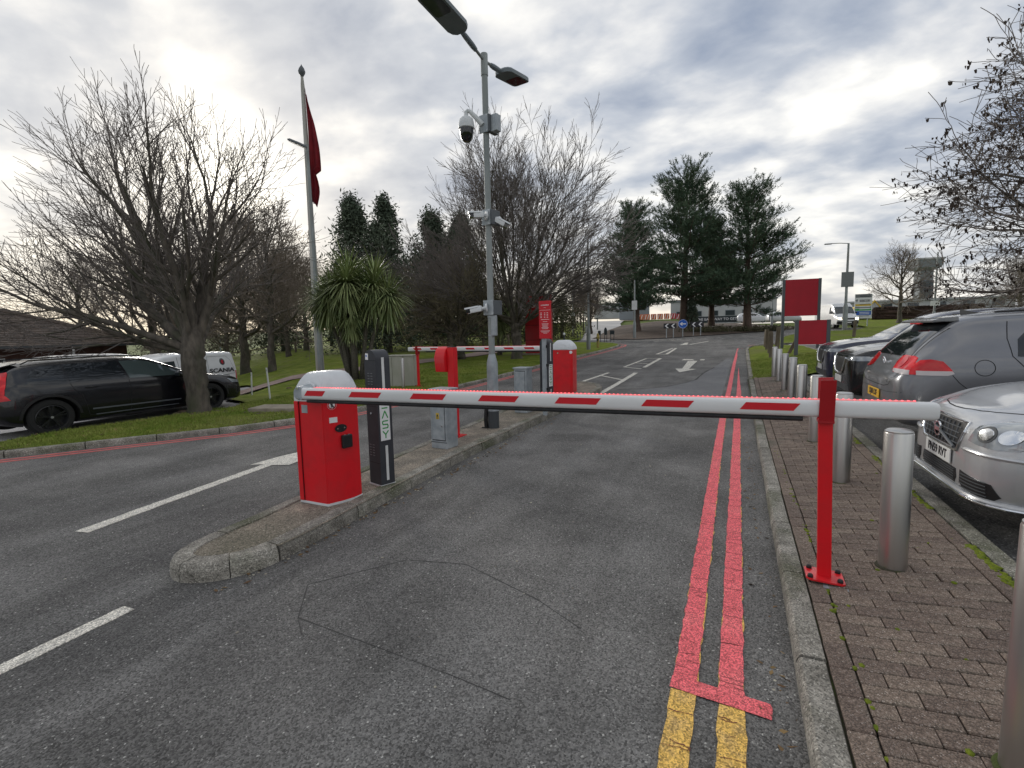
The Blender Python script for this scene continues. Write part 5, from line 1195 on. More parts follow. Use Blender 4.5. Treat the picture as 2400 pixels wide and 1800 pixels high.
bm = B(); tube(bm, [(-1.925,-.02,1.0),(-1.93,.12,1.02),(-1.90,.38,1.045)], [.014,.010,.006], 6); box(bm, (-1.93,-.02,.995), (.05,.07,.04), bev=.01); part('wiper', bm, M['black_plastic'], c.t)
bm = B(); slab(bm, [(-1.30,.015,1.455),(-1.12,.02,1.462),(-1.12,-.02,1.462),(-1.30,-.015,1.455)], (0,0,1), .002); loft(bm, [[(-1.30,-.012,1.45),(-1.30,.012,1.45),(-1.10,.03,1.455),(-1.10,-.03,1.455)],[(-1.31,-.004,1.515),(-1.31,.004,1.515),(-1.22,.006,1.49),(-1.22,-.006,1.49)]]); part('aerial_fin', bm, M['black_gloss'], c.t)
tl = c.patch('tail_light', [(-1.96,.80),(-1.66,.80),(-1.61,.82),(-1.63,.86),(-1.70,.945),(-1.80,.965),(-1.88,.955),(-1.96,.88)], 'R', M['tail_red'], .008, .025)
tb = c.patch('tail_light', [(-.83,.80),(-.82,.90),(-.77,.975),(-.70,.995),(-.52,1.0),(-.45,.985),(-.425,.92),(-.45,.83),(-.52,.805),(-.70,.80)], 'B', M['tail_red'], .007, .025)
c.patch('tail_light', [(.82,.80),(.70,.80),(.55,.81),(.47,.835),(.43,.90),(.445,.965),(.52,.99),(.70,.99),(.77,.97)], 'B', M['tail_red'], .007, .025)
c.patch('clear_band', [(-1.92,.795),(-1.66,.795),(-1.605,.815),(-1.625,.843),(-1.92,.843)], 'R', M['tail_clear'], .012, .02, tl); c.patch('clear_band', [(-.82,.795),(-.81,.845),(-.47,.845),(-.50,.815),(-.60,.80)], 'B', M['tail_clear'], .011, .02, tb)
c.patch('lamp_ring', oval(-.60, .925, .065, .065), 'B', M['tail_red'], .012, .02, tb)
c.line('fuel_flap', oval(-1.36, .88, .082, .082, 26)+[(-1.278,.88)], 'R', M['seam'], .007)
c.line('panel_seam', [(-1.62,.80),(-1.56,.72),(-1.44,.61),(-1.38,.56)], 'R', M['seam'], .007)
c.line('tailgate_seam', [(-.66,1.30),(-.69,1.0),(-.68,.82),(-.60,.70),(-.56,.66),(-.4,.635),(0,.63),(.4,.635),(.56,.66),(.60,.70),(.68,.82),(.69,1.0)], 'B', M['seam'], .008)
c.patch('window', [(-1.10,1.0),(-.98,.99),(-.1,.985),(-.1,1.375),(-.72,1.37),(-.95,1.31),(-1.08,1.17)], 'R', M['glass'], .004)
c.patch('window', [(-.04,.985),(.92,.975),(.5,1.24),(.22,1.345),(-.04,1.37)], 'R', M['glass'], .004)
c.line('door_seam', [(-1.13,1.36),(-1.16,1.18),(-1.14,1.0),(-.98,.8),(-.86,.66),(-.82,.35)], 'R', M['seam'], .008)
p, n = c.pt(0, .90, 'B'); bm = B(); lathe(bm, [(.046,0),(.058,0),(.058,-.012),(.046,-.012)], 28, axis='X', ring=True); em = part('badge', bm, M['chrome'], c.t); em.location = p+Vector((-.006,0,0)); em.rotation_euler = (0, R(-12), 0)
bm = B()
for a, b in [((-.036,.03),(0,-.008)),((.036,.03),(0,-.008)),((-.03,.0),(-.012,-.042)),((.03,.0),(.012,-.042)),((0,.0),(-.012,-.042)),((0,0),(.012,-.042))]: cyl(bm, (0,a[0],a[1]), (0,b[0],b[1]), .005, .005, 5)
em2 = part('badge_bars', bm, M['chrome'], em); em2.location = (-.006,0,0)
p, n = c.pt(0, .51, 'B'); pl = thing('number_plate', None, None, (p.x-.010, p.y, .515)); pl.parent = c.t
bm = B(); box(bm, (0,0,0), (.010,.52,.112), bev=.003); part('plate', bm, M['plate_y'], pl); text('OJ60 LXF', .098, M['ink'], pl, (-.0065, 0, .002), (R(90), 0, R(-90)), sx=.92, bold=.0015)
p, n = c.pt(-.52, .70, 'B'); text('TD', .045, M['chrome'], c.t, p+n*.003, (R(75), 0, R(-90)))
c.line('bumper_crease', [(-.86,.60),(-.5,.575),(0,.57),(.5,.575),(.86,.60)], 'B', M['dark_grey'], .012)
for s in (-1, 1):
    bm = B(); tube(bm, [(-1.2,s*.56,1.462),(-.4,s*.555,1.487),(.3,s*.55,1.455)], .01, 6); part('roof_strip', bm, M['black_plastic'], c.t)

# ---------------------------------------------------------------- black crossover, nose to the footway, and the navy car beyond it
KQ = [(-2.2,.7,.4,.7,.95,.65,1.1,.55,1.15),(-1.8,.90,.25,.68,1.05,.86,1.45,.64,1.5),(-.6,.92,.22,.68,1.06,.89,1.56,.62,1.61),(.2,.92,.22,.68,1.05,.89,1.50,.62,1.555),(.65,.92,.22,.68,1.04,.89,1.33,.66,1.39),(1.05,.92,.22,.68,1.03,.885,1.13,.75,1.175),(1.2,.92,.22,.68,1.02,.88,1.055,.77,1.09),(1.6,.91,.23,.67,.985,.87,1.005,.76,1.045),(1.95,.88,.23,.65,.93,.83,.95,.70,.985),(2.1,.83,.24,.62,.88,.77,.90,.62,.93),(2.19,.74,.26,.58,.81,.68,.83,.54,.85),(2.22,.60,.30,.54,.72,.55,.74,.44,.75)]
def crossover(name, label, x, y, z, pt):
    c = Car(name, label, (x, y, z), math.pi, KQ, pt, (-1.3, 1.33), .345); c.wheels(M['rim_black'])
    for s in (-1, 1):
        hl = c.patch('headlight', [(.48*s,.80),(.62*s,.79),(.80*s,.795),(.87*s,.83),(.84*s,.865),(.66*s,.86),(.50*s,.835)][::s], 'F', M['lens'], .008, .03)
        c.patch('headlight_wrap', [(1.86,.80),(2.12,.79),(2.16,.815),(2.05,.85),(1.80,.875)], 'R' if s < 0 else 'L', M['lens'], .008, .03)
        c.patch('wheel_arch_lip', [(1.33+.395*math.cos(a), .345+.395*math.sin(a)) for a in np.linspace(.02, math.pi-.02, 14)]+[(1.33+.455*math.cos(a), .345+.455*math.sin(a)) for a in np.linspace(math.pi-.02, .02, 14)], 'R' if s < 0 else 'L', M['black_plastic'], .008, .06)
    gq = c.patch('grille', [(-.36,.60),(-.44,.82),(.44,.82),(.36,.60),(.2,.54),(-.2,.54)], 'F', M['black_plastic'], .004, .04)
    pts = []
    for yy, zz in [(-.43,.82),(-.36,.66),(-.26,.57),(0,.55),(.26,.57),(.36,.66),(.43,.82)]: p, n = c.pt(yy, zz, 'F'); pts.append(p+n*.012)
    bm = B(); tube(bm, pts, .018, 8); part('chrome_v', bm, M['chrome'], gq)
    p, n = c.pt(0, .47, 'F'); pl = thing('number_plate', None, None, (p.x+.012, 0, .46)); pl.parent = c.t; bm = B(); box(bm, (0,0,0), (.010,.52,.112), bev=.003); part('plate', bm, M['plate_w'], pl)
    c.patch('windscreen', [(-.70,1.11),(.70,1.11),(.6,1.51),(-.6,1.51)], 'F', M['glass']); c.patch('window', [(-.2,1.09),(.95,1.07),(.6,1.30),(.2,1.44),(-.2,1.48)], 'L', M['glass']); c.patch('window', [(-1.2,1.09),(-.25,1.09),(-.25,1.49),(-1.1,1.47)], 'L', M['glass'])
    c.patch('lower_trim', [(-.7,.30),(.7,.30),(.66,.40),(-.66,.40)], 'F', M['dark_grey'], .005, .05)
    c.line('bonnet_seam', [(2.13,-.6),(2.17,-.3),(2.18,0),(2.17,.3),(2.13,.6),(1.9,.74),(1.5,.80),(1.2,.82)], 'T', M['seam'], .009); c.line('bonnet_crease', [(2.05,-.45),(1.6,-.52),(1.25,-.55)], 'T', M['seam'], .006); c.line('bonnet_crease', [(2.05,.45),(1.6,.52),(1.25,.55)], 'T', M['seam'], .006)
    for s in (-1, 1): mirror(c, .75, .92, 1.12, s, pt)
    return c
crossover('black_crossover', 'black crossover with chrome grille edge, nose towards the bollards beyond the grey hatchback', 1.72+2.22, 10.15, .33, M['paint_black'])
crossover('navy_crossover', 'dark blue car just showing beyond the black crossover', 1.80+2.22, 12.75, .36, M['paint_navy'])

# ---------------------------------------------------------------- delivery van on the far road, headlamps on
KD = [(-2.9,.85,.45,1.2,1.6,.9,2.35,.8,2.40),(-2.85,.98,.4,1.2,1.6,.98,2.48,.82,2.53),(-1.0,1.02,.35,1.1,1.5,1.0,2.52,.84,2.58),(1.1,1.02,.35,1.1,1.45,1.0,2.46,.82,2.52),(1.6,1.02,.35,1.1,1.40,.99,2.10,.80,2.16),(2.1,1.01,.35,1.05,1.32,.98,1.50,.86,1.54),(2.25,1.0,.35,1.0,1.25,.96,1.34,.86,1.37),(2.75,.95,.36,.9,1.10,.90,1.13,.8,1.17),(2.9,.85,.4,.8,.92,.8,.95,.7,.97),(2.96,.72,.45,.7,.80,.68,.82,.6,.84)]
dx, dy = 9.75, 60.6
c = Car('delivery_van', 'white delivery van with headlamps on, driving on the far road', (dx, dy, H(dx, dy)+.02), R(-78), KD, M['paint_white'], (-1.9, 1.9), .36, cat='van', group=None, arches=False)
c.wheels(M['rim_silver']); c.patch('windscreen', [(-.84,1.42),(.84,1.42),(.78,2.18),(-.78,2.18)], 'F', M['glass_van']); c.patch('window', [(.9,1.5),(1.95,1.45),(1.5,2.1),(.9,2.15)], 'R', M['glass_van']); c.patch('bumper', [(-.95,.42),(.95,.42),(.95,.70),(-.95,.70)], 'F', M['black_plastic'], .01); c.patch('grille', [(-.55,.84),(.55,.84),(.6,1.0),(-.6,1.0)], 'F', M['black_plastic'], .008)
for s in (-1, 1):
    c.patch('headlight', [(.58*s,.86),(.88*s,.86),(.9*s,1.04),(.64*s,1.02)][::s], 'F', M['headlamp_on'], .01, .06); mirror(c, 1.75, 1.02, 1.55, s, M['black_plastic'])
p, n = c.pt(0, .56, 'F'); bm = B(); box(bm, p+n*.02, (.01,.52,.11)); part('number_plate', bm, M['plate_w'], c.t)
# two pale cars half hidden behind the roundabout
for i, (x, y, rz, lb, pt) in enumerate([(2.6,80.0,R(5),'white car passing behind the pines under the long banner','paint_white'), (6.2,76.0,R(12),'pale car just right of the pines behind the red boards','paint_silver')]):
    c = Car('distant_car', lb, (x, y, H(x, y)+.4), rz, KH, M[pt], (-1.3, 1.28), .31, arches=False, nst=30, group='cars on the far road')
    c.wheels(M['rim_silver'], sides=(-1,)); c.patch('window', [(-1.6,1.0),(.9,.97),(.5,1.27),(.0,1.38),(-1.2,1.36)], 'R', M['glass'], step=.2)
# ================================================================== trees and plants
def tubes_np(branches, sides):
    """branches: list of (pts[n,3], radii[n]); returns V, Q (branches of equal size are done together)"""
    groups = {}
    for (P, r), k in zip(branches, sides): groups.setdefault((len(P), k), []).append((P, r))
    V = []; Q = []; base = 0
    for (n, k), lst in groups.items():
        P = np.array([a for a, _ in lst]); r = np.array([b for _, b in lst]); m = len(lst)
        T = np.gradient(P, axis=1); T /= np.linalg.norm(T, axis=2)[..., None]+1e-9
        ref = np.where((np.abs(T[:, 0, 2]) < .9)[:, None], np.array([0, 0, 1.0]), np.array([1.0, 0, 0])); a = np.cross(T[:, 0], ref); A = np.empty((m, n, 3))
        for i in range(n):
            a = a-T[:, i]*np.sum(a*T[:, i], 1)[:, None]; a = a/(np.linalg.norm(a, axis=1)[:, None]+1e-9); A[:, i] = a
        Bn = np.cross(T, A); th = np.arange(k)*2*np.pi/k
        ring = P[:, :, None, :]+r[:, :, None, None]*(A[:, :, None, :]*np.cos(th)[None, None, :, None]+Bn[:, :, None, :]*np.sin(th)[None, None, :, None])
        V.append(ring.reshape(-1, 3)); i = np.arange(n-1)[:, None]*k; j = np.arange(k)[None, :]; j2 = (j+1) % k
        q = np.stack([i+j, i+j2, i+k+j2, i+k+j], -1).reshape(-1, 4); Q.append((q[None]+(np.arange(m)*n*k)[:, None, None]).reshape(-1, 4)+base); base += m*n*k
    return np.concatenate(V), np.concatenate(Q)
class Bare:
    def __init__(s, seed, maxlev=4, up=.12, wob=.14, ratio=.62, ang=(22, 48), nchild=(7, 6, 5, 4), rmin=.0045, minlen=.18, droop=0.0, start=.22, taper=.55):
        s.r = np.random.default_rng(seed); s.rr = random.Random(seed); s.br = []; s.lev = []; s.tips = []
        s.maxlev, s.up, s.wob, s.ratio, s.ang, s.nch, s.rmin, s.minlen, s.droop, s.start, s.taper = maxlev, up, wob, ratio, ang, nchild, rmin, minlen, droop, start, taper
    def grow(s, p, d, L, rad, lev):
        r = s.rr; g = r.gauss; n = max(4, min(9, int(L/.34)+3)); dx, dy, dz = d; q = 1/math.sqrt(dx*dx+dy*dy+dz*dz); dx *= q; dy *= q; dz *= q
        x, y, z = p; P = [(x, y, z)]; D = [(dx, dy, dz)]; w = s.wob*(1 if lev else .5); st = L/(n-1); u_ = s.up*(1 if lev < 3 else .6)
        for i in range(n-1):
            dx += g(0, w); dy += g(0, w); dz += g(0, w)+u_-s.droop*i/n; q = 1/math.sqrt(dx*dx+dy*dy+dz*dz); dx *= q; dy *= q; dz *= q
            x += dx*st; y += dy*st; z += dz*st; P.append((x, y, z)); D.append((dx, dy, dz))
        tp = s.taper if lev < s.maxlev else .6; R_ = [max(rad*(1-tp*i/(n-1)), s.rmin) for i in range(n)]
        s.br.append((np.array(P), np.array(R_))); s.lev.append(lev)
        if lev >= s.maxlev or L < s.minlen: s.tips.append(P[-1]); return
        nc = max(2, int(round(s.nch[min(lev, len(s.nch)-1)]*r.uniform(.8, 1.2)))); az = r.uniform(0, 6.28)
        for k in range(nc):
            f = min(s.start+(1-s.start)*(k+r.uniform(.1, .9))/nc, .98); i = f*(n-1); i0 = int(i); t = i-i0; a0, a1 = P[i0], P[min(i0+1, n-1)]; T = D[min(i0+1, n-1)]
            az += 2.399+g(0, .4); a = R(r.uniform(*s.ang)); ux, uy = T[1], -T[0]; ul = math.hypot(ux, uy)
            if ul > .05: ux /= ul; uy /= ul
            else: ux, uy = 1.0, 0.0
            wx, wy, wz = T[1]*0-T[2]*uy, T[2]*ux-T[0]*0, T[0]*uy-T[1]*ux
            ca, sa, cz, sz = math.cos(a), math.sin(a), math.cos(az), math.sin(az)
            nd = (T[0]*ca+(ux*cz+wx*sz)*sa, T[1]*ca+(uy*cz+wy*sz)*sa, T[2]*ca+wz*sz*sa)
            s.grow((a0[0]+(a1[0]-a0[0])*t, a0[1]+(a1[1]-a0[1])*t, a0[2]+(a1[2]-a0[2])*t), nd, L*s.ratio*(1.12-.45*f)*r.uniform(.75, 1.2), rad*(1-s.taper*f)*r.uniform(.45, .64), lev+1)
        s.grow(P[-1], (dx, dy, dz), L*s.ratio*r.uniform(.75, .95), R_[-1]*.85, lev+1)
    def meshes(s, cut=1):
        out = []
        for test in (lambda l: l <= cut, lambda l: l > cut):
            ids = [i for i, l in enumerate(s.lev) if test(l)]
            V, Q = tubes_np([s.br[i] for i in ids], [9 if s.lev[i] == 0 else 7 if s.lev[i] == 1 else 4 if s.lev[i] == 2 else 3 for i in ids]); out.append((V, Q))
        return out
def flare(P, R_, h=.6, k=1.6):
    return R_*(1+(k-1)*np.exp(-np.maximum(P[:, 2]-P[0, 2], 0)/h*2.2))
def tree_obj(name, label, loc, gen, bark, twig, rz=0.0, group=None, cut=1, sc=1.0, cat='tree'):
    t = thing(name, label, cat, loc, rz, group); (V, Q), (V2, Q2) = gen.meshes(cut); t.scale = (sc, sc, sc)
    link('trunk', mesh_np('trunk', V, Q), bark, t, True); link('crown', mesh_np('crown', V2, Q2), twig, t, True)
    return t
def trunk(gen, pts, rad, flare_k=1.5, knob=.03):
    P = np.array(pts, float); n = 24; s = np.linspace(0, len(P)-1, n); i = np.minimum(s.astype(int), len(P)-2); f = (s-i)[:, None]; Q = P[i]*(1-f)+P[i+1]*f
    Q[1:-1, :2] += gen.r.normal(0, knob*.5, (n-2, 2)); R_ = np.interp(s, np.arange(len(rad)), rad)*(1+gen.r.normal(0, .05, n)); gen.br.append((Q, flare(Q, R_, .5, flare_k))); gen.lev.append(0)

# --- the big spreading tree on the left verge: short knotted trunk, long low limbs to the left
g = Bare(11, maxlev=5, up=.03, wob=.075, ratio=.63, ang=(18, 42), nchild=(0, 6, 5, 4, 2), rmin=.0046, minlen=.22, start=.28)
trunk(g, [(0,0,-.15),(.0,.02,.5),(-.05,.0,1.05),(-.03,.04,1.45),(-.08,.05,2.0),(-.10,.05,2.6)], [.225,.205,.235,.235,.15,.09], 1.5, .03)
f0 = (-.02,.04,1.35)
for d, L, r_ in [((-.85,-.05,.62),3.2,.11),((-.95,.30,.35),3.3,.10),((-.55,.05,.95),3.4,.12),((-.30,-.25,1.0),3.3,.11),((-.12,.25,1.05),3.2,.12),((-.08,-.1,1.05),3.0,.11),((.04,.22,1.0),2.4,.11),((-.75,-.6,.5),3.0,.09),((-.5,.7,.6),3.0,.09),((.12,-.25,.8),1.6,.07),((-.98,-.3,.2),2.8,.075),((-.12,.6,.9),2.3,.085)]:
    g.grow((f0[0]+d[0]*.05, f0[1]+d[1]*.05, f0[2]-.25*(1-d[2])+.12), d, L, r_, 1)
big = tree_obj('bare_tree', 'large bare spreading tree with knotted trunk in front of the black estate', (-10.88, 7.05, lawn_z(-10.88, 7.05)), g, M['bark'], M['twig'], cut=2)
bm = B(); rr = random.Random(8)
for k in range(46):
    a = rr.uniform(0, 6.28); r_ = rr.uniform(.22, .60); bmesh.ops.create_icosphere(bm, subdivisions=1, radius=rr.uniform(.03,.09), matrix=Matrix.Translation((math.cos(a)*r_*1.2, math.sin(a)*r_, -.02)) @ Matrix.Diagonal((1.5,1.1,.5,1)))
part('root_earth', bm, M['soil'], big, True)
# --- the fan-shaped tree behind the lamp post
g = Bare(23, maxlev=5, up=.022, wob=.085, ratio=.62, ang=(14, 34), nchild=(0, 6, 5, 4, 3), rmin=.0075, minlen=.25, start=.24)
trunk(g, [(0,0,-.15),(.03,.02,.7),(-.02,.0,1.3),(.0,.03,1.75)], [.27,.25,.26,.24], 1.5, .03)
for k in range(22):
    a = 2.399*k; el = [1.32,1.12,.95,.80,.62,.45,.30][k % 7]; d = (math.cos(a)*math.cos(el), math.sin(a)*math.cos(el), math.sin(el)); g.grow((0,.03,1.35+.03*k), d, 5.2 if el > .9 else 4.7 if el > .5 else 3.9, .095-.0015*k, 1)
fan = tree_obj('bare_tree', 'tall fan-shaped bare tree rising behind the lamp post', (-9.95, 22.8, lawn_z(-9.95, 22.8)), g, M['bark'], M['twig'], cut=2)
# --- a lower olive-brown one beside it
g = Bare(31, maxlev=5, up=.03, wob=.12, ratio=.60, ang=(24, 52), nchild=(0, 6, 5, 4, 2), rmin=.008, minlen=.22, start=.14)
trunk(g, [(0,0,-.15),(.0,.02,.5),(.04,.0,1.0)], [.24,.22,.25], 1.4, .03)
for k in range(13):
    a = 2.399*k+.5; el = [1.2,.9,.65,.45,.3][k % 5]; g.grow((0,.0,.9+.05*k), (math.cos(a)*math.cos(el), math.sin(a)*math.cos(el), math.sin(el)), 2.7, .085, 1)
low = tree_obj('bare_tree', 'low dense olive-brown bare tree left of the lamp post', (-13.0, 22.4, lawn_z(-13, 22.4)), g, M['bark'], M['twig_olive'], cut=2)
# --- park trees with a clear stem
def stem_tree(seed, h, name, label, loc, group=None, twig='twig_far', rt=.2, maxlev=4):
    g = Bare(seed, maxlev=maxlev, up=.05, wob=.10, ratio=.60, ang=(28, 58), nchild=(0, 7, 5, 4, 3), rmin=.010, minlen=.3, start=.2)
    trunk(g, [(0,0,-.2),(.05,0,h*.2),(-.05,.1,h*.42),(.1,0,h*.72)], [rt,rt*.8,rt*.62,rt*.3], 1.5, .06)
    for k in range(15):
        f = .22+.5*k/15; a = 2.399*k; el = .25+.9*(k/15); g.grow((0,0,h*f), (math.cos(a)*math.cos(el), math.sin(a)*math.cos(el), math.sin(el)), h*.30*(1.15-.4*k/15), rt*.42*(1-.5*k/15), 1)
    return tree_obj(name, label, loc, g, M['bark'], M[twig], group=group, cut=1)
pa = stem_tree(41, 8.5, 'park_tree', 'bare park tree with leaning stem nearest the footpath', (-21.4, 17.8, lawn_z(-21.4, 17.8)), 'bare trees of the park')
pb = stem_tree(43, 9.5, 'park_tree', 'stout bare park tree standing beyond the lawn', (-26.0, 19.8, lawn_z(-26, 19.8)), 'bare trees of the park', rt=.27)
pc = stem_tree(47, 8.0, 'park_tree', 'bare tree growing behind the white van by the tiled roof', (-25.5, 14.6, lawn_z(-25.5, 14.6)-.3), 'bare trees of the park', rt=.26)
protos = [pa, pb, pc]; rr = random.Random(12)
BGL = 'one of the bare trees crowding the park background'
spots = [(-29.5,26),(-33,31),(-18.5,30.5),(-27,34),(-38,29),(-20.5,36),(-25,42),(-31,41),(-16.5,40),(-36,37),(-43,36),(-19,48),(-44,27),(-48,31),(-14.5,54),(-17,60),(-20,66),(-22,76),(-23,86),(-52,24),(-34,24.5)]
for i, (x, y) in enumerate(spots):
    o = copy_tree(protos[i % 3]); s_ = rr.uniform(.8, 1.15)*(.75 if y > 50 else 1); o.location = (x, y, lawn_z(x, y)); o.rotation_euler = (0, 0, rr.uniform(0, 6.28)); o.scale = (s_, s_, s_*rr.uniform(.95, 1.1)); meta(o, BGL, 'tree', 'bare trees of the park background')
# --- right-hand trees
g = Bare(53, maxlev=4, up=.02, wob=.10, ratio=.62, ang=(25, 55), nchild=(0, 9, 6, 5), rmin=.0085, minlen=.25, start=.15)
trunk(g, [(0,0,-.2),(0,.05,2),(.1,0,4.2),(.0,.1,8.5)], [.30,.24,.19,.08], 1.4, .05)
for k in range(24):
    f = .20+.62*k/24; a = 2.399*k; el = .05+.95*(k/24); g.grow((0,0,9*f), (math.cos(a)*math.cos(el), math.sin(a)*math.cos(el), math.sin(el)), 4.6*(1.1-.55*k/24), .085*(1.1-.6*k/24), 1)
podtree = tree_obj('seed_tree', 'bare tree hung with dark seed clusters behind the parked cars', (10.9, 19.8, H(10.9, 19.8)+.05), g, M['bark'], M['twig'], cut=1)
def pods():
    r = np.random.default_rng(3); V = []; F = []
    tips = np.array(g.tips); idx = r.choice(len(tips), min(3600, len(tips)), replace=False)
    for p in tips[idx]:
        for _ in range(r.integers(2, 6)):
            c = p+r.normal(0, .035, 3)-np.array([0, 0, abs(r.normal(.02, .035))]); s_ = r.uniform(.04, .085); a = r.uniform(0, 6.28); b = r.uniform(-.5, .5); u = np.array([math.cos(a), math.sin(a), b])*s_*.5; w = np.array([0, 0, -1.0])*s_*1.3+r.normal(0, .012, 3)
            i = len(V); V.extend([c-u, c+u*.2, c+u, c+u*.6+w, c-u*.5+w*.9]); F.extend([(i, i+1, i+4), (i+1, i+3, i+4), (i+1, i+2, i+3)])
    link('seed_clusters', mesh_np('seed_clusters', V, F), M['pod'], podtree)
pods()
o = copy_tree(pb); o.location = (17.6, 70.5, H(17.6, 70.5)+.25); o.scale = (.92,.92,.92); o.rotation_euler = (0,0,2.0); meta(o, 'round-headed bare tree on the far lawn beside the direction sign', 'tree'); del o['group']
for i, (x, y, s_, z_) in enumerate([(23,58,.62,0),(27,66,.7,0),(30,60,.75,0),(19.5,43,.58,1),(24,45,.66,0),(29,42,.7,1)]):
    o = copy_tree(protos[(i+1) % 3]); o.location = (x, y, H(x, y)+.2); o.scale = (s_*1.25, s_*1.25, s_); o.rotation_euler = (0,0,i*1.3); meta(o, 'one of the bare trees grouped beyond the car park', 'tree', 'bare trees beyond the car park')

# --- leafy masses from small faces
def spray(r, n, size, pts, nrm=None, asp=2.2):
    c = pts; a = r.normal(0, 1, (len(c), 3)); a /= np.linalg.norm(a, axis=1)[:, None]; b = r.normal(0, 1, (len(c), 3)); b -= a*np.sum(a*b, 1)[:, None]; b /= np.linalg.norm(b, axis=1)[:, None]
    s_ = r.uniform(.6, 1.3, (len(c), 1))*size
    V = np.stack([c-a*s_*asp*.5, c+b*s_*.4, c+a*s_*asp*.5, c-b*s_*.4], 1).reshape(-1, 3); Q = np.arange(len(c)*4).reshape(-1, 4); return V, Q
def cypress(label, x, y, h, w, seed, n=16000, mat='cypress', name='evergreen_tree', group='dark evergreens of the park', zb=None):
    r = np.random.default_rng(seed); t = thing(name, label, 'tree', (x, y, lawn_z(x, y) if zb is None else zb), 0, group)
    bm = B(); tube(bm, [(0,0,-.2),(0,0,h*.5),(0,0,h*.92)], [.22,.14,.03], 8); part('trunk', bm, M['bark'], t)
    nl = 90; ca = r.uniform(0, 6.28, nl); cz = r.uniform(.06, 1, nl)**.85*h; cr = w*np.power(np.clip(1-cz/h, 0, 1), .62)*r.uniform(.45, 1.0, nl)
    ctr = np.stack([np.cos(ca)*cr, np.sin(ca)*cr, cz], 1); k = r.integers(0, nl, n); sz = w*.36*(.35+.65*np.clip(1-cz/h, 0, 1))[k][:, None]
    pts = ctr[k]+r.normal(0, 1, (n, 3))*sz*np.array([.55,.55,1.1]); V, Q = spray(r, n, .115, pts, asp=2.6); link('crown', mesh_np('crown', V, Q), M[mat], t); return t
for i, (x, y, h, w, lb) in enumerate([(-24.4,27.6,10.3,2.9,'tall dark evergreen, left of the twin pair behind the palm'),(-21.8,27.8,9.9,2.9,'tall dark evergreen, right of the twin pair behind the palm'),(-22.0,34.0,10.4,3.0,'broad dark evergreen behind the olive-brown tree'),(-19.2,33.6,9.6,2.8,'dark evergreen just left of the lamp post line'),(-38.0,33,8.6,2.8,'dark evergreen behind the leaning park tree')]):
    cypress(lb, x, y, h, w, 60+i)
def thicket():
    r = np.random.default_rng(77); V = []; Q = []; nb = 0
    def blob(x, y, w, d, h, n, z0=0.0, size=.13):
        nonlocal nb
        nl = max(6, int(n/60)); c = np.stack([r.normal(0, w*.45, nl)+x, r.normal(0, d*.45, nl)+y, r.uniform(.1, 1, nl)*h], 1); k = r.integers(0, nl, n); p = c[k]+r.normal(0, .35, (n, 3)); p[:, 2] = np.clip(p[:, 2], .02, None)
        p[:, 2] += np.array([H(a, b) for a, b in p[:, :2]])+z0; v, q = spray(r, n, size, p, asp=2.0); V.append(v); Q.append(q+nb); nb += len(v)
    for x, y, w, h in [(-33,37,4,3.0),(-28,38.5,4,3.2),(-24,39,4,3.4),(-20,39,3.5,3.5),(-17,38.5,3,3.2),(-40,35,5,2.6),(-46,33,5,2.6),(-52,31,6,2.4),(-15.8,44,2.5,3.0),(-37,42,5,4),(-30,44,6,4.5),(-22,45,5,4.5)]: blob(x, y, w, 1.6, h, 4200, size=.10)
    o = link('thicket', mesh_np('thicket', np.concatenate(V), np.concatenate(Q)), M['bushleaf']); meta(o, 'dark thicket of undergrowth at the back of the park', 'thicket', kind='stuff')
thicket()
cypress('rounded brown-green bush at the foot of the grass bank', -15.2, 46.0, 3.6, 2.6, 91, 3600, 'bushleaf', 'bush', None); cypress('dark leafy bush beyond the car park trees', 15.0, 30.5, 5.6, 1.6, 92, 4200, 'cypress', 'bush', None, zb=H(15, 30.5))

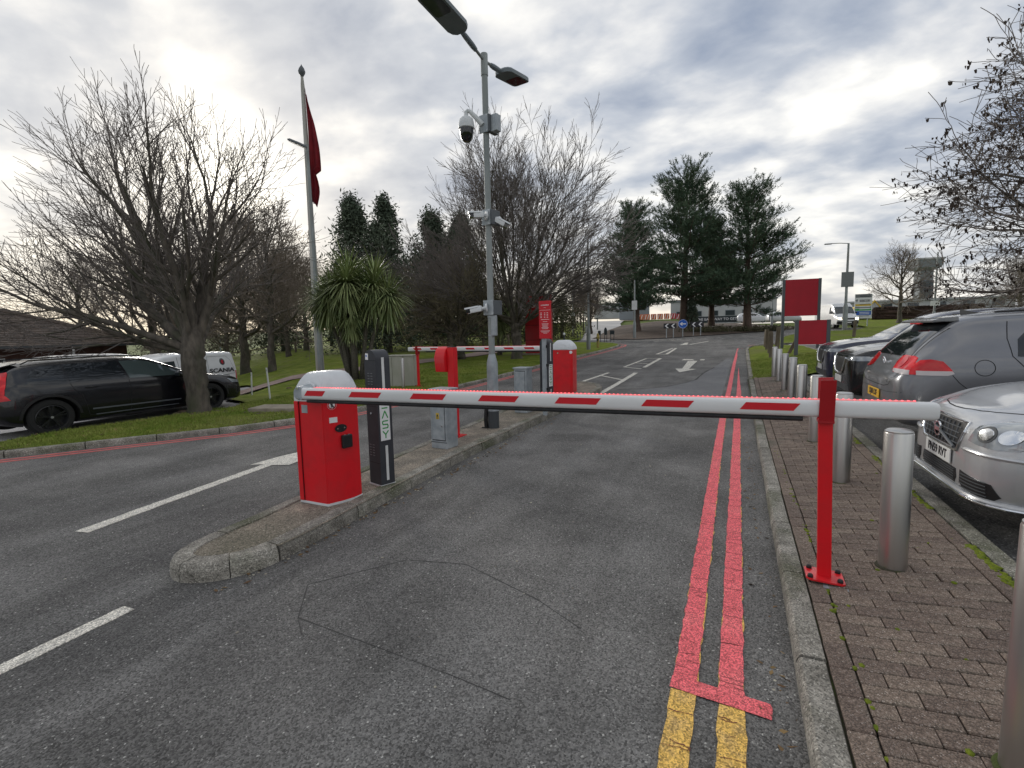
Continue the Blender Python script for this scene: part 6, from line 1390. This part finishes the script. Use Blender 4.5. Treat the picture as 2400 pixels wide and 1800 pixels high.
# --- pines on the roundabout
def pine(label, x, y, h, w, seed, lean=0.0):
    r = np.random.default_rng(seed); z0 = ra_z(x, y) if inside((x, y), ra) else H(x, y); t = thing('pine_tree', label, 'tree', (x, y, z0-.1), 0, 'pines on the roundabout')
    br = []; sd = []; P = np.array([(lean*f, .1*math.sin(f*4), h*f*.98) for f in np.linspace(0, 1, 14)]); br.append((P, flare(P, .030*h*(1-.93*np.linspace(0, 1, 14)), 1.2, 1.25))); sd.append(9)
    V, Q = tubes_np(br, sd); link('trunk', mesh_np('trunk', V, Q), M['pine_bark'], t, True)
    br = []; tufts = []
    f = .19
    while f < .985:
        nb = r.integers(5, 8) if f < .9 else 4; a0 = r.uniform(0, 6.28)
        for k in range(nb):
            if r.random() < .07: continue
            a = a0+6.283*k/nb+r.normal(0, .35); prof = (min(1, .62+f*1.6) if f < .24 else 1-.58*((f-.24)/.76)**1.7); L = w*prof*r.uniform(.55, 1.18); el = -.08+.75*f**1.3+r.normal(0, .10)
            d = np.array([math.cos(a)*math.cos(el), math.sin(a)*math.cos(el), math.sin(el)]); n = 7; p = [np.array([lean*f, 0, h*f])]
            for i in range(n-1): d = d+np.array([0, 0, .055+.03*i/n])+r.normal(0, .07, 3); d /= np.linalg.norm(d); p.append(p[-1]+d*L/(n-1))
            p = np.array(p); br.append((p, np.maximum(.011*L*(1-.8*np.linspace(0, 1, n))+.008, .008)))
            m = max(6, int(L*15))
            for q in range(m):
                s_ = .22+.78*(q+r.random())/m; i = s_*(n-1); i0 = min(int(i), n-2); c = p[i0]*(1-i+i0)+p[i0+1]*(i-i0); off = r.normal(0, 1, 3)*np.array([.34,.34,.16])*(.40+L*.15); off[2] = abs(off[2])*1.1-.05
                dd = d+off*1.2+np.array([0,0,.45]); tufts.append((c+off, dd/np.linalg.norm(dd)))
        f += r.uniform(.026, .040)
    V, Q = tubes_np(br, [4]*len(br)); link('limbs', mesh_np('limbs', V, Q), M['pine_bark'], t, True)
    # each tuft: a brush of needles round a shoot
    C = np.array([a for a, _ in tufts]); D = np.array([b for _, b in tufts]); m = 11; n = len(C); C2 = np.repeat(C, m, 0); D2 = np.repeat(D, m, 0); s_ = r.uniform(0, .42, (n*m, 1)); dirn = D2*.75+r.normal(0, .62, (n*m, 3)); dirn /= np.linalg.norm(dirn, axis=1)[:, None]
    b0 = C2+D2*s_; tip = b0+dirn*r.uniform(.14, .27, (n*m, 1)); sidev = np.cross(dirn, r.normal(0, 1, (n*m, 3))); sidev /= np.linalg.norm(sidev, axis=1)[:, None]; w_ = .036
    Vn = np.stack([b0-sidev*w_*.6, b0+sidev*w_*.6, tip+sidev*w_*.35, tip-sidev*w_*.35], 1).reshape(-1, 3); link('needles', mesh_np('needles', Vn, np.arange(len(Vn)).reshape(-1, 4)), M['needle'], t); return t
pine('slim young pine at the left end of the roundabout', -8.6, 49.5, 11.5, 3.6, 101, -.5)
pine('tallest pine with broad crown and ivy at its foot', -4.7, 54.5, 15.2, 5.2, 102, .2)
pine('broad pine at the right end of the roundabout', 1.35, 55.5, 14.0, 5.0, 103, -.2)
pine('thin pine between the two broad ones', -2.2, 60.0, 11.5, 2.9, 104)
cypress('dark ivy bush at the foot of the tallest pine', -3.9, 54.2, 3.4, .8, 95, 1800, 'cypress', 'ivy_bush', None, zb=ra_z(-3.9, 54.2)-.1)
def shrubs():
    r = np.random.default_rng(15); V = []; Q = []; nb = 0
    for k in range(34):
        f = k/33; x = -3.5+8.5*f+r.normal(0, .4); y = 49.8+7.5*f+r.normal(0, .5)+1.2; n = 150; p = r.normal(0, 1, (n, 3))*np.array([.42,.42,.17])+np.array([x, y, .18]); p[:, 2] = np.abs(p[:, 2])+ra_z(x, y); v, q = spray(r, n, .09, p); V.append(v); Q.append(q+nb); nb += len(v)
    o = link('ground_cover', mesh_np('ground_cover', np.concatenate(V), np.concatenate(Q)), M['bushleaf']); meta(o, 'low ground cover shrubs along the roundabout edge', 'shrubs', kind='stuff')
shrubs()

# --- cordylines
def cordyline(label, x, y, heads, seed, leaf=.95, z=None, n=240, name='cordyline_palm', cat='palm', lab_group=None, nd=90):
    r = np.random.default_rng(seed); t = thing(name, label, cat, (x, y, lawn_z(x, y) if z is None else z), 0, lab_group); V = []; Q = []
    for hx, hy, hz, ls in heads:
        bm = B(); b = Vector((hx*.22+r.normal(0, .05), hy*.22+r.normal(0, .05), -.1)); tip = Vector((hx, hy, hz)); mid = b.lerp(tip, .55)+Vector((-hx*.10, -hy*.10, 0)); tube(bm, [b, b.lerp(mid, .5), mid, tip], [.085,.075,.065,.06], 8); part('stem', bm, M['palm_stem'], t, True)
        for k in range(n+nd):
            hang = k >= n
            a = 2.399*k; e = (1.35-1.75*math.sqrt(k/n)) if not hang else -.5-.75*r.random(); e += r.normal(0, .10); L = leaf*ls*r.uniform(.75, 1.1); d = np.array([math.cos(a)*math.cos(e), math.sin(a)*math.cos(e), math.sin(e)]); p = np.array([hx, hy, hz-(.0 if not hang else r.uniform(.0, .35))])+d*.06; side = np.array([-math.sin(a), math.cos(a), 0]); w = .028*r.uniform(.8, 1.25); m = 5
            for i in range(m+1):
                f = i/m; ww = w*(.65+1.1*f-1.75*f*f)+.0015; base = len(V)
                V.append(p-side*ww); V.append(p+side*ww)
                if i: Q.append((base-2, base-1, base+1, base))
                d = d+np.array([0, 0, -.09-.16*f*(1 if e < .8 else .45)]); d /= np.linalg.norm(d); p = p+d*L/m
    link('leaves', mesh_np('leaves', V, Q), M['palm'], t, True); return t
cordyline('many-stemmed cordyline palm with drooping sword leaves behind the black pillar', -12.15, 13.6, [(-.15,0,3.65,1.15),(-.95,.2,3.15,1.0),(.85,.1,3.2,1.05),(.25,-.55,3.3,1.1),(-.45,.5,3.45,1.05),(1.30,.3,2.85,.95),(-.55,-.5,2.95,1.0),(.55,.55,3.55,1.0),(.15,-.3,2.2,.7),(-1.35,-.1,2.75,.85)], 5, leaf=1.12)
cordyline('smaller cordyline palm half hidden behind the lamp post', -12.2, 25.2, [(0,0,3.0,1.1),(.7,.1,2.5,1),(-.7,.2,2.6,1),(.3,-.3,1.9,.9)], 6, leaf=1.1, n=90)
cordyline('short cordyline with pale leaves behind the white van', -22.6, 14.9, [(0,0,1.35,1.0),(.4,.1,.9,.8)], 7, leaf=1.0, n=70, z=lawn_z(-22.6,14.9)-.3)
# ================================================================== signs, buildings and distant things
# --- hotel totem
t = thing('totem_sign', 'tall red totem sign with white letters behind the fan-shaped tree', 'sign', (-9.85, 25.6, lawn_z(-9.85, 25.6)), R(4))
bm = B(); box(bm, (0, 0, .03), (1.75, .5, .10)); part('plinth', bm, M['concrete'], t)
out = [(-.70,.0),(-.70,2.15),(-.66,2.25),(-.56,2.36),(-.70,2.45),(-.70,3.12),(-.60,3.2),(-.30,3.22),(.1,3.22),(.1,.0)]
low_ = [(-.70,.08),(.62,.08),(.62,2.38),(-.30,2.38),(-.44,2.33),(-.56,2.24),(-.65,2.10),(-.70,1.92)]
up_ = [(-.70,2.42),(.62,2.42),(.62,3.22),(-.60,3.22),(-.66,3.21),(-.70,3.17)]
for pl, nm in ((low_, 'lower_panel'), (up_, 'upper_panel')):
    bm = B(); slab(bm, [(x, -.14, z) for x, z in pl], (0, 1, 0), .28); part(nm, bm, M['red_dark'], t)
for z in (.80, 1.62):
    bm = B(); box(bm, (-.04, -.1415, z), (1.32, .004, .02)); part('joint', bm, M['seam'], t)
bm = B(); box(bm, (.72, 0, 1.62), (.14, .30, 3.25)); part('edge_fin', bm, M['red_dark'], t)
text('LEONARDO', .24, M['paper'], t, (-.58, -.1425, 2.66), FR, align='LEFT', bold=.004)

# --- blank red boards on grey posts by the car park
def board(label, x, y, w, ztop, zbot, rz, pw=.13):
    t = thing('sign_board', label, 'sign', (x, y, H(x, y)+.08), rz, 'blank red boards by the car park')
    for s in (0, 1):
        bm = B(); box(bm, (s*w, 0, ztop/2), (pw, .09, ztop), bev=.008); part('post', bm, M['pole_grey'], t)
    bm = B(); box(bm, (w/2, -.012, (ztop+zbot)/2), (w-pw-.01, .05, ztop-zbot-.02)); part('panel', bm, M['red_sign'], t)
    return t
board('large blank red board on two tall grey posts', 2.24, 27.6, 1.52, 3.32, 1.55, R(4)); board('small blank red board on short grey posts in front of the large one', 2.26, 21.9, 1.06, 1.36, .42, R(4))

# --- timber posts at the verge
def stakes():
    lab = ['weathered timber post farthest along the kerb row', 'weathered timber post next to the far end of the kerb row', 'weathered timber post in the middle of the kerb row', 'weathered timber post nearest the end bollard', 'thick weathered timber post behind the kerb row', 'leaning timber stake beside the small red board', 'timber post alone on the far lawn below the van', 'timber post on the far lawn with a rail end']
    for i, (x, y, h, w, ln) in enumerate([(1.60,29.4,.95,.14,2),(1.55,27.0,1.0,.14,-1),(1.52,24.8,1.0,.15,2),(1.46,22.6,1.05,.15,-2),(1.95,26.6,1.1,.17,3),(2.12,23.2,.85,.13,24),(7.7,41.0,1.15,.17,3),(12.3,41.5,.75,.2,-4)]):
        t = thing('timber_post', lab[i], 'post', (x, y, H(x, y)+.05), rng.uniform(0, 6), 'timber posts'); bm = B(); box(bm, (0,0,h/2), (w, w*.85, h), bev=.015); bmesh.ops.subdivide_edges(bm, edges=bm.edges[:], cuts=1)
        for v in bm.verts: v.co += Vector((rng.gauss(0,.006), rng.gauss(0,.006), 0))
        part('shaft', bm, M['wood'], t); bm = B(); box(bm, (0,0,h*1.005), (w*.8, w*.7, .012), rz=.1); part('worn_top', bm, M['wood'], t); t.rotation_euler = (0, R(ln), rng.uniform(-.3,.3))
        if i == 7:
            bm = B(); box(bm, (1.2,0,h*.8), (2.4,.08,.10)); part('rail', bm, M['wood'], t)
stakes()

# --- roundabout signs
def chevrons(label, x, y, rz, z, w=1.05, h=.42):
    t = thing('chevron_sign', label, 'sign', (x, y, z), rz, 'chevron boards on the roundabout')
    for s in (-1, 1):
        bm = B(); cyl(bm, (s*w*.27, .03, 0), (s*w*.27, .03, .95), .038, .038, 10); part('post', bm, M['galv'], t)
    bm = B(); box(bm, (0, 0, 1.0), (w, .03, h), bev=.01); b = part('board', bm, M['ink'], t)
    for s in (-1, 1):
        cx = s*w*.245; bm = B(); slab(bm, [(cx+.16,-.016,1.0-h*.43),(cx+.02,-.016,1.0-h*.43),(cx-.17,-.016,1.0),(cx+.02,-.016,1.0+h*.43),(cx+.16,-.016,1.0+h*.43),(cx-.03,-.016,1.0)], (0,-1,0), .004); part('chevron', bm, M['paper'], b)
chevrons('black and white chevron board left of the blue arrow sign', -4.85, 43.75, R(12), ra_z(-4.85,43.75)); chevrons('black and white chevron board right of the blue arrow sign', -2.95, 47.9, R(12), ra_z(-2.95,47.9), 1.15, .46)
t = thing('arrow_sign', 'round blue sign with a white left arrow between the chevron boards', 'sign', (-3.98, 45.6, ra_z(-3.98,45.6)), R(8))
bm = B(); cyl(bm, (0,.04,0), (0,.04,1.3), .04, .04, 10); part('post', bm, M['galv'], t)
bm = B(); cyl(bm, (0,.015,1.12), (0,-.012,1.12), .39, .39, 36); dsk = part('disc', bm, M['blue_sign'], t)
bm = B(); lathe(bm, [(.355,-.0125),(.375,-.0125),(.375,-.016),(.355,-.016)], 36, (0,0,1.12), 'Y', ring=True); part('rim', bm, M['paper'], dsk)
bm = B(); slab(bm, [(.26,-.013,1.075),(-.06,-.013,1.075),(-.0,-.013,.98),(-.10,-.013,.98),(-.27,-.013,1.12),(-.10,-.013,1.26),(0,-.013,1.26),(-.06,-.013,1.165),(.26,-.013,1.165)], (0,-1,0), .004); part('arrow', bm, M['paper'], dsk)
for i, (x, y, w, h, zz, rd, lb) in enumerate([(-9.55,38.2,.26,.34,.75,0,'small dark sign on two legs, left of the oval one'), (-9.15,38.6,.28,.6,.85,1,'small dark oval sign on two legs at the junction'), (-8.7,38.9,.42,.32,.75,0,'small dark sign on two legs, right of the oval one')]):
    t = thing('small_sign', lb, 'sign', (x, y, H(x, y)+.05), R(-20), 'small dark signs at the junction')
    for s in (-1, 1):
        bm = B(); box(bm, (s*w*.36, .02, zz*.45), (.035,.035,zz*.9)); part('leg', bm, M['dark_grey'], t)
    bm = B()
    if rd: cyl(bm, (0,0,zz), (0,-.02,zz), .5, .5, 20); bmesh.ops.scale(bm, vec=(w,1,h), verts=bm.verts, space=Matrix.Translation((0,0,-zz)))
    else: box(bm, (0,0,zz), (w,.025,h), bev=.01)
    part('panel', bm, M['banner'], t)

# --- slim posts and lamps in the distance
def column(label, x, y, h, r, z=None, arm=None, sign=None, base=1.2, rz=0.0, mat='column', group='distant lamp posts', sleeve=True):
    t = thing('street_lamp' if arm else 'sign_pole', label, 'lamp post' if arm else 'pole', (x, y, (H(x, y)+.05) if z is None else z), rz, group)
    bm = B(); lathe(bm, [(r*1.7,0),(r*1.7,base),(r*1.1,base*1.12),(r,base*1.2),(r*.7,h)] if sleeve else [(r,0),(r,h)], 12); autos(part('column', bm, M[mat], t))
    if arm:
        bm = B(); tube(bm, [(0,0,h-.02),(-arm*.5,0,h+.05),(-arm,0,h+.06)], .035, 6); part('arm', bm, M[mat], t); bm = B(); box(bm, (-arm-.25,0,h+.03), (.6,.2,.09), bev=.03); part('lamp_head', bm, M['pole_grey'], t)
    if sign:
        w, hh, z0, m = sign; bm = B(); box(bm, (0,-r-.02,z0), (w,.02,hh)); part('sign_plate', bm, M[m], t); bm = B(); box(bm, (0,-r-.008,z0), (w*.5,.03,.04)); part('clip', bm, M['galv'], t)
    return t
column('tall grey lamp column beside the yellow post', -8.0, 29.3, 6.55, .075)
column('grey column with a white notice in front of the slim pine', -7.2, 40.3, 4.6, .07, z=ra_z(-7.2,40.3), sign=(.42,.72,2.62,'white'))
column('tall street lamp with arm beside the delivery van', 9.45, 54.2, 7.85, .12, arm=1.4, sign=(1.0,1.35,4.6,'sign_back'), base=2.1, rz=R(10))
column('slim lamp column with a notice behind the round-headed tree', 19.4, 66.0, 7.5, .10, sign=(.8,.5,2.2,'white'))
for i, (x, y) in enumerate([(-15.3,50),(-15.6,56),(-16.0,63)]): column('lamp post with a small white notice along the grass bank', x, y, 6.0, .055, sign=(.42,.55,2.2,'white'), group='lamp posts with notices on the bank')
t = column('slim twin-head street lamp rising behind the large red board', 4.6, 72, 8.6, .09, arm=1.0)
t = thing('marker_post', 'faded yellow marker post on the grass corner', 'post', (-7.77, 30.7, lawn_z(-7.77,30.7))); bm = B(); lathe(bm, [(.085,0),(.085,.62),(.105,.64),(.105,.70),(.08,.72),(.075,.84),(.05,.90),(0,.92)], 14); autos(part('shaft', bm, M['yellow_post'], t)); bm = B(); box(bm, (0,-.088,.5), (.09,.02,.16)); part('plate', bm, M['dark_grey'], t)
t = thing('marker_post', 'small white-capped post at the foot of the bank', 'post', (-13.2, 40.5, lawn_z(-13.2,40.5))); bm = B(); lathe(bm, [(.09,0),(.09,.5)], 10); part('shaft', bm, M['dark_grey'], t); bm = B(); lathe(bm, [(.1,.5),(.12,.58),(.09,.68),(0,.72)], 10); part('cap', bm, M['white'], t)
t = thing('trestle', 'low dark trestle on the grass bank', 'trestle', (-12.9, 44.0, lawn_z(-12.9,44)))
for s in (-1, 1):
    bm = B(); box(bm, (s*.12,0,.35), (.05,.05,.7)); part('leg', bm, M['dark_grey'], t)
# direction sign
t = thing('direction_sign', 'white direction sign with coloured panels on two posts beyond the van', 'sign', (12.3, 61.8, H(12.3,61.8)+.15), R(6))
for s in (-1, 1):
    bm = B(); cyl(bm, (s*.45,.05,0), (s*.45,.05,1.1), .05, .05, 8); part('post', bm, M['galv'], t)
bm = B(); box(bm, (0,0,2.05), (1.55,.05,2.5)); pn = part('panel', bm, M['white'], t)
for z, h, m in ((3.12,.36,'sign_back'),(2.62,.50,'white'),(2.18,.20,'yellow'),(1.93,.16,'far_grey'),(1.70,.18,'green'),(1.35,.42,'sky_blue_panel'),(.98,.22,'white')):
    bm = B(); box(bm, (0,-.028,z), (1.42,.008,h)); st = part('coloured_panel', bm, M[m], pn)
    for k in range(2 if h > .3 else 1):
        bm = B(); box(bm, (.12,-.034,z+.07-k*.15), (.9,.004,.05)); part('print_line', bm, M['ink'] if m in ('white','yellow','sign_back') else M['paper'], st)
text('River Left', .24, M['ink'], pn, (.12,-.036,2.62), FR)
bm = B(); slab(bm, [(-.62,-.033,2.5),(-.54,-.033,2.5),(-.54,-.033,2.66),(-.46,-.033,2.66),(-.58,-.033,2.78),(-.70,-.033,2.66),(-.62,-.033,2.66)], (0,-1,0), .004); part('arrow', bm, M['ink'], pn)

# --- brick building with tiled hip roof at the far left
bx, by = -28.4, 15.0; gz = -.85
t = thing('brick_building', 'low dark brick building with brown tiled hip roof behind the parked cars', 'building', (bx, by, gz))
bm = B(); box(bm, (-6, -10, 1.25), (12, 20, 2.5)); part('wall', bm, M['brickwall'], t)
ez, ov, pit = 2.46, .75, .40                       # eaves height, overhang, pitch
def roof():
    n = 26; rise = 5.2*pit; rf = thing('roof', None, None, (0,0,0)); rf.parent = t
    for k in range(n):                              # tile courses, each lapping the one below
        a, b = k/n, (k+1)/n; lift = .03
        def ringp(f, dz): d = 5.2*f; return [(ov-d, ov-d), (ov-d, -20-ov+d), (-12-ov+d, -20-ov+d), (-12-ov+d, ov-d)], ez+rise*f+dz
        lo, zl_ = ringp(a, lift); hi, zh = ringp(b, 0); lo2, zl2 = ringp(a, 0); bm = B()
        L0 = [bm.verts.new((p[0], p[1], zl_)) for p in lo]; L1 = [bm.verts.new((p[0], p[1], zh)) for p in hi]; L2 = [bm.verts.new((p[0], p[1], zl2-.01)) for p in lo2]
        for i in range(4):
            j = (i+1) % 4; bm.faces.new((L0[i], L0[j], L1[j], L1[i])); bm.faces.new((L2[i], L2[j], L0[j], L0[i]))
        part('tile_course', bm, M['roof_tile'], rf)
    for sx, sy in ((ov, ov), (ov, -20-ov)):
        bm = B(); sgn = 1 if sy > 0 else -1; tube(bm, [(sx, sy, ez+.05), (sx-5.2, sy-sgn*5.2, ez+rise+.05)], .09, 6); part('hip_ridge', bm, M['roof_tile'], rf)
    bm = B(); box(bm, (-6,-10,ez-.02), (12+2*ov-.1, 20+2*ov-.1, .04)); part('soffit', bm, M['black_plastic'], rf)
    bm = B(); box(bm, (ov+.03,-10,ez-.04), (.09, 20+2*ov, .10)); part('gutter', bm, M['dark_grey'], rf)
roof()
bm = B(); tube(bm, [(ov+.02,-2.6,ez-.05),(ov+.02,-2.6,ez-.42),(.3,-2.6,ez-.55),(.12,-2.75,ez-.62),(.12,-3.0,ez-.62)], .05, 8); part('downpipe', bm, M['gutter'], t)
for y in (-5.5, -9.0):
    bm = B(); box(bm, (.01, y, 1.3), (.06, 1.6, 1.3)); w = part('window', bm, M['gutter'], t); bm = B(); box(bm, (.03, y, 1.3), (.04, 1.45, 1.15)); part('pane', bm, M['glass'], w)
bm = B(); box(bm, (.02, -1.6, 1.0), (.06, 1.3, 2.0)); part('door', bm, M['dark_grey'], t)
# --- park fence of posts and rails
t = thing('park_fence', 'low timber post and rail fence across the back of the park', 'fence', (0,0,0))
fp_ = [(-52,20.5),(-44,24),(-36,28),(-28,31),(-21,32.5),(-15.5,34)]; FP = resample(fp_, 2.0)
for p in FP:
    bm = B(); box(bm, (p.x, p.y, lawn_z(p.x, p.y)+.42), (.11,.11,.9)); part('post', bm, M['wood'], t)
for a, b in zip(FP, FP[1:]):
    bm = B(); za, zb_ = lawn_z(a.x, a.y)+.78, lawn_z(b.x, b.y)+.78; tube(bm, [(a.x,a.y,za),(b.x,b.y,zb_)], .05, 5); part('rail', bm, M['wood'], t)
for i, (x, y) in enumerate([(-31,23.5),(-24.0,29.0),(-37.5,26.5)]): column('thin grey post standing among the park trees', x, y, 3.2, .05, group='thin posts among the park trees', base=.6)
# white frame fence and grey block seen past the building
t = thing('frame_fence', 'pale steel frame fence beside the brick building', 'fence', (-33, 19.2, lawn_z(-33,19.2)-.6), R(28))
for k in range(5):
    bm = B(); box(bm, (k*.8,0,.7), (.07,.07,1.4)); part('post', bm, M['gutter'], t)
for z in (.3, 1.3):
    bm = B(); box(bm, (1.6,0,z), (3.2,.05,.06)); part('rail', bm, M['gutter'], t)

# --- far side: long banner, white block, red barriers, hedge, tower
t = thing('banner_fence', 'long dark banner with white slogan under the pines', 'banner', (-1.0, 80.5, H(-1,80.5)+.35), R(3))
for k in range(9):
    bm = B(); box(bm, (-5+k*1.25,.06,.6), (.07,.07,1.2)); part('post', bm, M['galv'], t)
bm = B(); box(bm, (0,0,.72), (10.4,.05,.95)); b = part('banner', bm, M['banner'], t)
text('THE EASY WAY TO GET AWAY', .52, M['paper'], b, (-.4,-.035,.75), FR, bold=.006)
t = thing('white_block', 'pale flat-roofed block with large letters seen between the pine trunks', 'building', (-1.0, 105, H(0,105)), R(3))
bm = B(); box(bm, (-1,4,2.2), (19,8,4.4)); part('wall', bm, M['far_wall'], t); bm = B(); box(bm, (-1,4,4.5), (19.4,8.4,.25)); part('roof_edge', bm, M['far_grey'], t)
for k in range(6):
    bm = B(); box(bm, (-8.5+k*3,-.02,2.0), (1.8,.08,1.1)); w = part('window', bm, M['far_grey'], t); bm = B(); box(bm, (-8.5+k*3,-.05,2.0), (1.6,.06,.9)); part('pane', bm, M['glass_van'], w)
for i, (x, y) in enumerate([(-17.5,98),(-24,110)]):
    t = thing('distant_block', ['grey block beyond the end of the rising road', 'low pale block far beyond the rising road'][i], 'building', (x, y, H(x,y)), R(8)); bm = B(); box(bm, (0,0,2.0-.4*i), (5.5+3*i,5,4.0-.8*i)); part('wall', bm, M['far_grey'] if i == 0 else M['far_wall'], t)
    bm = B(); box(bm, (0,0,4.05-.8*i), (5.8+3*i,5.3,.15)); part('roof', bm, M['far_wall'], t)
    for k in range(3):
        bm = B(); box(bm, (-1.6+k*1.6,-2.52,2.2), (1.0,.06,.9)); part('window', bm, M['glass_van'], t)
for k in range(9):
    x, y = -14.0+k*1.0, 84+.3*k; t = thing('road_barrier', 'one of the red and white plastic barriers left of the banner', 'barrier', (x, y, H(x,y)+.3), R(8), 'red and white plastic barriers')
    bm = B(); box(bm, (0,0,.55), (.92,.12,.9), bev=.05); part('body', bm, M['orange'] if k < 5 else M['red_sign'], t)
    for s in (-.25,.15):
        bm = B(); slab(bm, [(s-.12,-.065,.2),(s,-.065,.2),(s+.15,-.065,.9),(s+.03,-.065,.9)], (0,-1,0), .005); part('white_band', bm, M['paper'], t)
t = thing('clipped_hedge', 'long brown clipped hedge on the far rise', 'hedge', (23.5, 83.0, H(23,83)+.25), R(-3))
def hedge():
    bm = B(); box(bm, (0,0,.85), (11.5,1.6,1.7), bev=.2); bmesh.ops.subdivide_edges(bm, edges=bm.edges[:], cuts=6, use_grid_fill=True)
    for v in bm.verts: v.co += Vector((rng.gauss(0,.07), rng.gauss(0,.07), rng.gauss(0,.06)))
    part('mass', bm, M['hedge'], t)
    r = np.random.default_rng(4); n = 5000; p = np.stack([r.uniform(-5.7,5.7,n), np.where(r.random(n) < .6, -.8, r.uniform(-.8,.8,n)), r.uniform(.1,1.8,n)], 1); p[:,2] = np.where(p[:,1] > -.79, 1.72, p[:,2]); V, Q = spray(r, n, .10, p); link('twigs', mesh_np('twigs', V, Q), M['hedge'], t)
hedge()
t = thing('control_tower', 'square control tower with dark glazed top beyond the trees', 'tower', (55.5, 200, 5), R(12))
bm = B(); box(bm, (0,0,6.5), (3.6,3.6,15)); part('shaft', bm, M['far_grey'], t); bm = B(); loft(bm, [[(a*k,b*k,z) for a, b in ((-1,-1),(1,-1),(1,1),(-1,1))] for z, k in ((14,2.6),(14.6,3.2),(17.0,3.6))]); part('cab', bm, M['far_grey'], t); bm = B(); box(bm, (0,0,17.2), (7.6,7.6,.5)); part('roof', bm, M['far_wall'], t)
for s in (-1, 0, 1):
    bm = B(); box(bm, (s*1.3,-2.22,6), (.9,.1,9)); part('window', bm, M['glass_van'], t)
t = thing('site_shed', 'long low white shed behind the hedge', 'building', (30, 108, H(30,108)+.5), R(-4)); bm = B(); box(bm, (0,0,1.2), (22,6,2.4)); part('wall', bm, M['far_wall'], t); bm = B(); box(bm, (0,0,2.5), (22.5,6.5,.3)); part('roof', bm, M['far_wall'], t)
for k in range(6):
    bm = B(); box(bm, (-9+k*3.6,-3.02,1.6), (1.5,.06,.9)); part('window', bm, M['glass_van'], t)
t = thing('digger', 'yellow site digger beside the hedge', 'digger', (16.4, 84.5, H(16,84)+.3), R(20))
bm = B(); box(bm, (0,0,.45), (2.2,1.6,.6), bev=.1); part('tracks', bm, M['dark_grey'], t); bm = B(); box(bm, (0,0,1.35), (1.9,1.5,1.1), bev=.1); part('body', bm, M['yellow'], t); bm = B(); tube(bm, [(.9,0,1.5),(2.0,0,2.7),(3.0,0,1.6),(3.1,0,.6)], .14, 6); part('boom', bm, M['yellow'], t)
